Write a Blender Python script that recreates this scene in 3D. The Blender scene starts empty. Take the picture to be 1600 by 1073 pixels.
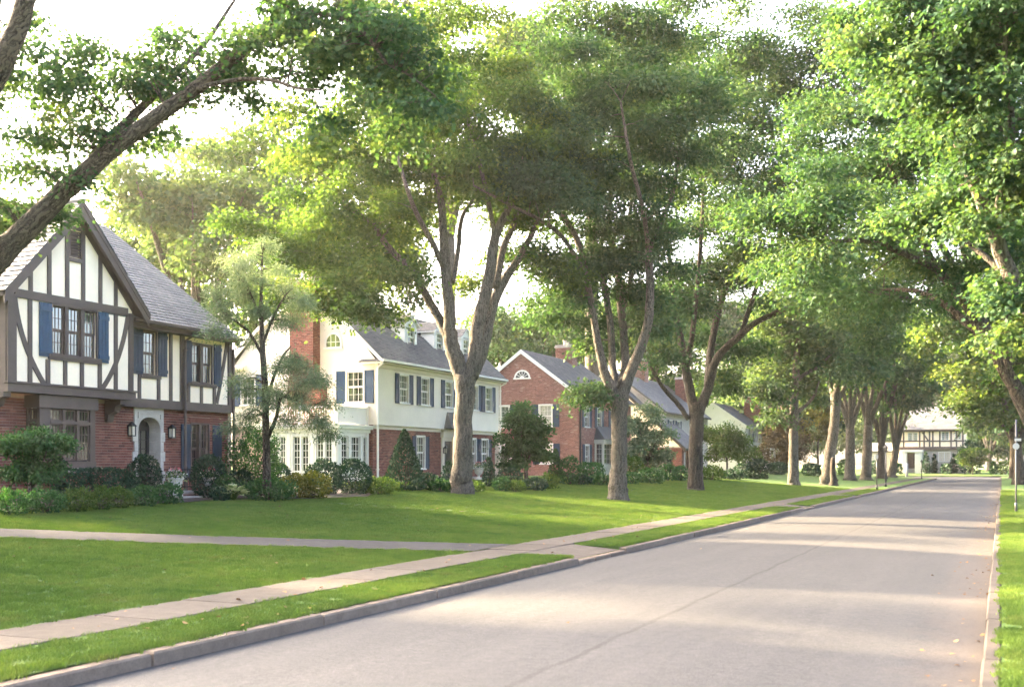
import bpy, math, random
import numpy as np
from math import sin, cos, pi, radians, atan2, sqrt

# ------------------------------------------------------------------ camera, sky, sun, exposure
F, CU, HV, CH = 1720.0, 800.0, 724.0, 2.0           # focal length and principal column in photo pixels, horizon row, eye height
TH = math.atan(765.0 / F); SN, CS = sin(TH), cos(TH)
scene = bpy.context.scene
col = scene.collection

cam_d = bpy.data.cameras.new('camera'); cam = bpy.data.objects.new('camera', cam_d); col.objects.link(cam)
cam.location = (0, 0, CH); cam.rotation_euler = (pi / 2, 0, TH)
cam_d.sensor_width = 36; cam_d.lens = F / 1600 * 36; cam_d.shift_y = (HV - 536.5) / 1600
cam_d.clip_start = 0.1; cam_d.clip_end = 3000
cam_d.dof.use_dof = True; cam_d.dof.focus_distance = 42; cam_d.dof.aperture_fstop = 1.9
scene.camera = cam

SUN_EL, SUN_AZ = radians(18), radians(180 - 9)        # azimuth of the sun, counted from +X towards +Y
world = bpy.data.worlds.new('World'); scene.world = world; world.use_nodes = True
wn = world.node_tree; bg = wn.nodes['Background']
sky = wn.nodes.new('ShaderNodeTexSky'); sky.sky_type = 'NISHITA'; sky.sun_disc = False
sky.sun_elevation = SUN_EL; sky.sun_rotation = pi / 2 - SUN_AZ
sky.air_density = 0.55; sky.dust_density = 10.0; sky.ozone_density = 0.2
wn.links.new(sky.outputs[0], bg.inputs[0]); bg.inputs[1].default_value = 0.15
sun_d = bpy.data.lights.new('sun', 'SUN'); sun = bpy.data.objects.new('sun', sun_d); col.objects.link(sun)
sun_d.energy = 3.4; sun_d.angle = radians(1.6); sun_d.color = (1.0, 0.76, 0.47)
sun.rotation_euler = (0, pi / 2 - SUN_EL, SUN_AZ)
sun.location = (-60, 20, 60)

scene.view_settings.view_transform = 'Standard'; scene.view_settings.look = 'None'
scene.view_settings.exposure = 4.45; scene.view_settings.gamma = 1.0; scene.view_settings.use_curve_mapping = False
scene.render.engine = 'CYCLES'
cy = scene.cycles
cy.use_denoising = True; cy.max_bounces = 6; cy.diffuse_bounces = 4; cy.glossy_bounces = 2
cy.transmission_bounces = 3; cy.transparent_max_bounces = 6; cy.volume_bounces = 0
cy.use_adaptive_sampling = True; cy.adaptive_threshold = 0.02; cy.sample_clamp_indirect = 6
cy.caustics_reflective = False; cy.caustics_refractive = False

HAZE = True; HAZE_D = .00012
# ------------------------------------------------------------------ geometry helpers
def H(x, y=0.0):
    """height of the ground left of the road (the lawns rise towards the houses)"""
    if x > -10.1: return 0.17
    t = min(1.0, (-x - 10.1) / 15.5)
    z = 0.17 + 0.98 * (t - 0.18 * sin(2 * pi * t) / (2 * pi) )
    f = min(1.0, max(0.0, (y - 140) / 40.0))
    return z * (1 - f) + 0.5 * f

def ray(u):
    a = (u - CU) / F
    return -SN + a * CS, CS + a * SN
def px(u, v, d):
    dx, dy = ray(u); return np.array((d * dx, d * dy, CH - (v - HV) * d / F))
def yx(u, X):                                           # where the column u meets the wall plane x = X: y and distance
    dx, dy = ray(u); d = X / dx; return d * dy, d
def xy(u, Y):
    dx, dy = ray(u); d = Y / dy; return d * dx, d
def zd(v, d): return CH - (v - HV) * d / F
def depth(x, y): return -x * SN + y * CS

class MB:
    def __init__(s): s.v = []; s.f = []; s.m = []; s.c = []
    def add(s, vs, fs, m=0, c=0.5):
        o = len(s.v); s.v.extend(vs)
        for f in fs: s.f.append(tuple(o + i for i in f)); s.m.append(m); s.c.append(c)
    def box(s, p0, p1, m=0, c=0.5, fr=None):
        x0, y0, z0 = p0; x1, y1, z1 = p1
        vs = [(x0,y0,z0),(x1,y0,z0),(x1,y1,z0),(x0,y1,z0),(x0,y0,z1),(x1,y0,z1),(x1,y1,z1),(x0,y1,z1)]
        if fr: vs = [fr(*p) for p in vs]
        s.add(vs, [(0,3,2,1),(4,5,6,7),(0,1,5,4),(1,2,6,5),(2,3,7,6),(3,0,4,7)], m, c)
    def poly(s, pts, m=0, c=0.5): s.add([tuple(p) for p in pts], [tuple(range(len(pts)))], m, c)
    def prism(s, pts, off, m=0, c=0.5):
        n = len(pts); off = np.array(off)
        vs = [tuple(p) for p in pts] + [tuple(np.array(p) + off) for p in pts]
        fs = [tuple(range(n))[::-1], tuple(range(n, 2 * n))] + [(i, (i + 1) % n, n + (i + 1) % n, n + i) for i in range(n)]
        s.add(vs, fs, m, c)
    def tube(s, pts, rad, n=6, m=0, c=0.5, cap=True, wob=0.0, rnd=None, lobes=0):
        pts = [np.array(p, float) for p in pts]; k = len(pts); o = len(s.v)
        up = None
        for i in range(k):
            t = pts[min(i + 1, k - 1)] - pts[max(i - 1, 0)]; t /= (np.linalg.norm(t) + 1e-9)
            if up is None:
                up = np.cross(t, (0.31, 0.95, 0.0)); up = up if np.linalg.norm(up) > .05 else np.cross(t, (1., 0, 0))
            up = up - t * np.dot(up, t); up /= (np.linalg.norm(up) + 1e-9); b = np.cross(t, up)
            for j in range(n):
                a = 2 * pi * j / n
                r = rad[i] * (1 + (wob * rnd.uniform(-1, 1) if rnd else 0))
                if lobes: r *= 1 + lobes * max(0, 1 - i / 2.5) * cos(5 * a + 0.7)
                s.v.append(tuple(pts[i] + up * (r * cos(a)) + b * (r * sin(a))))
        for i in range(k - 1):
            for j in range(n):
                s.f.append((o + i*n + j, o + i*n + (j+1) % n, o + (i+1)*n + (j+1) % n, o + (i+1)*n + j)); s.m.append(m); s.c.append(c)
        if cap:
            s.f.append(tuple(o + (k-1)*n + j for j in range(n))); s.m.append(m); s.c.append(c)
            s.f.append(tuple(o + j for j in range(n))[::-1]); s.m.append(m); s.c.append(c)
    def lathe(s, prof, c0, n=16, m=0, c=0.5):
        o = len(s.v)
        for r, z in prof:
            for j in range(n): s.v.append((c0[0] + r * cos(2*pi*j/n), c0[1] + r * sin(2*pi*j/n), c0[2] + z))
        for i in range(len(prof) - 1):
            for j in range(n): s.f.append((o+i*n+j, o+i*n+(j+1)%n, o+(i+1)*n+(j+1)%n, o+(i+1)*n+j)); s.m.append(m); s.c.append(c)
        s.f.append(tuple(o + (len(prof)-1)*n + j for j in range(n))); s.m.append(m); s.c.append(c)
    def build(s, name, mats, parent=None, smooth=False, kind=None, label=None):
        me = bpy.data.meshes.new(name)
        og = origin(parent)
        me.from_pydata([(p[0]-og[0], p[1]-og[1], p[2]-og[2]) for p in s.v], [], s.f)
        if not isinstance(mats, (list, tuple)): mats = [mats]
        for m in mats: me.materials.append(m)
        if len(mats) > 1: me.polygons.foreach_set('material_index', s.m)
        at = me.attributes.new('var', 'FLOAT', 'FACE'); at.data.foreach_set('value', s.c)
        if smooth: me.polygons.foreach_set('use_smooth', [True] * len(s.f))
        me.update()
        return link(name, me, parent, kind, label)

def origin(o):
    if o is None: return (0, 0, 0)
    while o.parent: o = o.parent
    return o.location
def link(name, me, parent=None, kind=None, label=None):
    o = bpy.data.objects.new(name, me); col.objects.link(o)
    if parent: o.parent = parent
    if kind: o['kind'] = kind
    if label: o['label'] = label
    return o
def thing(name, label, cat, loc, group=None):
    o = bpy.data.objects.new(name, None); col.objects.link(o); o.location = loc; o.empty_display_size = .3
    o['label'] = label; o['category'] = cat
    if group: o['group'] = group
    return o
def tag(o, label, cat, group=None):
    o['label'] = label; o['category'] = cat
    if group: o['group'] = group
    return o

class Fr:
    """a wall frame: a runs along the wall, n points out of it, z is up"""
    def __init__(s, plane, face): s.p = plane; s.face = face
    def __call__(s, a, n, z):
        return (s.p + n, a, z) if s.face == 'x' else (a, s.p - n, z)

# ------------------------------------------------------------------ materials
def nodes(name):
    m = bpy.data.materials.new(name); m.use_nodes = True
    t = m.node_tree; t.nodes.clear(); out = t.nodes.new('ShaderNodeOutputMaterial')
    return m, t, out
def N(t, typ, **kw):
    n = t.nodes.new(typ)
    for k, v in kw.items():
        if k.startswith('i_'): n.inputs[k[2:].replace('_', ' ')].default_value = v
        else: setattr(n, k, v)
    return n
def L(t, a, b): t.links.new(a, b)
def ramp(t, src, stops):
    r = t.nodes.new('ShaderNodeValToRGB'); e = r.color_ramp.elements
    while len(e) < len(stops): e.new(0.5)
    for i, (p, c) in enumerate(stops): e[i].position = p; e[i].color = (*c, 1)
    L(t, src, r.inputs[0]); return r.outputs[0]
def objco(t): return t.nodes.new('ShaderNodeTexCoord').outputs['Object']
def geopos(t): return t.nodes.new('ShaderNodeNewGeometry').outputs['Position']
def noise(t, co, scale, detail=4, rough=.55, out='Fac', sc3=None):
    n = N(t, 'ShaderNodeTexNoise'); n.inputs['Scale'].default_value = scale; n.inputs['Detail'].default_value = detail; n.inputs['Roughness'].default_value = rough
    if sc3:
        mp = N(t, 'ShaderNodeMapping'); mp.inputs['Scale'].default_value = sc3; L(t, co, mp.inputs[0]); co = mp.outputs[0]
    L(t, co, n.inputs['Vector']); return n.outputs[out]
def math_(t, op, a, b=None, clamp=False):
    n = N(t, 'ShaderNodeMath', operation=op, use_clamp=clamp)
    for i, x in enumerate((a, b)):
        if x is None: continue
        if isinstance(x, (int, float)): n.inputs[i].default_value = x
        else: L(t, x, n.inputs[i])
    return n.outputs[0]
def mixc(t, fac, a, b, mode='MIX'):
    n = N(t, 'ShaderNodeMix', data_type='RGBA', blend_type=mode)
    for i, x in ((0, fac), (6, a), (7, b)):
        if isinstance(x, (int, float)): n.inputs[i].default_value = x
        elif isinstance(x, tuple): n.inputs[i].default_value = (*x, 1)
        else: L(t, x, n.inputs[i])
    return n.outputs[2]
def princ(t, out, color, rough=.7, bump=None, bstr=.3, bdist=.01, spec=.4, **kw):
    p = N(t, 'ShaderNodeBsdfPrincipled')
    if isinstance(color, tuple): p.inputs['Base Color'].default_value = (*color, 1)
    else: L(t, color, p.inputs['Base Color'])
    if isinstance(rough, (int, float)): p.inputs['Roughness'].default_value = rough
    else: L(t, rough, p.inputs['Roughness'])
    p.inputs['Specular IOR Level'].default_value = spec
    if bump is not None:
        b = N(t, 'ShaderNodeBump'); b.inputs['Strength'].default_value = bstr; b.inputs['Distance'].default_value = bdist
        L(t, bump, b.inputs['Height']); L(t, b.outputs[0], p.inputs['Normal'])
    L(t, p.outputs[0], out.inputs['Surface']); return p
def attr(t): return N(t, 'ShaderNodeAttribute', attribute_name='var').outputs['Fac']

def m_paint(name, c, rough=.6, var=.12, sc=3.0, bump=.15):
    m, t, o = nodes(name); co = geopos(t)
    n1 = noise(t, co, sc, 5); n2 = noise(t, co, sc * 14, 3)
    k = math_(t, 'ADD', math_(t, 'MULTIPLY', n1, .7), math_(t, 'MULTIPLY', n2, .3))
    lo = tuple(x * (1 - var * 1.6) for x in c); hi = tuple(min(1, x * (1 + var)) for x in c)
    princ(t, o, ramp(t, k, [(.3, lo), (.7, hi)]), rough, n2, bump, .008); return m
def m_var(name, stops, rough=.8, bump_sc=60, bstr=.4, fine=.25, spec=.3):
    m, t, o = nodes(name); co = geopos(t)
    v = attr(t); n1 = noise(t, co, bump_sc * .3, 4); n2 = noise(t, co, bump_sc, 4)
    rnd = N(t, 'ShaderNodeObjectInfo').outputs['Random']
    big = noise(t, co, .7, 3)
    c = ramp(t, v, stops)
    c = mixc(t, 1.0, c, ramp(t, n1, [(.25, (1-fine,)*3), (.75, (1+fine*.6,)*3)]), 'MULTIPLY')
    c = mixc(t, 1.0, c, ramp(t, big, [(.3, (.82, .82, .84)), (.7, (1.1, 1.08, 1.06))]), 'MULTIPLY')
    c = mixc(t, 1.0, c, ramp(t, rnd, [(0, (.86,)*3), (1, (1.12,)*3)]), 'MULTIPLY')
    princ(t, o, c, rough, n2, bstr, .006, spec); return m
def m_leaf(name, stops, trans=.42, tint=(1.25, 1.25, .5), gloss=.008):
    m, t, o = nodes(name)
    v = attr(t); rnd = N(t, 'ShaderNodeObjectInfo').outputs['Random']
    k = math_(t, 'ADD', v, math_(t, 'MULTIPLY', math_(t, 'SUBTRACT', rnd, .5), .16), True)
    c = ramp(t, k, stops)
    d = N(t, 'ShaderNodeBsdfDiffuse'); L(t, c, d.inputs[0])
    tr = N(t, 'ShaderNodeBsdfTranslucent'); L(t, mixc(t, 1.0, c, tint, 'MULTIPLY'), tr.inputs[0])
    gl = N(t, 'ShaderNodeBsdfGlossy'); gl.inputs['Roughness'].default_value = .5; gl.inputs[0].default_value = (.85, .95, .9, 1)
    m1 = N(t, 'ShaderNodeMixShader'); m1.inputs[0].default_value = trans; L(t, d.outputs[0], m1.inputs[1]); L(t, tr.outputs[0], m1.inputs[2])
    m2 = N(t, 'ShaderNodeMixShader'); m2.inputs[0].default_value = gloss; L(t, m1.outputs[0], m2.inputs[1]); L(t, gl.outputs[0], m2.inputs[2])
    L(t, m2.outputs[0], o.inputs[0]); return m
def m_bark(name, lo, hi, axis=(0, 0, 1)):
    m, t, o = nodes(name); co = geopos(t)
    ax = unit(np.array(axis, float)); e = unit(np.cross(ax, (.3, 1, .1))); g = np.cross(ax, e); cb = N(t, 'ShaderNodeCombineXYZ')
    for i, v in enumerate((e, g, ax)):                     # grain runs along the limb
        dt = N(t, 'ShaderNodeVectorMath', operation='DOT_PRODUCT'); L(t, co, dt.inputs[0]); dt.inputs[1].default_value = tuple(v); L(t, dt.outputs['Value'], cb.inputs[i])
    c0 = cb.outputs[0]
    n1 = noise(t, c0, 11, 6, .68, sc3=(1.6, 1.6, .13)); n2 = noise(t, c0, 34, 4, .6, sc3=(1, 1, .25)); n3 = noise(t, co, .9, 4)
    w = N(t, 'ShaderNodeTexVoronoi', feature='DISTANCE_TO_EDGE'); w.inputs['Scale'].default_value = 8
    mp = N(t, 'ShaderNodeMapping'); mp.inputs['Scale'].default_value = (1.7, 1.7, .14); L(t, mixc(t, .35, c0, noise(t, c0, 4, 4, out='Color'), 'ADD'), mp.inputs[0]); L(t, mp.outputs[0], w.inputs['Vector'])
    fis = ramp(t, w.outputs['Distance'], [(0, (0, 0, 0)), (.25, (1, 1, 1))])
    h = math_(t, 'ADD', math_(t, 'MULTIPLY', n1, 1.0), math_(t, 'MULTIPLY', fis, .5)); h = math_(t, 'ADD', h, math_(t, 'MULTIPLY', n2, .3))
    c = ramp(t, h, [(.55, lo), (1.2, hi)])
    c = mixc(t, 1.0, c, ramp(t, n3, [(.3, (.78, .84, .78)), (.7, (1.2, 1.12, 1.02))]), 'MULTIPLY')
    princ(t, o, c, .92, h, 1.0, .06, .12); return m

def unit(a): return a / (np.linalg.norm(a, axis=-1, keepdims=True) + 1e-9)
M = {}
M['timber'] = m_paint('timber brown paint', (.085, .060, .049), .55, .18, 2.5, .3)
M['stucco'] = m_paint('white stucco', (.88, .72, .53), .9, .07, 1.2, .5)
M['cream'] = m_paint('cream painted wall', (.70, .625, .52), .85, .06, .8, .35)
M['white'] = m_paint('white trim paint', (.70, .675, .62), .5, .05, 2, .1)
M['stone'] = m_paint('pale limestone', (.42, .38, .33), .85, .15, 4, .6)
M['blue'] = m_paint('blue shutter paint', (.018, .052, .098), .5, .2, 3, .1)
M['navy'] = m_paint('dark blue shutter paint', (.015, .031, .056), .5, .2, 3, .1)
M['black'] = m_paint('black iron', (.014, .014, .016), .45, .2, 6, .1)
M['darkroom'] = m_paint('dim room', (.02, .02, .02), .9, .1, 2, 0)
M['curtain'] = m_paint('pale curtain', (.26, .28, .25), .9, .1, 5, .1)
M['mortar'] = m_paint('mortar', (.30, .22, .18), .95, .15, 6, .5)
M['mortar_pale'] = m_paint('pale mortar', (.38, .25, .21), .95, .15, 6, .5)
M['brick'] = m_var('red brick', [(0, (0.072, 0.025, 0.020)), (.35, (0.145, 0.047, 0.034)), (.7, (0.200, 0.068, 0.047)), (1, (0.264, 0.111, 0.076))])
M['brick_light'] = m_var('orange red brick', [(0, (0.128, 0.056, 0.046)), (.4, (0.202, 0.087, 0.067)), (.75, (0.247, 0.117, 0.092)), (1, (0.314, 0.204, 0.174))])
M['slate'] = m_var('grey slate', [(0, (0.059, 0.063, 0.062)), (.5, (0.095, 0.095, 0.090)), (1, (0.138, 0.133, 0.117))], .65, 40, .3, .2, .4)
M['shingle'] = m_var('grey roof shingle', [(0, (0.075, 0.076, 0.075)), (.5, (0.109, 0.107, 0.103)), (1, (0.144, 0.138, 0.127))], .85, 60, .4, .2, .25)
M['urn'] = m_paint('weathered urn stone', (.50, .48, .44), .85, .2, 12, .6)
M['step'] = m_paint('grey step stone', (.30, .28, .26), .85, .2, 5, .5)
M['soil'] = m_paint('dark mulch', (.045, .030, .022), .98, .35, 9, 1.0)
M['post_metal'] = m_paint('galvanised post', (.08, .08, .08), .45, .15, 5, .1)
M['sign_white'] = m_paint('white sign paint', (.38, .38, .37), .5, .06, 3, .05)
M['door_dark'] = m_paint('dark door', (.030, .026, .026), .4, .2, 3, .1)
M['door_brown'] = m_paint('brown door', (.085, .045, .035), .5, .2, 3, .1)
M['tin'] = m_paint('bare lamp glass', (.55, .5, .4), .2, .05, 3, .0)
def m_glass():
    m, t, o = nodes('window glass')
    g = N(t, 'ShaderNodeBsdfGlossy'); g.inputs['Roughness'].default_value = .02; g.inputs[0].default_value = (.9, .95, .95, 1)
    b = N(t, 'ShaderNodeBump'); b.inputs['Strength'].default_value = .05; b.inputs['Distance'].default_value = .02; L(t, noise(t, geopos(t), 2.2, 2), b.inputs['Height']); L(t, b.outputs[0], g.inputs['Normal'])
    tr = N(t, 'ShaderNodeBsdfTransparent'); tr.inputs[0].default_value = (.86, .92, .90, 1)
    mx = N(t, 'ShaderNodeMixShader'); mx.inputs[0].default_value = .30; L(t, tr.outputs[0], mx.inputs[1]); L(t, g.outputs[0], mx.inputs[2]); L(t, mx.outputs[0], o.inputs[0]); return m
M['glass'] = m_glass()
def m_road():
    m, t, o = nodes('worn asphalt'); co = geopos(t)
    fine = noise(t, co, 42, 5, .75); mid = noise(t, co, 11, 6, .75); big = noise(t, co, .35, 4, .6, sc3=(1.6, .45, 1)); st = noise(t, co, 1.2, 4, .6, sc3=(1.8, .12, 1))
    agg = N(t, 'ShaderNodeTexVoronoi'); agg.inputs['Scale'].default_value = 70; L(t, co, agg.inputs['Vector'])
    k = math_(t, 'ADD', math_(t, 'MULTIPLY', big, .5), math_(t, 'MULTIPLY', st, .5))
    c = ramp(t, k, [(.3, (.043, .0425, .0415)), (.5, (.052, .0505, .049)), (.72, (.063, .0603, .0578))])
    c = mixc(t, 1.0, c, ramp(t, fine, [(.3, (.55,)*3), (.5, (.98,)*3), (.7, (1.45,)*3)]), 'MULTIPLY')
    c = mixc(t, 1.0, c, ramp(t, mid, [(.32, (.76, .77, .79)), (.68, (1.2, 1.18, 1.15))]), 'MULTIPLY')
    c = mixc(t, 1.0, c, ramp(t, agg.outputs['Distance'], [(0, (1.15,)*3), (.6, (.9,)*3)]), 'MULTIPLY')
    s = N(t, 'ShaderNodeSeparateXYZ'); L(t, co, s.inputs[0])
    wob = math_(t, 'MULTIPLY', math_(t, 'SUBTRACT', noise(t, co, .8, 5, .6, sc3=(.0, 1, 0)), .5), .22)
    seam = math_(t, 'ABSOLUTE', math_(t, 'ADD', math_(t, 'ADD', s.outputs[0], 3.95), wob))
    seamf = ramp(t, seam, [(0, (.42, .41, .41)), (.025, (.58, .57, .57)), (.06, (1, 1, 1))])
    c = mixc(t, math_(t, 'MULTIPLY', noise(t, co, 1.1, 3), 1.1, True), c, mixc(t, 1.0, c, seamf, 'MULTIPLY'))
    v = N(t, 'ShaderNodeTexVoronoi', feature='DISTANCE_TO_EDGE'); v.inputs['Scale'].default_value = .17
    L(t, mixc(t, .9, co, noise(t, co, 1.3, 6, .65, out='Color'), 'ADD'), v.inputs['Vector'])
    cr = ramp(t, v.outputs['Distance'], [(0, (.55,)*3), (.003, (.66,)*3), (.008, (1,)*3)])
    msk = ramp(t, noise(t, co, .12, 2), [(.56, (0,)*3), (.64, (1,)*3)])
    c = mixc(t, msk, c, mixc(t, 1.0, c, cr, 'MULTIPLY'))
    # dusty sand and leaf dirt along the right kerb
    g = ramp(t, math_(t, 'ADD', s.outputs[0], math_(t, 'MULTIPLY', math_(t, 'SUBTRACT', noise(t, co, 1.6, 6, .7), .5), .9)), [(0, (0,)*3), (1, (1,)*3)])
    gr = ramp(t, math_(t, 'ADD', math_(t, 'ADD', s.outputs[0], 1.15), math_(t, 'MULTIPLY', math_(t, 'SUBTRACT', noise(t, co, 2.2, 6, .7), .5), 1.1)), [(.15, (0,)*3), (.9, (1,)*3)])
    c = mixc(t, math_(t, 'MULTIPLY', gr, .3), c, (.11, .078, .055))
    h = math_(t, 'ADD', math_(t, 'MULTIPLY', fine, .5), math_(t, 'MULTIPLY', agg.outputs['Distance'], .6))
    princ(t, o, c, .88, h, .55, .012, .2); return m
M['road'] = m_road()
def m_conc(name, c, sc=5):
    m, t, o = nodes(name); co = geopos(t)
    a = noise(t, co, sc, 6, .65); b = noise(t, co, 60, 3); big = noise(t, co, .6, 3)
    r = N(t, 'ShaderNodeObjectInfo').outputs['Random']
    cc = ramp(t, a, [(.3, tuple(x * .8 for x in c)), (.7, tuple(x * 1.15 for x in c))])
    cc = mixc(t, 1.0, cc, ramp(t, b, [(.3, (.85,)*3), (.7, (1.12,)*3)]), 'MULTIPLY')
    cc = mixc(t, 1.0, cc, ramp(t, big, [(.3, (.9, .89, .87)), (.7, (1.06, 1.05, 1.05))]), 'MULTIPLY')
    cc = mixc(t, 1.0, cc, ramp(t, r, [(0, (.88, .87, .86)), (1, (1.1, 1.09, 1.08))]), 'MULTIPLY')
    princ(t, o, cc, .95, b, .4, .008, .08); return m
M['walk'] = m_conc('sidewalk concrete', (.078, .068, .058))
M['kerb'] = m_conc('kerb concrete', (.15, .12, .093), 7)
M['drive'] = m_conc('driveway asphalt', (.042, .041, .040), 4)
def m_lawn():
    m, t, o = nodes('lawn turf'); co = geopos(t)
    a = noise(t, co, .5, 4, .6); b = noise(t, co, 7, 5, .6); f = noise(t, co, 60, 3, .7)
    k = math_(t, 'ADD', math_(t, 'MULTIPLY', a, .5), math_(t, 'MULTIPLY', b, .5))
    c = ramp(t, k, [(.32, (.050, .088, .024)), (.5, (.082, .136, .035)), (.68, (.110, .145, .043))])
    c = mixc(t, 1.0, c, ramp(t, f, [(.3, (.6,)*3), (.7, (1.35,)*3)]), 'MULTIPLY')
    princ(t, o, c, .95, f, .8, .04, .1); return m
M['lawn'] = m_lawn()
def m_blade():
    m, t, o = nodes('grass blades'); co = geopos(t)
    a = noise(t, co, .55, 4, .6); b = noise(t, co, 5, 3)
    r = N(t, 'ShaderNodeObjectInfo').outputs['Random']
    k = math_(t, 'ADD', math_(t, 'MULTIPLY', a, .55), math_(t, 'MULTIPLY', b, .25)); k = math_(t, 'ADD', k, math_(t, 'MULTIPLY', r, .2))
    c = ramp(t, k, [(.3, (.098, .168, .038)), (.5, (.148, .222, .053)), (.7, (.215, .272, .077))])
    dry = ramp(t, noise(t, co, 1.7, 5, .65), [(.56, (0,)*3), (.72, (.6,)*3)]); c = mixc(t, dry, c, (.20, .19, .075)); c = mixc(t, ramp(t, noise(t, co, .9, 4, .6, sc3=(1, 1.3, 1)), [(.58, (0,)*3), (.7, (.6,)*3)]), c, (.075, .15, .04))
    d = N(t, 'ShaderNodeBsdfDiffuse'); L(t, c, d.inputs[0]); tr = N(t, 'ShaderNodeBsdfTranslucent'); L(t, mixc(t, 1.0, c, (1.3, 1.2, .6), 'MULTIPLY'), tr.inputs[0])
    mx = N(t, 'ShaderNodeMixShader'); mx.inputs[0].default_value = .5; L(t, d.outputs[0], mx.inputs[1]); L(t, tr.outputs[0], mx.inputs[2]); L(t, mx.outputs[0], o.inputs[0]); return m
M['blade'] = m_blade()
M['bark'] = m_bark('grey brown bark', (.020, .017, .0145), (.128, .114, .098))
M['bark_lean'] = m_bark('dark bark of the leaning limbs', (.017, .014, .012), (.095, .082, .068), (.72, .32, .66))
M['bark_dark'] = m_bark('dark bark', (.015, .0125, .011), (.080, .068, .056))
G0 = [(0, (0.020, 0.048, 0.025)), (.35, (0.036, 0.077, 0.037)), (.7, (0.063, 0.106, 0.044)), (1, (0.105, 0.136, 0.053))]
M['leaf'] = m_leaf('maple leaves', G0)
M['leaf_yellow'] = m_leaf('yellow green leaves', [(0, (0.025, 0.054, 0.016)), (.4, (0.047, 0.089, 0.023)), (.75, (0.083, 0.126, 0.033)), (1, (0.132, 0.158, 0.047))], .48)
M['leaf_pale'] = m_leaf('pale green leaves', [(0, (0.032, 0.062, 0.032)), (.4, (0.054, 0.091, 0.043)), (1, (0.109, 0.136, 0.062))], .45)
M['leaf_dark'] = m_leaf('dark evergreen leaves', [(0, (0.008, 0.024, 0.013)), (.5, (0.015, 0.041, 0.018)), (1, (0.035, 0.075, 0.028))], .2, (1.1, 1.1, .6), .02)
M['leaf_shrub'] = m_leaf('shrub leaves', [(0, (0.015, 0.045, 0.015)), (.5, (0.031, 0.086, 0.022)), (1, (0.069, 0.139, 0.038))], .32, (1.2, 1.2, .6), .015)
M['leaf_lime'] = m_leaf('lime shrub leaves', [(0, (0.030, 0.063, 0.015)), (.5, (0.059, 0.102, 0.021)), (1, (0.131, 0.153, 0.036))], .4)
M['leaf_gold'] = m_leaf('golden shrub leaves', [(0, (0.036, 0.057, 0.012)), (.5, (0.101, 0.107, 0.021)), (1, (0.214, 0.181, 0.036))], .4)
M['leaf_rust'] = m_leaf('russet leaves', [(0, (0.037, 0.034, 0.019)), (.5, (0.081, 0.062, 0.034)), (1, (0.136, 0.105, 0.056))], .4, (0.744, 0.651, 0.372))
M['needle'] = m_leaf('blue green needles', [(0, (0.064, 0.106, 0.061)), (.5, (0.121, 0.171, 0.094)), (1, (0.228, 0.268, 0.135))], .3, (1.1, 1.1, .7), .01)
M['petal_pink'] = m_leaf('pink petals', [(0, (.55, .10, .13)), (1, (.75, .28, .30))], .3, (1, 1, 1))
M['petal_white'] = m_leaf('white petals', [(0, (.62, .62, .58)), (1, (.85, .84, .8))], .3, (1, 1, 1))
M['hosta'] = m_leaf('cream edged hosta leaves', [(0, (.14, .22, .08)), (.5, (.32, .38, .17)), (1, (.6, .62, .38))], .3, (1.1, 1.1, .8))
M['litter'] = m_leaf('fallen leaves', [(0, (.10, .05, .025)), (.5, (.20, .11, .05)), (1, (.32, .20, .09))], .1, (1, 1, 1))

# ------------------------------------------------------------------ the setting
def sheet(name, xs, ys, zf, mat, parent=None, kind='structure', hole=None):
    mb = MB(); idx = {}
    for i, x in enumerate(xs):
        for j, y in enumerate(ys): idx[i, j] = len(mb.v); mb.v.append((x, y, zf(x, y)))
    for i in range(len(xs) - 1):
        for j in range(len(ys) - 1):
            if hole and hole((xs[i] + xs[i+1]) / 2, (ys[j] + ys[j+1]) / 2): continue
            mb.f.append((idx[i,j], idx[i+1,j], idx[i+1,j+1], idx[i,j+1])); mb.m.append(0); mb.c.append(.5)
    return mb.build(name, mat, parent, True, kind)
def span(a, b, n): return [a + (b - a) * i / n for i in range(n + 1)]
XR, XL, XS0, XS1 = -0.17, -7.66, -8.95, -10.05        # right kerb, left kerb, sidewalk edges
Y0, YE = -15.5, 150
XK = XL - 0.17
DRV = [(20.5, 23.5), (47.5, 50.5), (65.5, 68.5)]         # driveway aprons through the grass strip
in_drv = lambda y, g=0: any(a - g < y < b + g for a, b in DRV)
sheet('road', span(XL, XR, 8), span(Y0, YE, 60) + span(YE, 178, 6)[1:], lambda x, y: .05 * (1 - ((x - (XL + XR) / 2) / 3.745) ** 2), M['road'])
sheet('cross_road', span(-150, XL, 20), span(YE + 1.5, 178, 4), lambda x, y: .004, M['road'])
sheet('ground', span(-700, 700, 8), span(-300, 1200, 8), lambda x, y: -.12, M['lawn'])
lawn = sheet('lawn', [-160, -120, -90, -70, -55, -45, -38, -33] + span(-30, XS1, 40), span(-30, 20, 10)[:-1] + span(20, YE, 60), lambda x, y: H(x, y), M['lawn'])
far_lawn = sheet('far_lawn', span(-160, 60, 22), span(178, 420, 20), lambda x, y: .15 + .4 * min(1, (y - 178) / 16), M['lawn'])
strip = sheet('grass_strip', [XK, XK - .4, XS0], span(Y0, YE, 331), lambda x, y: .145 if x > XK - .01 else .165, M['lawn'], hole=lambda x, y: in_drv(y))
right_lawn = sheet('right_lawn', [XR + .17, .4, 1, 2, 4, 8, 16, 40, 80], span(Y0, 178, 100), lambda x, y: .15 + .03 * min(1, x), M['lawn'])
MBX = MB()
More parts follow.
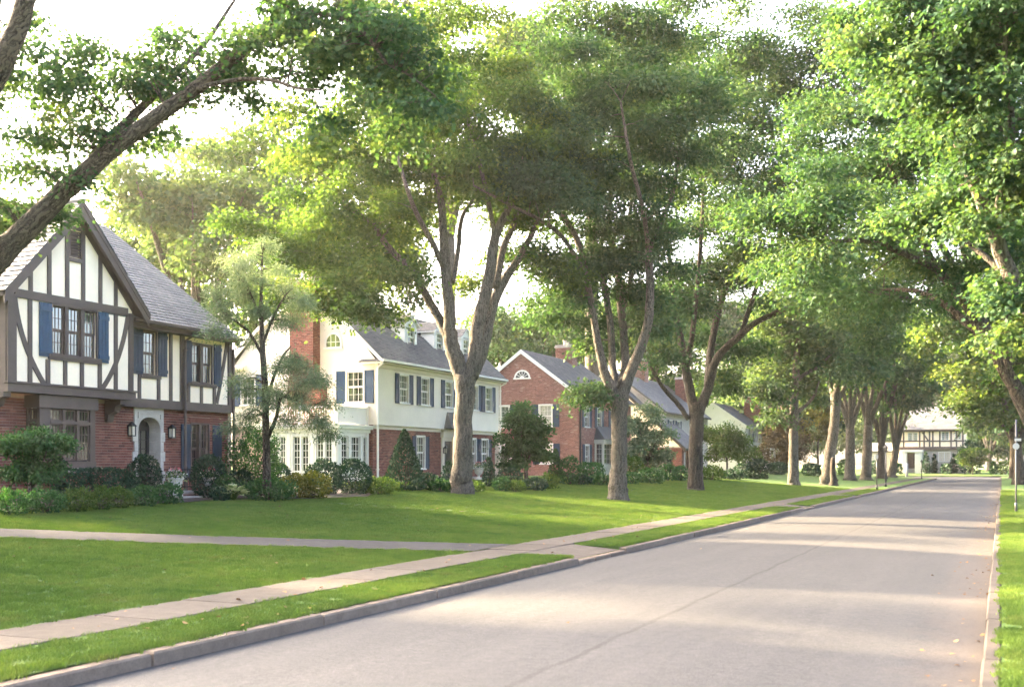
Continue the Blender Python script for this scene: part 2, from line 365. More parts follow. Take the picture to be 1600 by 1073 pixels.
def unit_piece(name, lx, ly, lz, bev, mat):
    """a slab with a chamfered top edge, sitting with its base corner at the origin"""
    mb = MB(); b = bev
    lo = [(0,0,0),(lx,0,0),(lx,ly,0),(0,ly,0)]; mi = [(0,0,lz-b),(lx,0,lz-b),(lx,ly,lz-b),(0,ly,lz-b)]; hi = [(b,b,lz),(lx-b,b,lz),(lx-b,ly-b,lz),(b,ly-b,lz)]
    fs = [(8,9,10,11)] + [(i,(i+1)%4,4+(i+1)%4,4+i) for i in range(4)] + [(4+i,4+(i+1)%4,8+(i+1)%4,8+i) for i in range(4)]
    mb.add(lo + mi + hi, fs); o = mb.build(name, mat); me = o.data; bpy.data.objects.remove(o); return me
rnd = random.Random(5)
walk = sheet('sidewalk', [XS1 - .02, XS0 + .02], span(Y0, YE, 40), lambda x, y: .10, M['soil'])
slab_me = unit_piece('paving_slab', 1.10, 1.585, .12, .012, M['walk'])
y = Y0
while y < YE:
    o = link('paving_slab', slab_me, walk); o.location = (XS1, y, .062 + rnd.uniform(-.006, .006)); o.rotation_euler = (rnd.uniform(-.003, .003), rnd.uniform(-.005, .005), 0)
    y += 1.6
kerb = sheet('kerb', [XK, XL], span(Y0, YE, 40), lambda x, y: -.02, M['kerb'])
kerb_me = unit_piece('kerb_stone', .17, 2.97, .26, .022, M['kerb'])
kerb_low = unit_piece('kerb_stone', .17, .955, .16, .02, M['kerb'])
y = Y0
while y < YE:
    if in_drv(y + 1.5):
        for q in range(3):
            o = link('kerb_stone', kerb_low, kerb); o.location = (XK, y + q, -.085)
    else:
        o = link('kerb_stone', kerb_me, kerb); o.location = (XK + rnd.uniform(-.008, .008), y, -.125 + rnd.uniform(-.008, .006)); o.rotation_euler = (rnd.uniform(-.002, .002), 0, rnd.uniform(-.002, .002))
    y += 3.0
rkerb = sheet('right_kerb', [XR, XR + .17], span(Y0, 178, 40), lambda x, y: -.02, M['walk'])
kerb_r = unit_piece('kerb_stone', .17, 2.97, .26, .022, M['walk'])
y = Y0
while y < 176:
    o = link('kerb_stone', kerb_r, rkerb); o.location = (XR + rnd.uniform(-.008, .008), y, -.125 + rnd.uniform(-.008, .006)); y += 3.0
mb = MB()
for a, b in DRV:                                         # aprons slope from the sidewalk to the road
    mb.add([(XK - .004, a, .08), (XK - .004, b, .08), (XS0 + .004, b, .172), (XS0 + .004, a, .172)], [(0, 3, 2, 1)])
    for yy, q in ((a, 0), (b, 0)): mb.add([(XK - .004, yy, .08), (XS0 + .004, yy + q, .175), (XS0 + .004, yy + q, 0), (XK - .004, yy, 0)], [(0, 1, 2, 3), (3, 2, 1, 0)][:1])
mb.build('driveway_apron', M['walk'], None, False, 'structure')
mb = MB()
for a, b in DRV:                                         # cut turf edges beside the aprons
    for yy in (a, b): mb.box((XS0, yy - .015, -.05), (XK + .002, yy + .015, .155))
mb.build('turf_edge', M['lawn'], None, False, 'structure')
def path_strip(name, mid, w, mat, lift):
    mb = MB(); pts = []
    for i in range(len(mid) - 1):
        for k in range(10): f = k / 10; pts.append((mid[i][0] * (1 - f) + mid[i+1][0] * f, mid[i][1] * (1 - f) + mid[i+1][1] * f))
    pts.append(mid[-1])
    for i, (x, y) in enumerate(pts):
        ww = w(x) if callable(w) else w
        for sgn in (-1, 1): yy = y + sgn * ww / 2; mb.v.append((x, yy, H(x, yy) + lift))
    for i in range(len(pts) - 1): mb.f.append((2*i, 2*i+1, 2*i+3, 2*i+2)); mb.m.append(0); mb.c.append(.5)
    return mb.build(name, mat, None, True, 'structure')
DRV_MID = [(-10.06, 21.6), (-13.5, 19.0), (-18, 15.2), (-24, 10.5), (-32, 5)]
path_strip('driveway', DRV_MID, lambda x: 2.2 - .04 * (-10 - x), M['drive'], .02)
WALK_MID = [(-10.06, 34.4), (-14.5, 31.6), (-19.3, 29.2)]
path_strip('garden_path', WALK_MID, .32, M['soil'], .004)
def near_path(x, y, mid, w):
    for (ax, ay), (bx, by) in zip(mid, mid[1:]):
        if bx <= x <= ax:
            f = (x - ax) / (bx - ax); return abs(y - (ay + f * (by - ay))) < w / 2
    return False
# planting beds along the house fronts
def bed(name, pts):
    mb = MB(); mid = np.mean(pts, axis=0)
    n = len(pts); ring = [(x, y, H(x, y) + .035) for x, y in pts]; mb.v = ring
    mb.f = [tuple(range(n))]; mb.m = [0]; mb.c = [.5]
    mb.build(name, M['soil'], None, False, 'structure')
TB = [(-21.0, 10), (-21.0, 24.5), (-21.6, 27.3), (-20.4, 29.5), (-20.2, 33), (-21.5, 36.0), (-25, 38), (-25, 10)]
bed('planting_bed', TB)

# ------------------------------------------------------------------ grass: blades on the turf, one uncountable mass
def grass_tree():
    g = bpy.data.node_groups.new('grass', 'GeometryNodeTree')
    g.interface.new_socket('Geometry', in_out='INPUT', socket_type='NodeSocketGeometry'); g.interface.new_socket('Geometry', in_out='OUTPUT', socket_type='NodeSocketGeometry')
    A = lambda ty, **k: N(g, ty, **k)
    gi, go = A('NodeGroupInput'), A('NodeGroupOutput')
    grid = A('GeometryNodeMeshGrid'); grid.inputs[0].default_value = .2; grid.inputs[1].default_value = .2
    d1 = A('GeometryNodeDistributePointsOnFaces'); d1.inputs['Density'].default_value = 1500; L(g, grid.outputs[0], d1.inputs['Mesh'])
    cone = A('GeometryNodeMeshCone', fill_type='NONE'); cone.inputs['Vertices'].default_value = 3; cone.inputs['Radius Bottom'].default_value = .0042; cone.inputs['Radius Top'].default_value = .0008; cone.inputs['Depth'].default_value = .052
    def rv(lo, hi, typ='FLOAT_VECTOR', seed=0):
        r = A('FunctionNodeRandomValue', data_type=typ)
        k = 0 if typ == 'FLOAT_VECTOR' else 2
        r.inputs[k].default_value = lo; r.inputs[k + 1].default_value = hi; r.inputs['Seed'].default_value = seed
        return r.outputs[0 if typ == 'FLOAT_VECTOR' else 1]
    i1 = A('GeometryNodeInstanceOnPoints'); L(g, d1.outputs[0], i1.inputs['Points']); L(g, cone.outputs[0], i1.inputs['Instance'])
    L(g, rv((-.55, -.55, 0), (.55, .55, 6.28)), i1.inputs['Rotation']); L(g, rv((.8, .8, .55), (1.4, 1.4, 1.25), seed=3), i1.inputs['Scale'])
    re = A('GeometryNodeRealizeInstances'); L(g, i1.outputs[0], re.inputs[0])
    sm = A('GeometryNodeSetMaterial'); sm.inputs['Material'].default_value = M['blade']; L(g, re.outputs[0], sm.inputs[0])
    d2 = A('GeometryNodeDistributePointsOnFaces'); L(g, gi.outputs[0], d2.inputs['Mesh'])
    na = A('GeometryNodeInputNamedAttribute', data_type='FLOAT'); na.inputs['Name'].default_value = 'dens'; L(g, na.outputs[0], d2.inputs['Density'])
    i2 = A('GeometryNodeInstanceOnPoints'); L(g, d2.outputs[0], i2.inputs['Points']); L(g, sm.outputs[0], i2.inputs['Instance'])
    L(g, rv((-.08, -.08, 0), (.08, .08, 6.28), seed=7), i2.inputs['Rotation']); L(g, rv((.8, .8, .7), (1.2, 1.2, 1.15), seed=9), i2.inputs['Scale'])
    L(g, i2.outputs[0], go.inputs[0]); return g
GT = grass_tree()
def grass(name, xs, ys, zf, skip, k=1.0):
    mb = MB(); dens = []; idx = {}
    for i, x in enumerate(xs):
        for j, y in enumerate(ys): idx[i, j] = len(mb.v); mb.v.append((x, y, zf(x, y) - .01))
    for i in range(len(xs) - 1):
        for j in range(len(ys) - 1):
            cx, cy_ = (xs[i] + xs[i+1]) / 2, (ys[j] + ys[j+1]) / 2; d = depth(cx, cy_)
            if d < 5 or d > 85 or skip(cx, cy_): continue
            uu = CU + F * (cx * CS + cy_ * SN) / d
            if uu < -120 or uu > 1720: continue
            mb.f.append((idx[i,j], idx[i+1,j], idx[i+1,j+1], idx[i,j+1])); mb.m.append(0); mb.c.append(.5)
            dens.append(k * max(6, min(70, 1500 / d)))
    o = mb.build(name, M['blade'], None, False, 'stuff')
    at = o.data.attributes.new('dens', 'FLOAT', 'FACE'); at.data.foreach_set('value', dens)
    md = o.modifiers.new('grass', 'NODES'); md.node_group = GT
    o['label'] = 'short mown green grass'; return o
def in_bed(x, y): return x < -20.9 and 8 < y < 38 or (x < -22.5)
grass('grass', span(-30, XS1 - .02, 80), span(4, 84, 320), H, lambda x, y: near_path(x, y, DRV_MID, 2.2 - .04 * (-10 - x)) or near_path(x, y, WALK_MID, .26) or in_bed(x, y) and x < -21.0 and y < 36 or x < -25.5)
grass('grass', span(XS0 + .02, XK + .02, 5), span(4, 84, 640), lambda x, y: .155, lambda x, y: in_drv(y), 1.3)
grass('grass', span(XR + .19, 3, 12), span(8, 84, 200), lambda x, y: .155, lambda x, y: False)
#PART2
# ------------------------------------------------------------------ foliage
DIAMOND = ([(0, 0, 0), (.36, .45, .09), (0, 1, 0), (-.36, .45, .09)], [(0, 1, 2, 3)])
NEEDLE = ([(0, 0, 0), (.11, .5, .04), (0, 1, 0), (-.11, .5, .04)], [(0, 1, 2, 3)])
OVAL = ([(0, 0, 0), (.26, .28, .08), (.27, .65, .10), (0, 1, -.04), (-.27, .65, .10), (-.26, .28, .08)], [(0, 1, 2, 3), (0, 3, 4, 5)])
MAPLE = ([(0, 0, 0), (.22, .10, .03), (.50, .22, .08), (.34, .42, .05), (.52, .66, .08), (.20, .62, .03), (0, 1, -.06),
          (-.20, .62, .03), (-.52, .66, .08), (-.34, .42, .05), (-.50, .22, .08), (-.22, .10, .03)],
         [(0, 1, 2, 3), (0, 3, 4, 5), (0, 5, 6), (0, 6, 7), (0, 7, 8, 9), (0, 9, 10, 11)])
def unit(a): return a / (np.linalg.norm(a, axis=-1, keepdims=True) + 1e-9)
def leaf_mesh(name, P, D, Nn, size, var, mat, shape=DIAMOND):
    """one mesh of many small leaves: P where each is attached, D where its tip points, Nn its upper side"""
    D = unit(D); Nn = unit(Nn - D * np.sum(Nn * D, 1, keepdims=True)); S = np.cross(D, Nn)
    sv = np.array(shape[0]); k = len(sv); n = len(P)
    V = P[:, None, :] + size[:, None, None] * (sv[None, :, 0, None] * S[:, None] + sv[None, :, 1, None] * D[:, None] + sv[None, :, 2, None] * Nn[:, None])
    me = bpy.data.meshes.new(name); me.vertices.add(n * k); me.vertices.foreach_set('co', V.astype(np.float32).ravel())
    fl = np.array([len(f) for f in shape[1]]); fi = np.concatenate([np.array(f) for f in shape[1]])
    loops = (np.arange(n)[:, None] * k + fi[None]).ravel(); tot = np.tile(fl, n); st = np.concatenate([[0], np.cumsum(tot)[:-1]])
    me.loops.add(len(loops)); me.loops.foreach_set('vertex_index', loops.astype(np.int32))
    me.polygons.add(len(tot)); me.polygons.foreach_set('loop_start', st.astype(np.int32)); me.polygons.foreach_set('loop_total', tot.astype(np.int32))
    me.update(calc_edges=True)
    a = me.attributes.new('var', 'FLOAT', 'FACE'); a.data.foreach_set('value', np.repeat(var, len(fl)).astype(np.float32))
    me.materials.append(mat); return me

def spray(rg, C, n, sig, size, up=.9, droop=.25, axis=None):
    """leaves around each cluster centre C: returns P, D, N, size, var"""
    m = len(C) * n
    cc = np.repeat(C, n, 0); off = rg.normal(size=(m, 3)) * np.array(sig)
    off[:, 2] -= .35 * (off[:, 0] ** 2 + off[:, 1] ** 2) / (sig[0] + 1e-6) * .5          # sprays arch over
    P = cc + off
    out = np.repeat(axis, n, 0) if axis is not None else off * 1.0
    D = unit(off) * .7 + unit(out) * .4 + rg.normal(size=(m, 3)) * .5 + np.array((0, 0, -droop))
    Nn = rg.normal(size=(m, 3)) * .55 + np.array((0, 0, up)) + unit(off) * .25
    sz = size * rg.uniform(.6, 1.25, m)
    var = np.clip(np.repeat(rg.normal(.45, .10, len(C)) + np.repeat(rg.normal(0, .14, len(C) // 13 + 1), 13)[:len(C)], n) + rg.normal(0, .14, m), 0, 1)
    return P, D, Nn, sz, var

def lobe_points(rg, lobes, n, shell=.55, bough=13):
    """points for the leaf sprays: boughs spread through the lobes, sprays domed over each bough, gaps between"""
    vol = np.array([l[1][0] * l[1][1] * l[1][2] for l in lobes]) ** .75; vol /= vol.sum(); out = []
    for (c, r), w in zip(lobes, vol):
        k = max(2, int(round(n * w / bough))); r = np.array(r); C = []
        for t in range(k * 14):
            if len(C) == k: break
            d = unit(rg.normal(size=3)); q = d * rg.uniform(shell ** 3, 1) ** (1 / 3)
            if rg.uniform() < .12: q = q * rg.uniform(1.05, 1.25)
            if all(np.linalg.norm(q - e) > 1.15 * k ** (-1 / 3) for e in C) or t > k * 12: C.append(q)
        br = float(np.clip(.68 * np.mean(r) * k ** (-1 / 3), .2, 2.0))
        for q in C:
            d = unit(rg.normal(size=(bough, 3))); d[:, 2] = np.abs(d[:, 2]) * .75 - .12
            out.append(np.array(c) + q * r + d * br * rg.uniform(.55, 1.1, (bough, 1)) * np.array((1.1, 1.1, .6)))
    return np.concatenate(out)

def grow(rg, mb, limbs, att, sides=8, twig=5, rough=.02):
    rn = random.Random(int(rg.integers(1e6)))
    NP, NR = [], []
    for pts, rad in limbs:
        pts = np.array(pts); rad = np.array(rad)
        t = np.linspace(0, len(pts) - 1, (len(pts) - 1) * 5 + 1); i = np.minimum(t.astype(int), len(pts) - 2); f = (t - i)[:, None]
        g = np.gradient(pts, axis=0)                                                # smooth (Hermite) through the given points
        p0, p1, m0, m1 = pts[i], pts[i + 1], g[i], g[i + 1]
        q = (2*f**3-3*f**2+1)*p0 + (f**3-2*f**2+f)*m0 + (-2*f**3+3*f**2)*p1 + (f**3-f**2)*m1
        r = np.interp(t, range(len(rad)), rad)
        q[1:-1] += rg.normal(size=q[1:-1].shape) * r[1:-1, None] * .05
        mb.tube(q, r, sides, 0, .5, True, rough, rn, .16 if rad[0] > .4 and len(NP) == 0 else 0)
        NP += list(q); NR += list(r)
    NP = np.array(NP); NR = np.array(NR)
    if len(att) == 0: return att, NP
    d0 = np.array([np.min(np.linalg.norm(NP - a, axis=1)) for a in att]); axes = np.zeros_like(att)
    for k in np.argsort(d0):
        a = att[k]; dv = a - NP; d = np.linalg.norm(dv, axis=1)
        cost = d * (1 + .7 * np.clip(-dv[:, 2] / (d + 1e-6), 0, 1)) + .35 * (NR > .22) * d + .02 / (NR + .02)
        j = int(np.argmin(cost)); s = NP[j]; dd = d[j]
        r0 = min(NR[j] * .6, .010 + .011 * dd); r1 = .006
        mid = s * .5 + a * .5 + np.array((0, 0, .10 * dd)) + rg.normal(size=3) * .05 * dd
        ts = np.linspace(0, 1, 5)[:, None]; q = (1 - ts) ** 2 * s + 2 * ts * (1 - ts) * mid + ts ** 2 * a
        rr = np.linspace(r0, r1, 5)
        mb.tube(q, rr, twig, 0, .5, False); axes[k] = q[-1] - q[-2]
        NP = np.vstack((NP, q[1:])); NR = np.concatenate((NR, rr[1:]))
    return axes, NP

def tree(name, label, base, limbs, lobes, n, per, size, leaf, bark, seed, sig=(.55, .55, .26), shape=DIAMOND, group=None, shell=.5, sides=10, up=.9, droop=.25, extra=None):
    rg = np.random.default_rng(seed)
    root = thing(name, label, 'tree', base, group)
    n = int(n * 1.6); per = int(per * .74); sig = tuple(.74 * q for q in sig)
    att = lobe_points(rg, lobes, n, shell); mb = MB()
    axes, NP = grow(rg, mb, limbs, att, sides)
    mb.build('trunk', bark, root, True)
    P, D, Nn, sz, var = spray(rg, att, per, sig, size, up, droop, axes)
    me = leaf_mesh('crown', P - np.array(base), D, Nn, sz, var, leaf, shape)
    link('crown', me, root); return root

def vase(rg, base, fork, r0, k, reach, height, lean=(0, 0), low=(.2, .45)):
    """limbs and leaf lobes of a spreading street tree"""
    b = np.array(base); f = b + np.array((lean[0], lean[1], fork)); limbs = []
    limbs.append(([b + (0, 0, -.15), b + (0, 0, .35), b + (f - b) * .35, b + (f - b) * .7, f], [r0 * 1.65, r0 * 1.18, r0, r0 * .95, r0 * .9])); lobes = []
    a0 = rg.uniform(0, 6.28)
    for i in range(k):
        a = a0 + 2 * pi * i / k + rg.uniform(-.3, .3); rr = reach * rg.uniform(.55, .95); hh = (height - fork) * rg.uniform(.7, .95)
        dr = np.array((cos(a), sin(a), 0))
        p = [f - (0, 0, .25), f + dr * rr * .18 + (0, 0, hh * .22), f + dr * rr * .45 + (0, 0, hh * .5), f + dr * rr * .75 + (0, 0, hh * .8), f + dr * rr + (0, 0, hh)]
        limbs.append((p, [r0 * .6, r0 * .46, r0 * .33, r0 * .18, r0 * .06]))
        s = reach * rg.uniform(.42, .55)
        lobes.append((p[3] + (0, 0, hh * .05), (s, s, s * .75))); lobes.append((p[4], (s * .8, s * .8, s * .6)))
        lobes.append((f + dr * reach * rg.uniform(.75, 1) + (0, 0, hh * rg.uniform(*low)), (s * .75, s * .75, s * .5)))
    lobes.append((f + (0, 0, (height - fork) * .8), (reach * .5, reach * .5, (height - fork) * .25)))
    return limbs, lobes
def street_tree(name, label, xyb, fork, r0, k, reach, height, n, per, size, leaf, bark, seed, lean=(0, 0), group=None, zf=None, low=(.2, .45), **kw):
    x, y = xyb; rg = np.random.default_rng(seed * 7 + 1); b = (x, y, H(x, y) if zf is None else zf)
    limbs, lobes = vase(rg, b, fork, r0, k, reach, height, lean, low)
    return tree(name, label, b, limbs, lobes, n, per, size, leaf, bark, seed, group=group, **kw)

def from_px(d0, ws_=1.0):
    """photo column/row (plus metres nearer or farther than d0) to a point; widths in photo pixels to radii"""
    def pts(lst): return [px(u, v, d0 + (o[0] if o else 0)) for u, v, *o in lst]
    def rad(ws): return [w * ws_ * d0 / F / 2 for w in ws]
    def lobe(u, v, off, ru, rv, rd): return (px(u, v, d0 + off), ((ru * d0 / F + rd) / 2 if rd else ru * d0 / F, rd or ru * d0 / F, rv * d0 / F))
    return pts, rad, lobe

# --- the three big trees on the lawns
ROWG = 'street trees along the lawns'
pts, rad, lobe = from_px(44, .67)
bx = px(722, 766, 44); base = (bx[0], bx[1], H(bx[0]))
limbs = [(pts([(722, 775), (722, 757), (723, 720), (724, 670), (726, 620), (727, 585)]), rad([62, 54, 47, 43, 45, 52])),
 (pts([(724, 600), (712, 560), (704, 530), (702, 480), (696, 420), (692, 370), (690, 320), (672, 250)]), rad([40, 38, 34, 27, 24, 20, 17, 11])),
 (pts([(706, 540), (690, 505, .3), (668, 466, .6), (640, 420, .8), (610, 390, .5), (575, 345, 0), (535, 320, -1)]), rad([24, 22, 20, 17, 15, 11, 7])),
 (pts([(694, 420), (676, 380, -1), (652, 336, -2), (636, 295, -3), (620, 240, -3)]), rad([14, 13, 11, 9, 6])),
 (pts([(708, 440), (716, 390, 1), (722, 340, 2), (744, 300, 3), (752, 240, 3)]), rad([12, 12, 11, 9, 6])),
 (pts([(728, 605), (742, 560), (746, 510), (763, 440), (774, 370), (790, 335), (812, 290)]), rad([38, 34, 31, 27, 22, 18, 10])),
 (pts([(735, 590), (752, 550, .5), (768, 480, 1), (787, 440, 1.4), (812, 400, 1.8), (838, 350, 2.5), (850, 290, 3)]), rad([34, 32, 29, 23, 17, 12, 7])),
 (pts([(774, 450, 1), (786, 390, 1.5), (803, 350, 2), (818, 290, 2.5)]), rad([20, 17, 13, 8])),
 (pts([(774, 370), (760, 300, -1), (740, 220, -2), (720, 160, -2)]), rad([12, 10, 8, 5]))]
lobes = [lobe(*a) for a in [(640, 215, -1, 130, 75, 3.5), (740, 205, 0, 110, 75, 4), (560, 290, 0, 95, 65, 3), (500, 365, .5, 80, 55, 2.6), (690, 130, 1, 120, 55, 3.5), (820, 260, 2, 60, 80, 3),
   (610, 430, -.5, 45, 42, 1.6), (455, 420, 1, 45, 40, 2), (590, 480, -1, 42, 28, 1.3), (520, 225, 1, 85, 60, 3), (850, 330, 2, 38, 60, 2), (650, 340, 3, 55, 40, 2), (545, 400, 0, 70, 50, 2.5), (760, 420, 4, 40, 40, 2), (478, 475, .5, 36, 30, 1.6), (540, 485, 0, 40, 24, 1.6), (430, 340, 2, 50, 40, 2), (700, 70, 2, 110, 45, 4), (610, 95, 2, 80, 45, 3), (690, 300, 2, 60, 45, 3), (800, 310, 1, 55, 50, 3), (640, 385, 1, 38, 32, 2), (850, 420, 3, 34, 40, 2)]]
tree('maple_tree', 'stout grey trunked tree that forks low before the cream house with the sunroom', base, limbs, lobes, 880, 118, .165, M['leaf_yellow'], M['bark'], 11, group=ROWG)

pts, rad, lobe = from_px(47, .62)
bx = px(966, 779, 47); base = (bx[0], bx[1], H(bx[0]))
limbs = [(pts([(966, 789), (966, 771), (966, 740), (967, 690), (968, 650), (968, 612)]), rad([60, 52, 43, 39, 41, 46])),
 (pts([(966, 630), (955, 605), (944, 580), (935, 540), (928, 500), (920, 450), (900, 370), (860, 312), (842, 250)]), rad([28, 26, 24, 20, 18, 16, 14, 11, 7])),
 (pts([(916, 430, 0), (880, 372, -1.5), (844, 344, -2.5), (793, 318, -4), (740, 290, -5)]), rad([11, 11, 9, 7, 4])),
 (pts([(962, 605), (957, 570, .8), (955, 520, 1.2), (945, 450, 1.6), (931, 384, 2), (925, 290, 2.5), (920, 180, 3)]), rad([20, 19, 18, 17, 15, 11, 6])),
 (pts([(972, 600), (977, 560, 1.3), (970, 480, 2), (966, 420, 2.5), (952, 340, 3), (960, 220, 3.4)]), rad([24, 22, 20, 17, 13, 7])),
 (pts([(972, 620), (984, 585), (1000, 545), (1013, 500), (1016, 445), (1014, 390), (1030, 350), (1052, 300), (1062, 220)]), rad([30, 28, 26, 23, 20, 18, 14, 10, 6])),
 (pts([(971, 490, 2), (985, 440, 2.5), (992, 390, 3), (985, 330, 3.5), (1000, 230, 4)]), rad([14, 13, 12, 10, 6])),
 (pts([(1014, 400), (1005, 330, -2), (985, 250, -3.5), (970, 160, -4)]), rad([12, 11, 9, 5]))]
lobes = [lobe(*a) for a in [(900, 130, 0, 105, 60, 4), (960, 95, 1, 95, 55, 4), (1020, 170, 0, 80, 80, 4), (860, 240, -1, 80, 60, 3.5), (940, 250, -1, 95, 70, 4), (1010, 300, 1, 75, 75, 3.5), (880, 350, 0, 70, 60, 3),
   (830, 320, -3, 55, 45, 2.5), (960, 380, 1, 80, 50, 3), (900, 440, .5, 50, 45, 2), (1020, 420, 1, 45, 50, 2.2), (870, 420, 1.5, 40, 38, 1.8), (920, 520, 2, 35, 35, 1.5), (925, 610, .5, 17, 26, .8), (800, 260, -3, 50, 50, 2.5), (930, 35, 2, 70, 35, 4), (1010, 70, 2, 60, 45, 4), (945, 440, 2, 60, 48, 3), (995, 500, 2, 34, 36, 2), (870, 480, 3, 34, 36, 2)]]
tree('maple_tree', 'big maple with cream flecked bark on the lawn before the red brick gable house', base, limbs, lobes, 840, 124, .165, M['leaf'], M['bark'], 12, group=ROWG)

pts, rad, lobe = from_px(62, .63)
bx = px(1087, 765, 62); base = (bx[0], bx[1], H(bx[0]))
limbs = [(pts([(1087, 772), (1087, 758), (1087, 730), (1088, 690), (1089, 655), (1088, 630)]), rad([46, 41, 36, 34, 36, 40])),
 (pts([(1086, 650), (1078, 610), (1070, 570), (1062, 520), (1052, 470), (1048, 420), (1040, 350)]), rad([26, 24, 21, 18, 15, 12, 7])),
 (pts([(1076, 655), (1060, 632, 0), (1036, 605, -.5), (1018, 575, -1), (1008, 545, -1.5)]), rad([12, 12, 10, 8, 5])),
 (pts([(1092, 645), (1108, 600), (1120, 560), (1150, 530), (1182, 503, -1), (1235, 480, -2), (1285, 465, -3)]), rad([26, 23, 20, 17, 15, 11, 7])),
 (pts([(1106, 605), (1110, 550, 1), (1124, 480, 2), (1140, 430, 3), (1158, 390, 3.5), (1175, 300, 4)]), rad([20, 19, 17, 15, 12, 7])),
 (pts([(1155, 528), (1172, 480, 1), (1186, 440, 2), (1208, 405, 3), (1225, 340, 3)]), rad([12, 12, 11, 9, 5])),
 (pts([(1072, 575), (1082, 520, -1), (1088, 460, -2), (1095, 380, -3), (1100, 280, -4)]), rad([14, 13, 12, 10, 6]))]
lobes = [lobe(*a) for a in [(1090, 115, 2, 90, 65, 5), (1150, 175, 0, 90, 70, 5), (1060, 200, 0, 75, 80, 4.5), (1120, 290, -1, 95, 75, 5), (1200, 270, -1, 80, 75, 5), (1215, 370, -2, 70, 55, 4), (1060, 380, 0, 60, 60, 3.5), (1140, 400, 1, 60, 45, 3),
   (1030, 480, 0, 40, 42, 2.2), (1010, 560, -1.5, 32, 36, 1.6), (1080, 500, 2, 40, 40, 2), (1270, 440, -3, 55, 38, 3), (1250, 330, -2, 60, 60, 4), (1125, 600, 3, 22, 22, 1.2), (1100, 60, 2, 70, 34, 5), (1190, 110, 1, 60, 45, 5), (1090, 460, 1, 48, 45, 3), (1175, 440, 2, 40, 36, 3), (1140, 540, 3, 26, 30, 2)]]
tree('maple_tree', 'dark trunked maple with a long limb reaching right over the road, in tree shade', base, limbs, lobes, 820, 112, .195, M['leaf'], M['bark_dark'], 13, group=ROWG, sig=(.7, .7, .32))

# --- the leaning tree at the left edge
pts, rad, lobe = from_px(20, .55)
bx = px(-330, 830, 20); base = (bx[0], bx[1], H(bx[0]))
limbs = [(pts([(-330, 850), (-330, 810), (-320, 760), (-290, 700), (-250, 640)]), rad([170, 125, 110, 105, 105])),
 (pts([(-255, 650), (-160, 555), (-60, 468), (0, 400), (100, 300), (200, 215), (300, 143), (400, 60), (455, 0), (520, -90)]), rad([90, 84, 76, 70, 56, 47, 39, 33, 29, 18])),
 (pts([(120, 285, .1), (165, 225, .5), (215, 175, .9), (270, 118, 1.3), (325, 62, 1.8), (380, -20, 2.4)]), rad([30, 30, 26, 20, 15, 8])),
 (pts([(300, 143), (335, 131, -.3), (380, 124, -.6), (425, 126, -.9), (465, 138, -1.2), (502, 141, -1.4)]), rad([14, 12, 11, 10, 8, 5])),
 (pts([(440, 20), (470, 18, -.3), (530, 28, -.7), (572, 55, -1), (604, 98, -1.2), (640, 118, -1.4), (680, 150, -1.6)]), rad([15, 13, 11, 10, 8, 6, 4])),
 (pts([(-250, 660), (-190, 500, -1), (-110, 320, -1.7), (-45, 190, -2), (5, 95, -2.2), (50, -20, -2.4), (90, -110, -2.5)]), rad([84, 70, 62, 58, 54, 46, 34])),
 (pts([(-60, 230, -2), (-30, 110, -1.5), (0, -30, -1)]), rad([40, 34, 26]))]
lobes = [lobe(*a) for a in [(170, 160, .6, 110, 85, 1.2), (300, 90, 1, 110, 70, 1.2), (90, 90, 1, 80, 70, 1), (90, 240, .3, 90, 60, 1), (450, 60, 0, 110, 60, 1.3), (560, 100, -.6, 110, 75, 1.3), (640, 160, -.8, 90, 60, 1.2), (520, 20, -.4, 120, 50, 1.3),
   (50, 320, 1.5, 55, 22, .5), (70, 330, 1.2, 26, 14, .4), (15, 350, 1.3, 34, 18, .4), (350, 160, .4, 60, 40, .7), (500, 190, -.9, 40, 30, .6), (-60, 320, -.5, 60, 90, .8), (-80, 120, 0, 100, 100, 1), (-190, 430, .5, 110, 70, 1.5), (-430, 480, -1, 100, 70, 1.6)]]  # last two lobes lie out of view, added to shade the near road
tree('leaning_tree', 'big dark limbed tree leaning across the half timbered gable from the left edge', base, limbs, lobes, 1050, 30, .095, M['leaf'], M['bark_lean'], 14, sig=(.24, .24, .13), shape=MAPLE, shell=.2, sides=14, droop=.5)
#PART3
# --- trees on the right side of the road
RG = 'trees along the right kerb'
pts, rad, lobe = from_px(18, .85)
base = (*px(1764, 899, 18)[:2], .17)
limbs = [(pts([(1764, 915), (1764, 880), (1762, 780), (1758, 690), (1748, 620)]), rad([130, 98, 84, 80, 84])),
 (pts([(1748, 650), (1690, 560), (1640, 512), (1598, 465), (1568, 405), (1543, 335), (1515, 270), (1492, 205), (1470, 110), (1455, 20)]), rad([52, 44, 38, 33, 29, 26, 21, 17, 11, 6])),
 (pts([(1552, 360), (1570, 280, -.4), (1580, 190, -.7), (1570, 90, -1), (1580, -20, -1.2)]), rad([17, 16, 13, 10, 5])),
 (pts([(1750, 640), (1780, 480, .5), (1760, 330, 1), (1700, 180, 1.2), (1640, 60, 1.3)]), rad([50, 42, 34, 24, 12])),
 (pts([(1600, 470), (1560, 420, .8), (1500, 372, 1.5), (1440, 350, 2.2)]), rad([14, 12, 9, 5]))]
lobes = [lobe(*a) for a in [(1540, 60, 0, 90, 75, 1.4), (1580, 190, -.6, 60, 70, 1.2), (1480, 150, .2, 70, 60, 1.2), (1590, 330, -.4, 45, 60, 1), (1440, 90, .6, 70, 55, 1.3), (1490, 300, 1.2, 55, 45, 1),
   (1420, 20, .8, 80, 40, 1.3), (1610, 20, -.8, 70, 60, 1.2), (1590, 440, -.3, 30, 30, .6), (1440, 350, 2, 50, 35, .9), (1604, 510, -.2, 26, 45, .6)]]
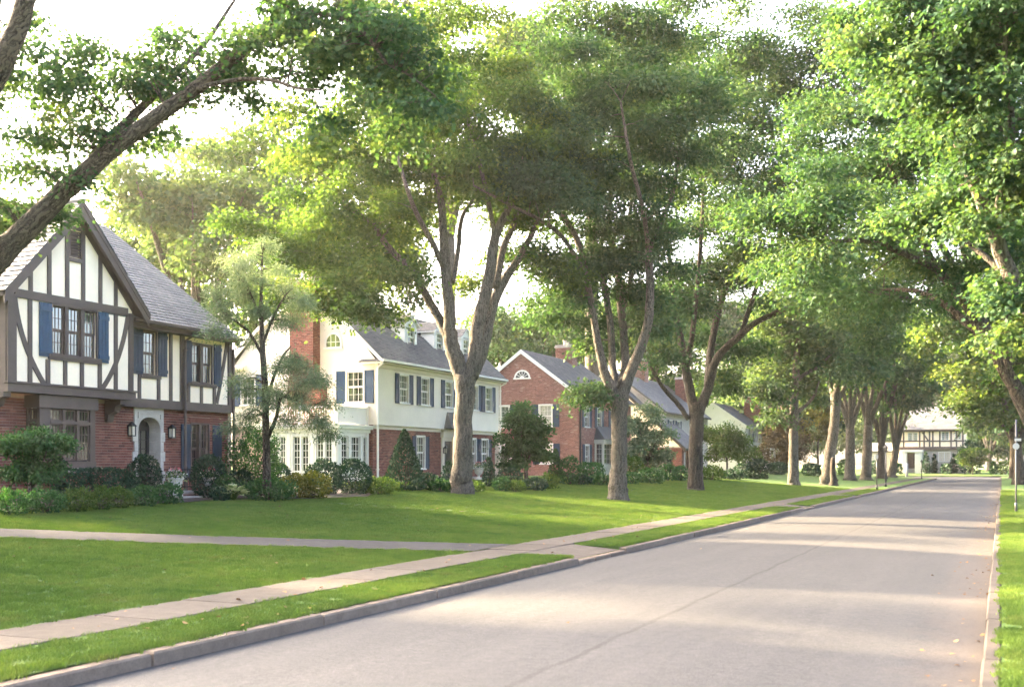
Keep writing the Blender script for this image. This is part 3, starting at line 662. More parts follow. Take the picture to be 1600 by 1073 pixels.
tree('maple_tree', 'nearest right hand tree with a pale grey limb slanting in from the photo edge', base, limbs, lobes, 520, 76, .085, M['leaf'], M['bark'], 21, sig=(.30, .30, .15), shape=MAPLE, shell=.25, group=RG, droop=.45)

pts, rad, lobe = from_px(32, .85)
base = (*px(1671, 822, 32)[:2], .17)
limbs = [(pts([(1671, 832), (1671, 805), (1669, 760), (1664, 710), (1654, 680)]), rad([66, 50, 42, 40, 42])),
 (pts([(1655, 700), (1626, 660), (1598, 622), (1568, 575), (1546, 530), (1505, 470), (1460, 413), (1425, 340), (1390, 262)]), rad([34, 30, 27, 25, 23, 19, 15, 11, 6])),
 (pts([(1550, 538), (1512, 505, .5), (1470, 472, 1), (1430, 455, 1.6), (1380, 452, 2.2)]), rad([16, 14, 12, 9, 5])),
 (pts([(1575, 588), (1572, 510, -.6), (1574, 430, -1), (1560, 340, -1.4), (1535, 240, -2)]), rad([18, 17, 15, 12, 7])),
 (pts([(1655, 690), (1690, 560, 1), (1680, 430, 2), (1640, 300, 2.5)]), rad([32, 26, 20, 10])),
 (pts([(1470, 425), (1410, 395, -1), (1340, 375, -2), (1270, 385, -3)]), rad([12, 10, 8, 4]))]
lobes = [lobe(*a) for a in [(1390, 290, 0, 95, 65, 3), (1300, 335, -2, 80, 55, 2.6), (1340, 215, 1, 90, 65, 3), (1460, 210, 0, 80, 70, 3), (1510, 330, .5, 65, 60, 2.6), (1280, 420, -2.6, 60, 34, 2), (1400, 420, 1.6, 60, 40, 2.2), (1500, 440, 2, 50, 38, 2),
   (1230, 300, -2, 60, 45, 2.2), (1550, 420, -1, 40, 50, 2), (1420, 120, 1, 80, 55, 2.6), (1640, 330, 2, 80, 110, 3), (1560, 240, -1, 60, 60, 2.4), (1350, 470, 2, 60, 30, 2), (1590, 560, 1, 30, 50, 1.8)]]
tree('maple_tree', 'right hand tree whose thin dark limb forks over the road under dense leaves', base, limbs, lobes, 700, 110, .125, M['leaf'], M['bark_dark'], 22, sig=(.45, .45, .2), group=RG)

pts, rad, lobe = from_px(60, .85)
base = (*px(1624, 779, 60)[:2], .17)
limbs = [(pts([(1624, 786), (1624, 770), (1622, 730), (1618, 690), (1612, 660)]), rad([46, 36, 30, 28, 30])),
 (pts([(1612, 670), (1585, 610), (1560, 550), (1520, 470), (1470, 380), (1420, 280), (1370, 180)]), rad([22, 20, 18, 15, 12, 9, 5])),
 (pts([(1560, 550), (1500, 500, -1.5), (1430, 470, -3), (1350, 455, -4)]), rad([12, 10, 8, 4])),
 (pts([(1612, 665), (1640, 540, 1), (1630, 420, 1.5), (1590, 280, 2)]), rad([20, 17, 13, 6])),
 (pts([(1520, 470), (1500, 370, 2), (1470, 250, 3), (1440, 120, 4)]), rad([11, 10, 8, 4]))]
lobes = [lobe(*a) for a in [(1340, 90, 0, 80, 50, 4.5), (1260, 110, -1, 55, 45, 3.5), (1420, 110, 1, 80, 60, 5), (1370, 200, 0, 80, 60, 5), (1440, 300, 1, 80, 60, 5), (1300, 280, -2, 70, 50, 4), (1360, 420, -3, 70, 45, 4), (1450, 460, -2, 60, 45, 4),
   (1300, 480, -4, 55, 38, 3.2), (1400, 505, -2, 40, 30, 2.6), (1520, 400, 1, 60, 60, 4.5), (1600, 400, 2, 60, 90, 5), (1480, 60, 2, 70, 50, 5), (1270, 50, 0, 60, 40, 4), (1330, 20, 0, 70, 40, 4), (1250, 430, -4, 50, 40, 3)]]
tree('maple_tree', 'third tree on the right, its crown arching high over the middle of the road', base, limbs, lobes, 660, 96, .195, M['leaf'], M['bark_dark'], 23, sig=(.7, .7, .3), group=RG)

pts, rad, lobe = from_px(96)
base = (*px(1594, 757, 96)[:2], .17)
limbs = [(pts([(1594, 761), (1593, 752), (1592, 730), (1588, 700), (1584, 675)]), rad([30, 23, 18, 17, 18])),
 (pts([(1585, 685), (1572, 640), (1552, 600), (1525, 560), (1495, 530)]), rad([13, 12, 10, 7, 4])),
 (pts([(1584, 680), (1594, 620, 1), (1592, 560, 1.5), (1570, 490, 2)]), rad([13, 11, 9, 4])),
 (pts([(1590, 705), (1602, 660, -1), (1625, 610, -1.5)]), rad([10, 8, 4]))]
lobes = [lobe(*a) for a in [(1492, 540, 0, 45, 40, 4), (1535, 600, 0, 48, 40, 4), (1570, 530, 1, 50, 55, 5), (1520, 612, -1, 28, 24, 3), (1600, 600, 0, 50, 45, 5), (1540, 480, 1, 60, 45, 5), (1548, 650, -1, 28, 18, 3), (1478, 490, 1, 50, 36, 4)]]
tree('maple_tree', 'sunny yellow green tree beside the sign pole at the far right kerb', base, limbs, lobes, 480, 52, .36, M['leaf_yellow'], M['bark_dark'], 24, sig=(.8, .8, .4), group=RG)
b = px(1583, 747, 136)
street_tree('maple_tree', 'farthest tree along the right kerb, leaves merging with the woods behind', b[:2], 4.5, .42, 5, 6.5, 15, 260, 50, .45, M['leaf_pale'], M['bark_dark'], 25, zf=.17, sig=(.9, .9, .5), group=RG)

# --- the row of trees farther down on the left
pts, rad, lobe = from_px(82, .85)
bx = px(1240, 757, 82); base = (bx[0], bx[1], H(bx[0]))
limbs = [(pts([(1240, 763), (1240, 752), (1240, 720), (1240, 680), (1241, 640), (1244, 580), (1246, 520), (1247, 450), (1246, 390)]), rad([30, 22, 18, 17, 16, 13, 11, 8, 4])),
 (pts([(1236, 668), (1226, 645), (1218, 622), (1206, 595)]), rad([9, 8, 6, 4])), (pts([(1238, 672), (1230, 640, 1), (1228, 610, 1)]), rad([7, 6, 4])),
 (pts([(1243, 645), (1258, 634, 0), (1272, 618, 0), (1280, 595, 0)]), rad([7, 6, 5, 3])), (pts([(1244, 596), (1258, 584), (1280, 572), (1296, 556)]), rad([8, 7, 6, 3])), (pts([(1245, 540), (1220, 520), (1200, 490)]), rad([6, 5, 3]))]
lobes = [lobe(*a) for a in [(1210, 600, 0, 36, 36, 3), (1275, 590, 0, 34, 36, 3), (1245, 540, 1, 45, 40, 4), (1210, 520, 0, 40, 40, 3), (1285, 520, 0, 36, 36, 3), (1245, 460, 0, 50, 45, 4), (1240, 400, 0, 40, 40, 3.5), (1200, 640, -1, 24, 20, 2)]]
tree('street_tree', 'pale green tree with one straight grey trunk on the lawn past the dark maple', base, limbs, lobes, 420, 48, .32, M['leaf_pale'], M['bark'], 31, sig=(.7, .7, .35), group=ROWG)
pts, rad, lobe = from_px(88, .85)
bx = px(1294, 757, 88); base = (bx[0], bx[1], H(bx[0]))
limbs = [(pts([(1291, 763), (1292, 752), (1296, 720), (1301, 680), (1305, 645), (1307, 612)]), rad([32, 26, 21, 18, 17, 21])),
 (pts([(1304, 625), (1298, 605), (1296, 580)]), rad([10, 8, 4])), (pts([(1308, 625), (1318, 608), (1324, 580)]), rad([10, 8, 4])), (pts([(1306, 625), (1308, 590, 1), (1305, 520, 1), (1305, 460, 1)]), rad([14, 10, 7, 3]))]
lobes = [lobe(*a) for a in [(1300, 565, 0, 38, 30, 3.5), (1320, 520, 1, 45, 36, 4), (1285, 530, 0, 34, 30, 3), (1345, 570, 0, 34, 30, 3), (1310, 460, 1, 45, 40, 4), (1350, 500, 1, 36, 36, 4)]]
tree('street_tree', 'leaning grey tree trunk with a dark knotted fork, beside the black stump', base, limbs, lobes, 330, 48, .34, M['leaf'], M['bark'], 32, sig=(.75, .75, .36), group=ROWG)
for u, v, d, fk, r0, k, rc, ht, lf, bk, sd, ln, lab in [
    (1328, 750, 107, 5.0, .46, 5, 5.5, 17, 'leaf', 'bark', 33, (0, .2), 'upright tree with a low left limb, right of the leaning grey trunk'),
    (1353, 748, 113, 5.6, .50, 4, 5.5, 18, 'leaf', 'bark', 34, (.2, .3), 'thick trunked tree in the row, just left of the forked dark one'),
    (1378, 743, 126, 3.9, .5, 6, 5.0, 17, 'leaf', 'bark_dark', 35, (0, 0), 'dark tree forking low into a fan of limbs behind the two sign posts'),
    (1393, 742, 136, 3.4, .48, 5, 4.4, 15, 'leaf_pale', 'bark', 36, (.5, 0), 'last street tree before the far half timbered house, spreading low to the right')]:
    b = px(u, v, d); street_tree('street_tree', lab, b[:2], fk, r0, k, rc, ht, 300, 46, .40, M[lf], M[bk], sd, ln, ROWG, sig=(.85, .85, .42), low=(.5, .75))
# --- trees behind the houses
BG = 'trees behind the houses'
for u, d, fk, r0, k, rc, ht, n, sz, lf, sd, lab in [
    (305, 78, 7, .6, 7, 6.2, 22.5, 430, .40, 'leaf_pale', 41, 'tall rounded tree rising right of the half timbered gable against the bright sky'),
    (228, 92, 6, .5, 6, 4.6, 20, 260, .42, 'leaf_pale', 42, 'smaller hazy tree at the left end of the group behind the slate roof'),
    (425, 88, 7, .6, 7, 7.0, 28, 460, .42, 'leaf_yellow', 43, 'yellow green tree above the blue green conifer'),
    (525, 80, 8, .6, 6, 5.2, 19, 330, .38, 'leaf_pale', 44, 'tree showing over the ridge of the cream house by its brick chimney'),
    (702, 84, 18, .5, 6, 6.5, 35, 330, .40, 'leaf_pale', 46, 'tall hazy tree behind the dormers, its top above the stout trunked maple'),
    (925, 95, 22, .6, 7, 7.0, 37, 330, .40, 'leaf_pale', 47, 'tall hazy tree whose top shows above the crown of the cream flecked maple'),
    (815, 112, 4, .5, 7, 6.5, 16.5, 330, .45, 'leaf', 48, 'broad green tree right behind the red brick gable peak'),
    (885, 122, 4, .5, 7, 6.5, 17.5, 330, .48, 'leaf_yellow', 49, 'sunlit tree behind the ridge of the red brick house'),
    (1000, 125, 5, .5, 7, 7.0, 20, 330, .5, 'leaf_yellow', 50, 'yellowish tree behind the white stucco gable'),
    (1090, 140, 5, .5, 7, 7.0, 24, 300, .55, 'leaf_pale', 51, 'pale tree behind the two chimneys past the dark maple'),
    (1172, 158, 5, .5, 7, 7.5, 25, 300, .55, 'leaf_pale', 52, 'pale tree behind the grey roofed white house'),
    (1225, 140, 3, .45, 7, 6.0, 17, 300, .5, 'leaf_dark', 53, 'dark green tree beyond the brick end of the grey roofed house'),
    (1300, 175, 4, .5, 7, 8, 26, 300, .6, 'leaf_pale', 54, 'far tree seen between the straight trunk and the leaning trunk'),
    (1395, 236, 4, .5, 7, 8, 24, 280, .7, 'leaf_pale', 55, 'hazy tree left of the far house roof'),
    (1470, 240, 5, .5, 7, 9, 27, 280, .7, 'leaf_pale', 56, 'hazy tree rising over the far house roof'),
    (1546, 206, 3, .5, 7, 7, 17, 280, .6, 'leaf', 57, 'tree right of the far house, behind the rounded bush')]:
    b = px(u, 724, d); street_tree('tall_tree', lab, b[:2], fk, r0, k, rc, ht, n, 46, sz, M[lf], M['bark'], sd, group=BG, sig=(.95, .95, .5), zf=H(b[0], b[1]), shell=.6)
# --- the small trees
pts, rad, lobe = from_px(33.5)
bx = px(417, 752, 33.5); base = (bx[0], bx[1], H(bx[0]))
limbs = [(pts([(417, 762), (417, 750), (416, 700), (415, 640), (413, 590), (410, 540), (408, 480), (409, 430), (410, 395)]), rad([17, 14, 12, 11, 10, 9, 6, 4, 2])),
 (pts([(416, 690), (432, 650, -.3), (440, 620, -.4), (470, 632, -.6), (500, 665, -.8)]), rad([7, 6, 4.5, 3, 1.5])), (pts([(416, 640), (424, 600), (440, 560), (455, 540)]), rad([6, 5, 4, 2])),
 (pts([(412, 560), (390, 520), (365, 500), (345, 485)]), rad([5, 4, 3, 2])), (pts([(410, 540), (425, 500), (440, 470), (452, 455)]), rad([5, 4, 3, 1.5])), (pts([(413, 600), (396, 590), (376, 596)]), rad([4, 3, 1.5])),
 (pts([(408, 500), (392, 460), (380, 430)]), rad([4, 3, 1.5])), (pts([(415, 650), (398, 640), (380, 655)]), rad([4, 3, 1.5]))]
lobes = [lobe(*a) for a in [(410, 430, 0, 55, 30, 1.2), (375, 475, 0, 42, 26, 1.0), (445, 480, 0, 38, 26, 1.0), (455, 570, -.2, 38, 22, .9), (485, 640, -.6, 40, 28, .9), (440, 620, -.4, 40, 20, .8), (375, 600, 0, 26, 22, .7), (470, 600, -.3, 30, 20, .8), (375, 520, .2, 34, 16, .8), (380, 660, 0, 22, 16, .6), (412, 395, 0, 22, 18, .6), (505, 672, -.8, 22, 14, .5)]]
tree('cedar_tree', 'slim blue green conifer with layered drooping sprays at the corner of the half timbered house', base, limbs, lobes, 330, 100, .11, M['needle'], M['bark_dark'], 61, sig=(.24, .24, .13), shape=NEEDLE, shell=.1, up=.9, droop=.35)
def small_tree(name, label, u, X, htop, hw, fk, r0, leaf, sd, n=120, per=46, size=.13, k=4, zf=None, bark='bark_dark', rz=None, sig=None):
    y, d = yx(u, X); z = H(X, y) if zf is None else zf; rg = np.random.default_rng(sd)
    b = np.array((X, y, z)); f = b + (0, 0, fk); limbs = [([b - (0, 0, .1), b + (0, 0, .1), b + (0, 0, fk * .6), f], [r0 * 1.5, r0 * 1.1, r0, r0 * .9])]; lobes = []
    for i in range(k):
        a = 2 * pi * i / k + rg.uniform(-.4, .4); dr = np.array((cos(a), sin(a), 0)); t = f + dr * hw * .62 + (0, 0, (htop - fk) * rg.uniform(.45, .7))
        limbs.append(([f - (0, 0, .1 * fk), f + dr * hw * .25 + (0, 0, (htop - fk) * .22), t], [r0 * .6, r0 * .4, r0 * .12])); lobes.append((t, (hw * .5, hw * .5, (htop - fk) * .3)))
        lobes.append((f + dr * hw * .6 + (0, 0, (htop - fk) * .22), (hw * .42, hw * .42, (htop - fk) * .22)))
    lobes.append((b + (0, 0, htop - (htop - fk) * .28), (hw * .6, hw * .6, (htop - fk) * .28)))
    s = hw * .2
    return tree(name, label, tuple(b), limbs, lobes, n, per, size, M[leaf], M[bark], sd, sig=sig or (s, s, s * .6), shell=.5, sides=6)
small_tree('small_tree', 'light green young tree in front of the white house past the dark maple', 1136, -22.5, 4.9, 2.3, 1.5, .09, 'leaf_lime', 62, 170, 50, .20)
small_tree('small_tree', 'russet leaved small tree behind the straight grey trunk', 1226, -22, 5.6, 2.6, 1.3, .10, 'leaf_rust', 63, 150, 46, .26)
small_tree('small_tree', 'yellow green small tree between the straight and the leaning trunk', 1278, -20, 8.5, 2.0, 4.0, .12, 'leaf_gold', 64, 120, 44, .26)
small_tree('small_tree', 'spindly sapling on the lawn of the far house', 1520, xy(1520, 181.5)[0], 4.0, 1.8, 1.7, .09, 'leaf_lime', 65, 80, 40, .26, zf=.5)
small_tree('small_tree', 'sparse blue green small tree against the white stucco gable', 1012, -23.5, 5.4, 1.7, 1.2, .10, 'needle', 66, 110, 46, .20)
small_tree('small_tree', 'round topped dark tree with a sunlit yellow cap before the red brick gable', 822, -23.4, 4.2, 1.25, .9, .11, 'leaf_shrub', 67, 210, 70, .15, k=5)
small_tree('small_tree', 'little many stemmed tree with glossy leaves below the bay window', 52, -21.6, 1.95, .80, .55, .06, 'leaf_shrub', 68, 200, 62, .075, k=6)
# --- woods far behind the street, plus out of view leaf masses added for shade
def woods_and_shade_leaves():
    rg = np.random.default_rng(77); C = []; 
    for i in range(150):
        t = i / 149; x = -190 + 290 * t; y = 262 + rg.uniform(-16, 22) + 18 * sin(t * 9); h = rg.uniform(13, 24)
        C.append(lobe_points(rg, [((x, y, h * .62), (6.5, 6.5, h * .4))], 60, .7))
    for i in range(70):
        t = i / 69; y = 60 + 190 * t; x = -78 - 10 * sin(t * 7) + rg.uniform(-10, 6) - 40 * (t < .33); h = rg.uniform(9, 13) if t < .45 else rg.uniform(11, 19)
        C.append(lobe_points(rg, [((x, y, h * .5), (5.5, 5.5, h * .5))], 60, .7))
    for i in range(60):
        t = i / 59; y = 120 + 150 * t; x = 22 + rg.uniform(-5, 9); h = rg.uniform(9, 17)
        C.append(lobe_points(rg, [((x, y, h * .55), (5, 5, h * .48))], 50, .7))
    for i in range(80):  # unseen tree row behind the camera, added to shade the end walls
        t = i / 79; x = -80 + 66 * t; y = -26 + rg.uniform(-6, 4); h = rg.uniform(14, 21)
        C.append(lobe_points(rg, [((x, y, h * .55), (6, 6, h * .46))], 60, .7))
    C = np.concatenate(C); P, D, Nn, sz, var = spray(rg, C, 13, (1.1, 1.1, .7), .95)
    C = []
    for i in range(62):                                   # hidden leaf clumps added behind the half timbered house, spaced to streak the sunlight
        y = rg.uniform(0, 44); x = -45 + 3 * sin(y) + rg.uniform(-4, 4); z = rg.uniform(4, 15) if y < 24 else rg.uniform(3, 11)
        C.append(lobe_points(rg, [((x, y, z), (1.9, 1.9, .9))], 18, .3))
    q = spray(rg, np.concatenate(C), 46, (.6, .6, .4), .42)
    P, D, Nn, sz, var = [np.concatenate(e) for e in zip((P, D, Nn, sz, var), q)]
    link('woods_and_shade_leaves', leaf_mesh('woods_and_shade_leaves', P, D, Nn, sz, var, M['leaf_pale']), None, 'stuff')['label'] = 'hazy green woods beyond the street, with out of view leaf masses added for shade'
woods_and_shade_leaves()

# ------------------------------------------------------------------ shrubs and hedges
def shrub(name, label, cat, base, r, size, leaf, kind='round', seed=1, group=None, cover=2.6, shape=DIAMOND, stems=5):
    rg = np.random.default_rng(seed * 31 + 7); rx, ry, rz = r; root = thing(name, label, cat, base, group)
    area = 2 * pi * ((rx * ry + rx * rz + ry * rz) / 3) * (1.25 if kind == 'box' else 1.0); n = int(min(15000, max(300, cover * area / (size * size * .36))))
    d = unit(rg.normal(size=(n, 3))); d[:, 2] = np.where(d[:, 2] < -.93, -d[:, 2], d[:, 2])
    ph = rg.uniform(0, 6, 6)
    bump = 1 + .10 * np.sin(d[:, 0] * 6 + ph[0]) * np.sin(d[:, 1] * 6 + ph[1]) + .07 * np.sin(d[:, 2] * 9 + ph[2] + d[:, 0] * 5) + .05 * np.sin(d[:, 1] * 15 + ph[3]) * np.sin(d[:, 2] * 13 + ph[4])
    if kind in ('clipped', 'box', 'cone'): bump = 1 + (bump - 1) * .45
    if kind == 'wild': bump = 1 + (bump - 1) * 1.9
    rad = bump * np.where(rg.uniform(size=n) < .75, rg.uniform(.86, 1.03, n), rg.uniform(.55, .9, n))
    if kind == 'wild': rad *= rg.uniform(.85, 1.14, n)
    if kind == 'box':
        q = 5.0; nn = (np.abs(d) ** q).sum(1) ** (1 / q); d2 = d / nn[:, None]
    else: d2 = d
    P = d2 * rad[:, None] * np.array((rx, ry, rz))
    if kind == 'cone':
        zz = rg.uniform(0, 1, n) ** 1.35; a = rg.uniform(0, 2 * pi, n); w = (1 - zz) ** .8 * np.minimum(1, .55 + zz * 4) * rad
        P = np.stack((rx * w * np.cos(a), ry * w * np.sin(a), (2 * zz - 1) * rz), 1); d2 = np.stack((np.cos(a), np.sin(a), np.full(n, .5)), 1)
    P[:, 2] += rz * .92; P = P[P[:, 2] > .015] if False else P
    P[:, 2] = np.abs(P[:, 2]) + .01
    D = unit(d2) * .55 + rg.normal(size=(n, 3)) * .45 + np.array((0, 0, .35 if kind != 'wild' else .55)); Nn = unit(d2) * .8 + rg.normal(size=(n, 3)) * .45 + np.array((0, 0, .4))
    var = np.clip(.42 + rg.normal(0, .17, n) + .12 * np.sin(P[:, 0] * 5 / rx + ph[5]) * np.sin(P[:, 1] * 5 / ry), 0, 1)
    link('foliage', leaf_mesh('foliage', P, D, Nn, size * rg.uniform(.65, 1.25, n), var, M[leaf], shape), root)
    mb = MB(); o = np.array(base)
    for i in range(stems):
        a = rg.uniform(0, 6.28); e = o + (cos(a) * rx * .55, sin(a) * ry * .55, rz * rg.uniform(.9, 1.3)); s = o + (cos(a) * .01, sin(a) * .01, -.05)
        mb.tube([s, (s + e) / 2 + (0, 0, rz * .15), e], [.03 * (rx + .4), .022 * (rx + .4), .006], 5)
    mb.build('stem', M['bark_dark'], root, True); return root
SG = 'shrubs in the beds before the houses'
cnt = [0]
def sh(u, vt, vb, w, X, kind, leaf, label, ry=1.0, name='shrub', cat=None, size=None, cover=2.6, shape=DIAMOND, zf=None, stems=5):
    """a shrub standing at x = X in photo column u, as tall and wide as it shows there"""
    cnt[0] += 1
    if zf is None:
        for q in range(0, 600):
            xx = -11 - q * .03; yy, dd = yx(u, xx)
            if zd(vb - 2, dd) <= H(xx, yy): X = xx; break
    y, d = yx(u, X); k = d / F; rz = (vb - vt) * k / 1.95; rx = w * k / 2
    z = H(X, y) if zf is None else zf
    return shrub(name, label, cat or name, (X, y, z), (min(rx, 1.3) * ry if kind == 'box' else rx * ry, rx, rz), size or max(.05, d * .0022), leaf, kind, cnt[0] + 100, SG, cover, shape, stems)
for a in [
    (18, 770, 806, 60, -21.2, 'wild', 'leaf_shrub', 'low leafy shrub at the left edge of the bed, left of the little tree stems'),
    (72, 768, 804, 56, -21.25, 'wild', 'leaf_shrub', 'low leafy shrub directly in front of the little tree stems'),
    (120, 766, 802, 52, -21.25, 'wild', 'leaf_lime', 'bright leafy shrub with a few pale leaves below the clipped hedge', ),
    (158, 762, 799, 34, -21.3, 'wild', 'leaf_lime', 'tall feathery bright shrub in the middle of the front row'),
    (186, 764, 796, 40, -21.35, 'round', 'leaf_lime', 'feathery green mound right of the tallest bright shrub'),
    (224, 762, 793, 44, -21.5, 'round', 'leaf_shrub', 'feathery mound below the round yew, left of the fern like shrub'),
    (264, 757, 790, 40, -21.9, 'wild', 'leaf_shrub', 'dark fern like shrub left of the stone steps'),
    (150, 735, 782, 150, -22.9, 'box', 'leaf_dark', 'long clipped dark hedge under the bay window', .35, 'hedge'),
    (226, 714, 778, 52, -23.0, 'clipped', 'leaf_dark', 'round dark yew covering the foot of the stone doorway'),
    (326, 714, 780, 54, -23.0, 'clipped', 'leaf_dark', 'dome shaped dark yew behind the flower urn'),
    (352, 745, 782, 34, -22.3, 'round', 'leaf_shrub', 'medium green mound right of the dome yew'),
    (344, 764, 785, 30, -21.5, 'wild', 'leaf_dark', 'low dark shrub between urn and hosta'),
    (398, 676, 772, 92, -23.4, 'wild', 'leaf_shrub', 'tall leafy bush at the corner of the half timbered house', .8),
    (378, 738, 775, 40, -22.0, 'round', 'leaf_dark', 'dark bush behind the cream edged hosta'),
    (420, 752, 784, 76, -20.7, 'wild', 'leaf_shrub', 'low spreading shrub around the conifer trunk'),
    (462, 744, 780, 52, -21.0, 'round', 'leaf_gold', 'yellowish shrub partly hidden behind the golden mound'),
    (490, 741, 781, 52, -20.6, 'round', 'leaf_gold', 'golden topped round shrub at the lawn corner'),
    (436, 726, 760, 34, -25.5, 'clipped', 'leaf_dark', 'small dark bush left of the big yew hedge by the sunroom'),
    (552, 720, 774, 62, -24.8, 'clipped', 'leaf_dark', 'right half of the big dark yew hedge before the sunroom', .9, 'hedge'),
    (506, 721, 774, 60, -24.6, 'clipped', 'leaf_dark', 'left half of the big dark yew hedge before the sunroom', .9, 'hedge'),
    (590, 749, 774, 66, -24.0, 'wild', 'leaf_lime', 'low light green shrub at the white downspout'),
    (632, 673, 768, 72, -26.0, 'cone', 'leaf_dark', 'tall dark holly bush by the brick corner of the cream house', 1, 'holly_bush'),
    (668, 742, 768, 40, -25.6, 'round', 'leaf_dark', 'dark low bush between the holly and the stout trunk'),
    (690, 752, 770, 44, -25.0, 'round', 'leaf_shrub', 'green mound touching the left of the stout trunk'),
    (703, 724, 762, 22, -26.6, 'round', 'leaf_dark', 'dark bush beside the front door of the cream house'),
    (745, 757, 771, 22, -24.5, 'wild', 'leaf_lime', 'grey green tuft touching the right of the stout trunk'),
    (764, 716, 762, 25, -26.3, 'cone', 'leaf_dark', 'dark pointed yew behind the red flower urn', 1, 'yew_bush'),
    (784, 749, 769, 28, -24.8, 'clipped', 'leaf_shrub', 'neat round box ball right of the brick step'),
    (804, 755, 770, 34, -24.6, 'wild', 'leaf_lime', 'low pale shrub under the round topped dark tree'),
    (796, 735, 762, 40, -26.2, 'round', 'leaf_dark', 'dark shrub behind the box ball'),
    (835, 750, 768, 40, -25.2, 'round', 'leaf_dark', 'dark low shrub right of the yellow capped tree'),
    (858, 742, 766, 28, -24.8, 'wild', 'leaf_lime', 'pale green shrub before the brick gable wall'),
    (868, 704, 757, 30, -25.6, 'cone', 'leaf_shrub', 'upright shrub below the ground floor window of the brick gable', 1),
    (890, 716, 759, 32, -25.8, 'round', 'leaf_shrub', 'upright grey green shrub at the corner of the red brick house'),
    (924, 726, 756, 52, -26.0, 'box', 'leaf_shrub', 'clipped hedge under the white bay of the red brick house', .6, 'hedge'),
    (906, 746, 759, 34, -24.6, 'round', 'leaf_dark', 'low dark mound under the clipped hedge'),
    (938, 742, 760, 36, -24.0, 'round', 'leaf_shrub', 'low round mound left of the cream flecked maple trunk'),
    (988, 715, 748, 34, -26.0, 'round', 'leaf_lime', 'two tone rounded shrub right of the cream flecked maple trunk'),
    (987, 741, 758, 26, -23.6, 'round', 'leaf_shrub', 'small ball at the foot of the two tone shrub'),
    (1018, 735, 757, 46, -23.4, 'round', 'leaf_shrub', 'broad mound below the sparse blue green tree'),
    (1008, 690, 742, 44, -25.6, 'round', 'leaf_dark', 'dense blue green bush in front of the brick porch', ),
    (1044, 728, 753, 34, -24.2, 'round', 'leaf_shrub', 'rounded shrub below the brick porch pillar'),
    (1063, 731, 753, 24, -23.5, 'round', 'leaf_shrub', 'pale ball left of the dark maple trunk'),
    (1112, 732, 752, 36, -23.4, 'wild', 'leaf_lime', 'loose flowering shrub right of the dark maple trunk'),
    (1140, 738, 750, 40, -22.2, 'wild', 'leaf_dark', 'low dark planting at the foot of the light green young tree'),
    (1160, 728, 749, 24, -23.0, 'round', 'leaf_dark', 'dark ball right of the light green young tree'),
    (1172, 702, 742, 42, -26.0, 'round', 'leaf_lime', 'large yellow green bush before the far white house'),
    (1186, 720, 744, 34, -24.0, 'round', 'leaf_dark', 'dark round bush below the large yellow green one'),
    (1188, 693, 730, 28, -28.0, 'round', 'leaf_dark', 'dark clipped bush at the end of the grey roofed house'),
    (1178, 744, 750, 14, -20.4, 'round', 'leaf_dark', 'small dark ball alone at the edge of the bed'),
    (1194, 745, 750, 9, -19.6, 'round', 'leaf_dark', 'tiny dark ball alone on the lawn'),
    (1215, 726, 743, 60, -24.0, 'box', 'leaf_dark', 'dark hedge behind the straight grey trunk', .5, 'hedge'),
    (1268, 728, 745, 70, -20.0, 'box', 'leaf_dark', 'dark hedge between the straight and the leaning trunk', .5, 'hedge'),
    (1322, 722, 744, 46, -19.0, 'box', 'leaf_shrub', 'green hedge behind the leaning trunk', .6, 'hedge')]:
    sh(*a)
Yf = 186
def shy(u, vt, vb, w, Y, *r, **k):
    X, d = xy(u, Y); sh(u, vt, vb, w, X, *r, zf=.5, **k)
for a in [
    (1447, 703, 735, 13, 188, 'cone', 'leaf_dark', 'dark pointed arborvitae right of the far front door', 1, 'arborvitae'),
    (1460, 706, 735, 8, 189, 'cone', 'leaf_dark', 'slim arborvitae left of the far lattice window', 1, 'arborvitae'),
    (1490, 704, 734, 11, 189, 'cone', 'leaf_dark', 'pointed arborvitae right of the far lattice window', 1, 'arborvitae'),
    (1478, 722, 734, 44, 187.5, 'box', 'leaf_dark', 'low clipped hedge under the far lattice window', .5, 'hedge'),
    (1516, 684, 733, 38, 187, 'round', 'leaf_dark', 'huge rounded bush at the right end of the far house', 1),
    (1400, 722, 735, 26, 186, 'box', 'leaf_dark', 'dark hedge left of the far front door', .6, 'hedge'),
    (1552, 723, 741, 11, 178.5, 'cone', 'leaf_shrub', 'small pointed shrub at the far right corner of the road', 1),
    (1572, 722, 741, 26, 179.5, 'round', 'leaf_lime', 'pale round shrubs where the road ends on the right', 1),
    (1368, 720, 738, 40, 172, 'box', 'leaf_dark', 'dark hedge behind the last street trees', .5, 'hedge')]:
    shy(*a)
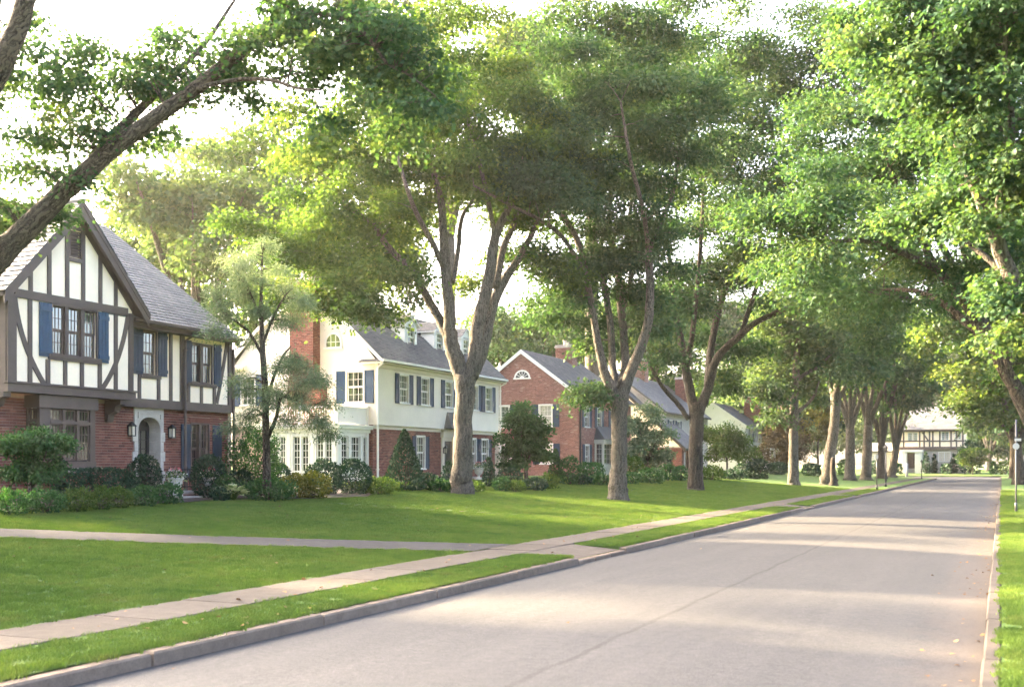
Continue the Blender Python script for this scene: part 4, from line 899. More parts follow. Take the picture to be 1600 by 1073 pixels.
#PART4
# ------------------------------------------------------------------ building pieces
class Wf:
    """wall frame in any direction: a along the wall from (x, y), n out of it (to the right of a), z up"""
    def __init__(s, x, y, dx, dy): l = sqrt(dx*dx + dy*dy); s.x, s.y, s.dx, s.dy = x, y, dx / l, dy / l
    def __call__(s, a, n, z): return (s.x + a * s.dx + n * s.dy, s.y + a * s.dy - n * s.dx, z)
def fx(X): return Wf(X, 0, 0, 1)                          # wall facing the street, a = y
def fy(Y): return Wf(0, Y, 1, 0)                          # wall facing the camera end of the street, a = x
def fyb(Y): return Wf(0, Y, -1, 0)                        # the opposite end wall, a = -x
def top_at(br, a):
    for (a0, z0), (a1, z1) in zip(br, br[1:]):
        if a0 - 1e-6 <= a <= a1 + 1e-6: return z0 + (z1 - z0) * (a - a0) / (a1 - a0)
    return br[-1][1]
def wall(parent, name, fr, br, z0, holes, mat, rev=.16, n0=0.0, label=None, kind=None):
    """a wall face with its openings cut out and their reveals; br is its top outline [(a, z), ...]"""
    mb = MB(); sp = sorted(set([round(a, 4) for a, _ in br] + [round(x, 4) for h in holes for x in h[:2]]))
    for a0, a1 in zip(sp, sp[1:]):
        if a1 - a0 < 1e-4: continue
        m = (a0 + a1) / 2; hs = sorted([h for h in holes if h[0] < m < h[1]], key=lambda h: h[2]); z = z0
        for h in hs:
            if h[2] > z + 1e-4: mb.poly([fr(a0, n0, z), fr(a1, n0, z), fr(a1, n0, h[2]), fr(a0, n0, h[2])])
            z = h[3]
        mb.poly([fr(a0, n0, z), fr(a1, n0, z), fr(a1, n0, top_at(br, a1)), fr(a0, n0, top_at(br, a0))])
    for a0, a1, b0, b1 in [h[:4] for h in holes]:
        r = n0 - rev
        mb.poly([fr(a0, n0, b0), fr(a0, n0, b1), fr(a0, r, b1), fr(a0, r, b0)]); mb.poly([fr(a1, n0, b1), fr(a1, n0, b0), fr(a1, r, b0), fr(a1, r, b1)])
        mb.poly([fr(a0, n0, b1), fr(a1, n0, b1), fr(a1, r, b1), fr(a0, r, b1)]); mb.poly([fr(a0, n0, b0), fr(a0, r, b0), fr(a1, r, b0), fr(a1, n0, b0)])
    return mb.build(name, mat, parent, False, kind, label)
BRN = random.Random(3)
def bricks(parent, fr, br, z0, holes, mat, bl=.215, bh=.068, j=.011, n=.007, skip=None):
    """every brick of a wall, standing proud of the mortar"""
    mb = MB(); z = z0 + .004; row = 0; A0, A1 = br[0][0], br[-1][0]; zt = max(q for _, q in br)
    while z + bh < zt:
        a = A0 - (row % 2) * (bl + j) / 2
        cuts = [(h[0], h[1]) for h in holes if h[2] < z + bh and h[3] > z]
        while a < A1:
            b0, b1 = max(a, A0), min(a + bl, A1); segs = [(b0, b1)]
            for c0, c1 in cuts:
                segs = [s for q0, q1 in segs for s in ((q0, min(q1, c0)), (max(q0, c1), q1)) if s[1] - s[0] > .03]
            for q0, q1 in segs:
                if q1 - q0 < .03 or min(top_at(br, q0), top_at(br, q1)) < z + bh * .6: continue
                e = n + BRN.uniform(-.003, .004); c = min(1, max(0, BRN.gauss(.5, .22)))
                mb.add([fr(q0, -.004, z), fr(q1, -.004, z), fr(q1, -.004, z + bh), fr(q0, -.004, z + bh), fr(q0, e, z), fr(q1, e, z), fr(q1, e, z + bh), fr(q0, e, z + bh)],
                       [(4, 5, 6, 7), (0, 1, 5, 4), (1, 2, 6, 5), (2, 3, 7, 6), (3, 0, 4, 7)], 0, c)
            a += bl + j
        z += bh + j; row += 1
    return mb.build('brickwork', mat, parent, False, 'stuff')
def bx_(mb, fr, a0, a1, n0, n1, z0, z1, m=0): mb.box((min(a0, a1), n0, z0), (max(a0, a1), n1, z1), m, .5, fr)
def window(parent, fr, a0, a1, z0, z1, lights=1, cols=2, rows=4, frame='white', meet=.5, case=.09, dep=.07, curtain=True, sill='white', mull=.12, bars=.022, sash=None, head=0, transom=None, name='window', label=None, room=(1.1, .4)):
    mb = MB(); sash = sash or frame; g = .003
    if case:
        bx_(mb, fr, a0 - case, a0, -.02, .035, z0 - .002, z1 + case); bx_(mb, fr, a1, a1 + case, -.02, .035, z0 - .002, z1 + case); bx_(mb, fr, a0, a1, -.02, .038 + head, z1, z1 + case + head)
    w = (a1 - a0 - mull * (lights - 1)) / lights
    for i in range(1, lights): c = a0 + i * (w + mull); bx_(mb, fr, c - mull, c, -dep, .022, z0, z1)
    wo = mb.build(name, M[frame], parent, False, None, label)
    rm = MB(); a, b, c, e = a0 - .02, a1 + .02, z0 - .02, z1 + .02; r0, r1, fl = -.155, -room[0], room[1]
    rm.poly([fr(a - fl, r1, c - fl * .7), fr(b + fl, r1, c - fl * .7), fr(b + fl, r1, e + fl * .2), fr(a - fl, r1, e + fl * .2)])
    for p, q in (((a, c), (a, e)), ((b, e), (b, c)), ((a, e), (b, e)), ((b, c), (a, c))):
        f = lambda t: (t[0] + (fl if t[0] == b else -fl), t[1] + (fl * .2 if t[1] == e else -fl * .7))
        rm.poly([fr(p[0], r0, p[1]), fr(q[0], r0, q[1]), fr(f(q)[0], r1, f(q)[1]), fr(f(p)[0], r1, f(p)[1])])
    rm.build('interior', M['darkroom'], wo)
    for i in range(lights):
        p0 = a0 + i * (w + mull); p1 = p0 + w; sb = MB(); t = .042
        tiers = [(z0, z1)] if meet is None else [(z0, z0 + (z1 - z0) * meet), (z0 + (z1 - z0) * meet, z1)]
        for ti, (q0, q1) in enumerate(tiers):
            nn = -dep + (.02 if ti else 0)
            bx_(sb, fr, p0, p0 + t, nn - .03, nn, q0, q1); bx_(sb, fr, p1 - t, p1, nn - .03, nn, q0, q1)
            bx_(sb, fr, p0 + t, p1 - t, nn - .03, nn, q0, q0 + t); bx_(sb, fr, p0 + t, p1 - t, nn - .03, nn, q1 - t, q1)
            r = max(1, int(round(rows * (q1 - q0) / (z1 - z0)))); iw = p1 - p0 - 2 * t; ih = q1 - q0 - 2 * t
            for k in range(1, cols): x = p0 + t + iw * k / cols; bx_(sb, fr, x - bars / 2, x + bars / 2, nn - .024, nn - .004, q0 + t, q1 - t)
            for k in range(1, r): x = q0 + t + ih * k / r; bx_(sb, fr, p0 + t, p1 - t, nn - .022, nn - .006, x - bars / 2, x + bars / 2)
            pn = MB(); tl = BRN.uniform(-.004, .004); pn.poly([fr(p0 + t, nn - .018 - tl, q0 + t), fr(p1 - t, nn - .018 + tl, q0 + t), fr(p1 - t, nn - .018 + tl, q1 - t), fr(p0 + t, nn - .018 - tl, q1 - t)]); pn.build('pane', M['glass'], wo)
        sb.build('sash', M[sash], wo)
    if curtain:
        cb = MB(); k = 26
        for s0, s1 in (((a0, a0 + (a1 - a0) * .36), (a1 - (a1 - a0) * .36, a1)) if curtain != 'full' else ((a0, a1), )):
            for q in range(k):
                u0, u1 = s0 + (s1 - s0) * q / k, s0 + (s1 - s0) * (q + 1) / k; n_ = lambda x: -.27 + .03 * sin(x * 46)
                cb.poly([fr(u0, n_(u0), z0), fr(u1, n_(u1), z0), fr(u1, n_(u1), z1), fr(u0, n_(u0), z1)])
        cb.build('curtain', M['curtain'], wo)
    if sill:
        s = MB(); bx_(s, fr, a0 - case - .04, a1 + case + .04, -.02, .085, z0 - .075, z0 - .004); s.build('sill', M[sill], wo)
    return wo
def shutter(parent, fr, a0, a1, z0, z1, mat, style='louver'):
    mb = MB()
    if style == 'board':
        k = 3; w = (a1 - a0) / k
        for i in range(k): bx_(mb, fr, a0 + i * w + .006, a0 + (i + 1) * w - .006, .012, .045, z0, z1)
        for z in (z0 + .10, z1 - .22): bx_(mb, fr, a0 + .004, a1 - .004, .045, .072, z, z + .11)
    else:
        t = .055
        for p, q in ((a0, a0 + t), (a1 - t, a1)): bx_(mb, fr, p, q, .012, .052, z0, z1)
        zz = [z0, (z0 + z1) / 2 - t / 2, z1 - t]
        for z in zz: bx_(mb, fr, a0 + t, a1 - t, .014, .050, z, z + t)
        bx_(mb, fr, a0 + t, a1 - t, .010, .018, z0 + t, z1 - t)
        for lo, hi in ((zz[0] + t, zz[1]), (zz[1] + t, zz[2])):
            n = max(3, int((hi - lo) / .06))
            for i in range(n):
                z = lo + (hi - lo) * i / n; mb.poly([fr(a0 + t, .046, z + .004), fr(a1 - t, .046, z + .004), fr(a1 - t, .020, z + (hi - lo) / n), fr(a0 + t, .020, z + (hi - lo) / n)])
    return mb.build('shutter', M[mat], parent)
def slab(mb, pts, t, m=0):
    """a flat plate: pts is its top outline, t how far its underside lies below"""
    mb.prism(pts, (0, 0, -t), m)
SL_ME = [None]
def roofing(parent, P0, P1, Q0, Q1, expo, wid, mat, house=None, single=0, seed=1, name='shingles', lift=.034):
    """courses of overlapping shingles on the plane eave P0-P1, ridge Q0-Q1"""
    P0, P1, Q0, Q1 = [np.array(p, float) for p in (P0, P1, Q0, Q1)]; nv = np.cross(P1 - P0, Q0 - P0); nv /= np.linalg.norm(nv)
    if nv[2] < 0: nv = -nv
    L_ = np.linalg.norm(Q0 - P0); k = max(2, int(round(L_ / expo))); r = random.Random(seed); items = []
    for i in range(k):
        t0, t1 = i / k, min(1.0, (i + 1.35) / k); e0, e1 = P0 + (Q0 - P0) * t0, P1 + (Q1 - P1) * t0; f0, f1 = P0 + (Q0 - P0) * t1, P1 + (Q1 - P1) * t1
        W = np.linalg.norm(e1 - e0); n = max(1, int(round(W / wid))); off = .5 if i % 2 else 0
        cuts = sorted(set([0.0] + [min(1, max(0, (q + off + r.uniform(-.12, .12)) / n)) for q in range(n + 1)] + [1.0]))
        for c0, c1 in zip(cuts, cuts[1:]):
            if c1 - c0 < .12 / n: continue
            g = .010 / max(W, .1); dz = r.uniform(-.004, .006)
            items.append((e0 + (e1 - e0) * (c0 + g), e0 + (e1 - e0) * (c1 - g), f0 + (f1 - f0) * (c1 - g), f0 + (f1 - f0) * (c0 + g), lift + dz, min(1, max(0, r.gauss(.5, .2)))))
    if single:                                            # the pieces that show largest stay single
        def key(it): m = it[0]; return depth(m[0], m[1]) if -40 < CU + F * (m[0] * CS + m[1] * SN) / depth(m[0], m[1]) else 999
        items.sort(key=key)
        if SL_ME[0] is None:
            mb = MB(); mb.add([(0,0,1),(1,0,1),(1,1,.12),(0,1,.12),(0,0,0),(1,0,0),(1,1,0),(0,1,0)], [(0,1,2,3),(4,5,1,0),(5,6,2,1),(7,4,0,3)])
            o = mb.build('slate', mat); SL_ME[0] = o.data; bpy.data.objects.remove(o)
        og = np.array(origin(parent))
        import mathutils
        for a, b, c, d, l, v in items[:single]:
            X = b - a; Y = d - a; Z = nv * l; p = a - og + nv * .003
            o = link('slate', SL_ME[0], parent)
            o.matrix_local = mathutils.Matrix(((X[0], Y[0], Z[0], p[0]), (X[1], Y[1], Z[1], p[1]), (X[2], Y[2], Z[2], p[2]), (0, 0, 0, 1)))
        items = items[single:]
    mb = MB()
    for a, b, c, d, l, v in items:
        h = nv * l; s = nv * .004
        mb.add([tuple(a + h), tuple(b + h), tuple(c + s), tuple(d + s), tuple(a - nv * .003), tuple(b - nv * .003)], [(0, 1, 2, 3), (4, 5, 1, 0), (5, 2, 1), (4, 0, 3)], 0, v)
    if items: mb.build(name, mat, parent, False, 'stuff')
def gutter(parent, p0, p1, mat, r=.07, name='gutter'):
    mb = MB(); p0 = np.array(p0); p1 = np.array(p1); d = unit(p1 - p0); o = np.cross(d, (0, 0, 1.0))
    prof = [(-r, r * .7), (-r, -r * .6), (r * .6, -r * .8), (r, 0), (r, r * .7)]
    mb.prism([p0 + o * a * -1 + np.array((0, 0, b)) for a, b in prof], p1 - p0); return mb.build(name, mat, parent)
def downspout(parent, x, y, z0, z1, mat, kick=(.12, 0), name='downspout', r=.045):
    mb = MB(); mb.tube([(x + kick[0], y + kick[1], z1 + .18), (x + kick[0] * .9, y + kick[1] * .9, z1 + .08), (x, y, z1 - .1), (x, y, (z0 + z1) / 2), (x, y, z0)], [r] * 5, 8)
    for z in (z0 + .6, (z0 + z1) / 2, z1 - .4): mb.box((x - r - .012, y - r - .012, z), (x + r + .012, y + r + .012, z + .03))
    return mb.build(name, mat, parent)
def chimney(parent, x0, x1, y0, y1, z0, z1, mat, mort, pots=2, cap=.0, sub='chimney', shoulder=None):
    mb = MB(); mb.box((x0, y0, z0), (x1, y1, z1))
    ch = mb.build(sub, M[mort], parent)
    for fr, a0, a1 in ((fx(x1), y0, y1), (fy(y0), x0, x1)): bricks(ch, fr, [(a0, z1 - .2), (a1, z1 - .2)], z0, [], M[mat])
    c = MB(); c.box((x0 - .07, y0 - .07, z1 - .21), (x1 + .07, y1 + .07, z1 - .09)); c.box((x0 - .03, y0 - .03, z1 - .09), (x1 + .03, y1 + .03, z1 + .02)); c.build('cap', M['stone'], ch)
    for i in range(pots):
        p = MB(); p.lathe([(.13, 0), (.11, .05), (.10, .32), (.125, .36), (.09, .36), (.09, .1)], ((x0 + x1) / 2, y0 + (y1 - y0) * (i + .5) / pots, z1 + .015), 10); p.build('chimney_pot', M['stone'], ch, True)
    return ch
def lantern(parent, fr, a, n, z):
    b = MB(); bx_(b, fr, a - .05, a + .05, n, n + .03, z - .16, z + .12); bx_(b, fr, a - .015, a + .015, n + .03, n + .16, z + .12, z + .15)
    for da in (-.075, .075):
        for dn in (.05, .20): bx_(b, fr, a + da - .01, a + da + .01, n + dn - .01, n + dn + .01, z - .17, z + .10)
    bx_(b, fr, a - .1, a + .1, n + .03, n + .225, z + .10, z + .125); bx_(b, fr, a - .085, a + .085, n + .04, n + .215, z - .20, z - .17)
    vs = [fr(a - .1, n + .03, z + .125), fr(a + .1, n + .03, z + .125), fr(a + .1, n + .225, z + .125), fr(a - .1, n + .225, z + .125), fr(a, n + .128, z + .25)]
    b.add(vs, [(0, 1, 4), (1, 2, 4), (2, 3, 4), (3, 0, 4)])
    o = b.build('wall_lantern', M['black'], parent)
    g = MB(); bx_(g, fr, a - .06, a + .06, n + .065, n + .185, z - .165, z + .095); g.build('lamp_glass', M['tin'], o); return o

# ------------------------------------------------------------------ the half timbered house at the left
XG, XB, XU, ZG = -23.4, -24.0, -23.86, .95
gy0, gy1 = yx(12, XG)[0], yx(206, XG)[0]; gm = (gy0 + gy1) / 2; YR = yx(361, XU)[0]
T = thing('half_timbered_house', 'brick and white stucco house with dark timber framing, blue shutters and slate roof', 'house', (XB, (gy0 + YR) / 2, ZG))
ZJ0, ZJ1, ZB0, ZB1, ZTB0, ZTB1, RS, ZAP = 3.86, 4.08, 3.70, 3.97, 6.32, 6.54, 1.08, 9.18
gz = lambda a: ZAP - .12 - RS * abs(a - gm)
FG, FB, FU = fx(XG), fx(XB), fx(XU)
Yg = lambda u: yx(u, XG)[0]
Yb = lambda u: yx(u, XB)[0]
Yu = lambda u: yx(u, XU)[0]
w0, w1 = Yg(81), Yg(150); lv0, lv1 = Yg(108), Yg(127)
gh = [(w0, w1, 4.96, 6.27), (lv0, lv1, 7.68, 8.42)]
wall(T, 'gable_wall', FG, [(gy0, gz(gy0)), (gm, gz(gm)), (gy1, gz(gy1))], ZJ1 - .05, gh, M['stucco'])
uw = [(Yu(223), Yu(243), 4.72, 6.02), (Yu(299), Yu(330), 4.62, 5.86)]
wall(T, 'upper_wall', FU, [(gy1 - .3, 6.32), (YR, 6.32)], ZB0 + .02, uw, M['stucco'])
do0, do1 = Yb(214), Yb(249)
lw = (Yb(299), Yb(325), 1.62, 3.28); bay0, bay1 = Yb(40), Yb(150)
holes_b = [(do0 - .14, do1 + .13, ZG, 3.70), lw, (bay0 + .05, yx(149, -23.46)[0] + .15, 1.86, 3.80)]
wall(T, 'brick_wall', FB, [(gy0 + .02, ZB0 + .2), (YR, ZB0 + .2)], ZG - .3, holes_b, M['mortar'], .2)
bw = bricks(T, FB, [(gy0 + .02, ZB0 + .1), (YR, ZB0 + .1)], ZG - .2, holes_b + [(lw[0] - .1, lw[1] + .1, lw[3], lw[3] + .22)], M['brick'])
lt = MB()
k = 15
for i in range(k):                                        # brick arch over the lower window, bricks on end
    a = lw[0] - .1 + (lw[1] - lw[0] + .2) * i / k; bx_(lt, FB, a + .005, a + (lw[1] - lw[0] + .2) / k - .005, -.004, .012, lw[3] + .01, lw[3] + .215)
lt.build('lintel', M['brick'], T)
FS = fy(gy0)
wall(T, 'side_wall', FS, [(-33, 6.6), (XG, 6.6)], ZJ1 - .05, [], M['stucco'])
FSB = fy(gy0 + .02)
wall(T, 'side_brick_wall', FSB, [(-33, ZB0 + .2), (XB, ZB0 + .2)], ZG - .3, [], M['mortar'])
bricks(T, FSB, [(-28, ZB0 + .1), (XB, ZB0 + .1)], ZG - .2, [], M['brick'])
FE = fyb(YR)
wall(T, 'end_wall', FE, [(-XU, 6.2), (29.4, 10.4), (35.2, 6.2)], ZG - .3, [], M['stucco'])
wall(T, 'back_wall', Wf(-35.2, 0, 0, -1), [(-YR, 6.2), (-gy0, 6.2)], ZG - .3, [], M['stucco'])
# timbers, each one a part
def timber(pts, n0=0.0, n1=.045, fr=FG):
    mb = MB(); q = [fr(a, n0, z) for a, z in pts]; off = np.array(fr(0, n1, 0)) - np.array(fr(0, n0, 0)); mb.prism(q, off); mb.build('timber', M['timber'], T)
def tv(fr, a, w, z0, z1, n1=.045): timber([(a - w / 2, z0), (a + w / 2, z0), (a + w / 2, z1), (a - w / 2, z1)], 0, n1 + BRN.uniform(-.004, .004), fr)
def curve(fr, p0, p1, p2, w, n1=.036):
    ts = [i / 10 for i in range(11)]; c = [np.array(p0) * (1 - t) ** 2 + 2 * np.array(p1) * t * (1 - t) + np.array(p2) * t * t for t in ts]; L1, L2 = [], []
    for i, q in enumerate(c):
        d = c[min(i + 1, 10)] - c[max(i - 1, 0)]; d = d / np.linalg.norm(d); o = np.array((-d[1], d[0])) * w / 2; L1.append(q + o); L2.append(q - o)
    mb = MB()
    for i in range(10):
        mb.add([fr(L1[i][0], 0, L1[i][1]), fr(L1[i+1][0], 0, L1[i+1][1]), fr(L2[i+1][0], 0, L2[i+1][1]), fr(L2[i][0], 0, L2[i][1]), fr(L1[i][0], n1, L1[i][1]), fr(L1[i+1][0], n1, L1[i+1][1]), fr(L2[i+1][0], n1, L2[i+1][1]), fr(L2[i][0], n1, L2[i][1])],
               [(4, 5, 6, 7), (0, 1, 5, 4), (3, 7, 6, 2)])
    mb.build('timber', M['timber'], T)
timber([(gy0 + .2, ZTB0), (gy1 - .2, ZTB0), (gy1 - .2, ZTB1), (gy0 + .2, ZTB1)], 0, .052)
tv(FG, gy0 + .10, .28, ZJ1, 6.40, .06); tv(FG, gy1 - .07, .17, ZJ1, 6.40, .06)
for u in (47, 76, 104, 129, 156, 180):
    a = Yg(u); zt = gz(a) - .12
    if u in (104, 129): tv(FG, a, .12, ZTB1, zt)
    else: tv(FG, a, .12, ZTB1, zt)
for u in (46, 180): tv(FG, Yg(u), .13, ZJ1, ZTB0)
tv(FG, Yg(74), .13, ZJ1, 4.80); tv(FG, Yg(155), .13, ZJ1, 4.80)
for u in (101, 127): tv(FG, Yg(u), .12, ZJ1, 4.80)
timber([(w0 - .14, 4.80), (w1 + .17, 4.80), (w1 + .17, 4.945), (w0 - .14, 4.945)], 0, .058)
timber([(lv0 - .02, 7.56), (lv1 + .02, 7.56), (lv1 + .02, 7.66), (lv0 - .02, 7.66)], 0, .055); timber([(lv0, 8.44), (lv1, 8.44), (lv1, 8.54), (lv0, 8.54)], 0, .055)
curve(FG, (Yg(22), ZTB0), (Yg(30), 5.1), (Yg(69), ZJ1 + .02), .14); curve(FG, (Yg(199), ZTB0), (Yg(190), 5.0), (Yg(158), ZJ1 + .02), .14)
for sgn, ge in ((-1, gy0), (1, gy1)):                     # inner rake timbers under the eaves
    e = ge + sgn * .02; timber([(gm, gz(gm) + .02), (gm, gz(gm) - .22), (e, gz(e) - .20), (e, gz(e) + .02)], 0, .05)
curve(FS, (XG - .25, 6.1), (XG - .5, 5.0), (XG - 1.1, ZJ1 + .05), .14); tv(FS, XG - .13, .24, ZJ1, 6.4, .05); tv(FS, XG - 1.5, .14, ZJ1, 6.4)
timber([(gy1 - .02, 6.10), (YR, 6.10), (YR, 6.30), (gy1 - .02, 6.30)], 0, .05, FU)
timber([(gy1 - .02, ZB0), (YR + .02, ZB0), (YR + .02, ZB1), (gy1 - .02, ZB1)], -.2, .06, FU)
for u, w in ((266, .12), (284, .20)): tv(FU, Yu(u), w, ZB1, 6.10)
for u in (217, 247): tv(FU, Yu(u), .12, ZB1, 4.60)
for u in (294, 314, 334): tv(FU, Yu(u), .12, ZB1, 4.50)
tv(FU, YR - .09, .20, ZB1, 6.10, .055)
curve(FU, (Yu(354), 6.08), (Yu(350), 5.4), (Yu(338), ZB1 + .02), .13)
timber([(Yu(215), 4.60), (Yu(250), 4.60), (Yu(250), 4.71), (Yu(215), 4.71)], 0, .06, FU); timber([(Yu(292), 4.50), (Yu(337), 4.50), (Yu(337), 4.61), (Yu(292), 4.61)], 0, .06, FU)
jb = MB(); bx_(jb, FG, gy0 - .08, gy1 + .06, -.5, .10, ZJ0, ZJ1); bx_(jb, FG, gy0 - .12, gy1 + .10, -.02, .14, ZJ1 + .003, ZJ1 + .055); jb.build('jetty_beam', M['timber'], T)
for u in (192, 10):
    a = Yg(u); prof = [(.02, 3.85), (-.58, 3.85), (-.58, 3.22), (-.48, 3.22), (-.44, 3.42), (-.22, 3.52), (-.16, 3.68), (.02, 3.72)]
    mb = MB(); mb.prism([FG(a - .12, n, z) for n, z in prof], np.array(FG(.24, 0, 0)) - np.array(FG(0, 0, 0))); mb.build('corbel', M['timber'], T)
# windows and shutters
window(T, FG, w0, w1, 4.96, 6.27, 3, 3, 4, 'timber', .5, .05, .06, 'full', 'timber', .13, .018)
shutter(T, FG, Yg(60), Yg(79.5), 4.86, 6.30, 'blue', 'board'); shutter(T, FG, w1 + .06, Yg(168.5), 4.86, 6.30, 'blue', 'board')
window(T, FU, *uw[0], 1, 3, 4, 'timber', .5, .05, .06, 'full', 'timber', .13, .018)
shutter(T, FU, Yu(206.5), Yu(222), 4.70, 6.08, 'navy', 'board'); shutter(T, FU, Yu(246), Yu(260), 4.70, 6.08, 'navy', 'board')
window(T, FU, *uw[1], 2, 2, 4, 'timber', .5, .05, .06, 'full', 'timber', .14, .018)
shutter(T, FU, Yu(288.5), Yu(298), 4.56, 5.95, 'navy', 'board'); shutter(T, FU, Yu(333), Yu(344.5), 4.56, 5.95, 'navy', 'board')
window(T, FB, *lw, 2, 3, 6, 'timber', .52, .05, .10, True, 'timber', .10, .018)
shutter(T, FB, lw[0] - .52, lw[0] - .08, 1.50, 3.27, 'navy', 'board'); shutter(T, FB, lw[1] + .20, lw[1] + .66, 1.50, 3.27, 'navy', 'board')
v_ = MB(); bx_(v_, FG, lv0, lv0 + .035, -.03, .03, 7.68, 8.42); bx_(v_, FG, lv1 - .035, lv1, -.03, .03, 7.68, 8.42); bx_(v_, FG, lv0, lv1, -.16, -.12, 7.68, 8.42); ve = v_.build('gable_vent', M['timber'], T)
s_ = MB(); bx_(s_, FG, lv0 + .036, lv1 - .036, -.008, .008, -.05, .05); me = s_.build('slat', M['timber'], ve); sm = me.data; bpy.data.objects.remove(me)
for i in range(9):
    s2 = MB(); z = 7.72 + i * .082
    s2.add([FG(lv0 + .036, .02, z - .01), FG(lv1 - .036, .02, z - .01), FG(lv1 - .036, -.06, z + .06), FG(lv0 + .036, -.06, z + .06), FG(lv0 + .036, .02, z + .005), FG(lv1 - .036, .02, z + .005), FG(lv1 - .036, -.06, z + .075), FG(lv0 + .036, -.06, z + .075)], [(0, 3, 2, 1), (4, 5, 6, 7), (0, 1, 5, 4)])
    s2.build('slat', M['timber'], ve)
# bay window
XBY = -23.46; FY2 = fx(XBY); b0, b1 = yx(62, XBY)[0], yx(149, XBY)[0]
bo = MB(); ring = [(XB + .02, bay0), (XBY, b0), (XBY, b1), (XB + .02, b1 + .25)]
def ringbox(mb, o, z0, z1): mb.prism([(x + (o if x > XB + .1 else 0), y + (-o if i < 2 else o), z0) for i, (x, y) in enumerate(ring)], (0, 0, z1 - z0))
ringbox(bo, .06, 3.50, 3.84); ringbox(bo, .02, 1.88, 2.06)
FC = Wf(XB + .02, bay0, XBY - XB - .02, b0 - bay0); cl = sqrt((XBY - XB - .02) ** 2 + (b0 - bay0) ** 2); FC2 = Wf(XBY, b1, XB - XBY, .25)
wl0, wl1 = yx(79, XBY)[0], yx(141, XBY)[0]
for fr, a, b in ((FY2, b0, wl0 - .002), (FY2, wl1 + .002, b1), (FC, 0, .09), (FC, cl - .10, cl), (FC2, 0, .5)): bx_(bo, fr, a, b, -.10, 0, 2.06, 3.50)
bayo = bo.build('bay_window', M['timber'], T)
def bay_lights(fr, a0, a1, n, cols, rows):
    window(T, fr, a0, a1, 2.08, 3.08, n, cols, rows, 'timber', None, 0, .05, False, None, .09, .02, room=(.3, 0)); window(T, fr, a0, a1, 3.16, 3.48, n, cols, 1, 'timber', None, 0, .05, False, None, .09, .02, room=(.3, 0))
    q = MB(); bx_(q, fr, a0, a1, -.09, .015, 3.08, 3.16); q.build('transom', M['timber'], bayo)
bay_lights(FY2, wl0, wl1, 3, 3, 4); bay_lights(FC, .09, cl - .10, 1, 3, 4)
q = MB(); ringbox(q, .10, 1.76, 1.878); q.build('bay_sill', M['stone'], T)
q = MB(); ringbox(q, -.06, ZG - .3, 1.758); bb = q.build('bay_base', M['mortar'], T)
bricks(bb, fx(XBY - .06), [(b0, 1.75), (b1, 1.75)], ZG - .1, [], M['brick'])
# stone doorway
ds = MB(); ac = (do0 + do1) / 2; rw = (do1 - do0) / 2; zs = 2.98; arch = [(ac + rw * cos(t), zs + .44 * sin(t) ** .8 if sin(t) > 0 else zs) for t in [pi - pi * i / 16 for i in range(17)]]
n1 = .05
for (p, z), (q_, z2) in zip(arch, arch[1:]): ds.poly([FB(p, n1, z), FB(q_, n1, z2), FB(q_, n1, 3.70), FB(p, n1, 3.70)]); ds.poly([FB(p, n1, z), FB(p, -.42, z), FB(q_, -.42, z2), FB(q_, n1, z2)])
for a, b in ((do0 - .15, do0), (do1, do1 + .14)): bx_(ds, FB, a, b, -.1, n1, zs, 3.70)
for r_, nn in ((.05, .075), (.10, .03)):                   # mouldings round the arch
    for (p, z), (q_, z2) in zip(arch, arch[1:]):
        f = lambda a, zz, k: (ac + (a - ac) * (1 + k / rw), zs + (zz - zs) * (1 + k / .44))
        A, B = f(p, z, r_ - .03), f(q_, z2, r_ - .03); C, D_ = f(q_, z2, r_ + .012), f(p, z, r_ + .012)
        ds.poly([FB(A[0], nn, A[1]), FB(B[0], nn, B[1]), FB(C[0], nn, C[1]), FB(D_[0], nn, D_[1])])
bx_(ds, FB, do0 - .02, do1 + .02, n1, n1 + .035, 3.52, 3.57); bx_(ds, FB, do0 - .02, do0 + .03, n1, n1 + .035, 3.38, 3.52); bx_(ds, FB, do1 - .03, do1 + .02, n1, n1 + .035, 3.38, 3.52)
dso = ds.build('door_surround', M['stone'], T)
zq = 1.15
for i in range(6):
    h = (zs - 1.15) / 6; wd = .22 if i % 2 else .15
    for a, b in ((do0 - wd, do0), (do1, do1 + wd - .01)):
        q = MB(); bx_(q, FB, a, b, -.42, n1 + BRN.uniform(-.004, .006), zq + .003, zq + h - .003); q.build('stone', M['stone'], dso)
    zq += h
dr = MB(); bx_(dr, FB, do0, do1, -.48, -.42, 1.15, 3.50)
for a, b in ((do0 + .02, do0 + .14), (do1 - .14, do1 - .02)): bx_(dr, FB, a, b, -.42, -.385, 1.17, 3.3)
for z in (1.17, 1.75, 3.02): bx_(dr, FB, do0 + .14, do1 - .14, -.42, -.388, z, z + .14)
for i in range(1, 3): a = do0 + .14 + (do1 - do0 - .28) * i / 3; bx_(dr, FB, a - .012, a + .012, -.42, -.395, 1.89, 3.02)
for z in (2.18, 2.46, 2.74): bx_(dr, FB, do0 + .14, do1 - .14, -.418, -.397, z - .012, z + .012)
dro = dr.build('door', M['door_dark'], T)
q = MB(); q.poly([FB(do0 + .14, -.41, 1.89), FB(do1 - .14, -.41, 1.89), FB(do1 - .14, -.41, 3.02), FB(do0 + .14, -.41, 3.02)]); q.build('pane', M['glass'], dro)
q = MB(); q.tube([FB(do0 + .08, -.385, 2.02), FB(do0 + .08, -.33, 2.02)], [.03, .035], 8); q.build('door_knob', M['post_metal'], dro, True)
lantern(T, FB, do0 - .36, .01, 3.02); lantern(T, FB, do1 + .42, .01, 3.00)
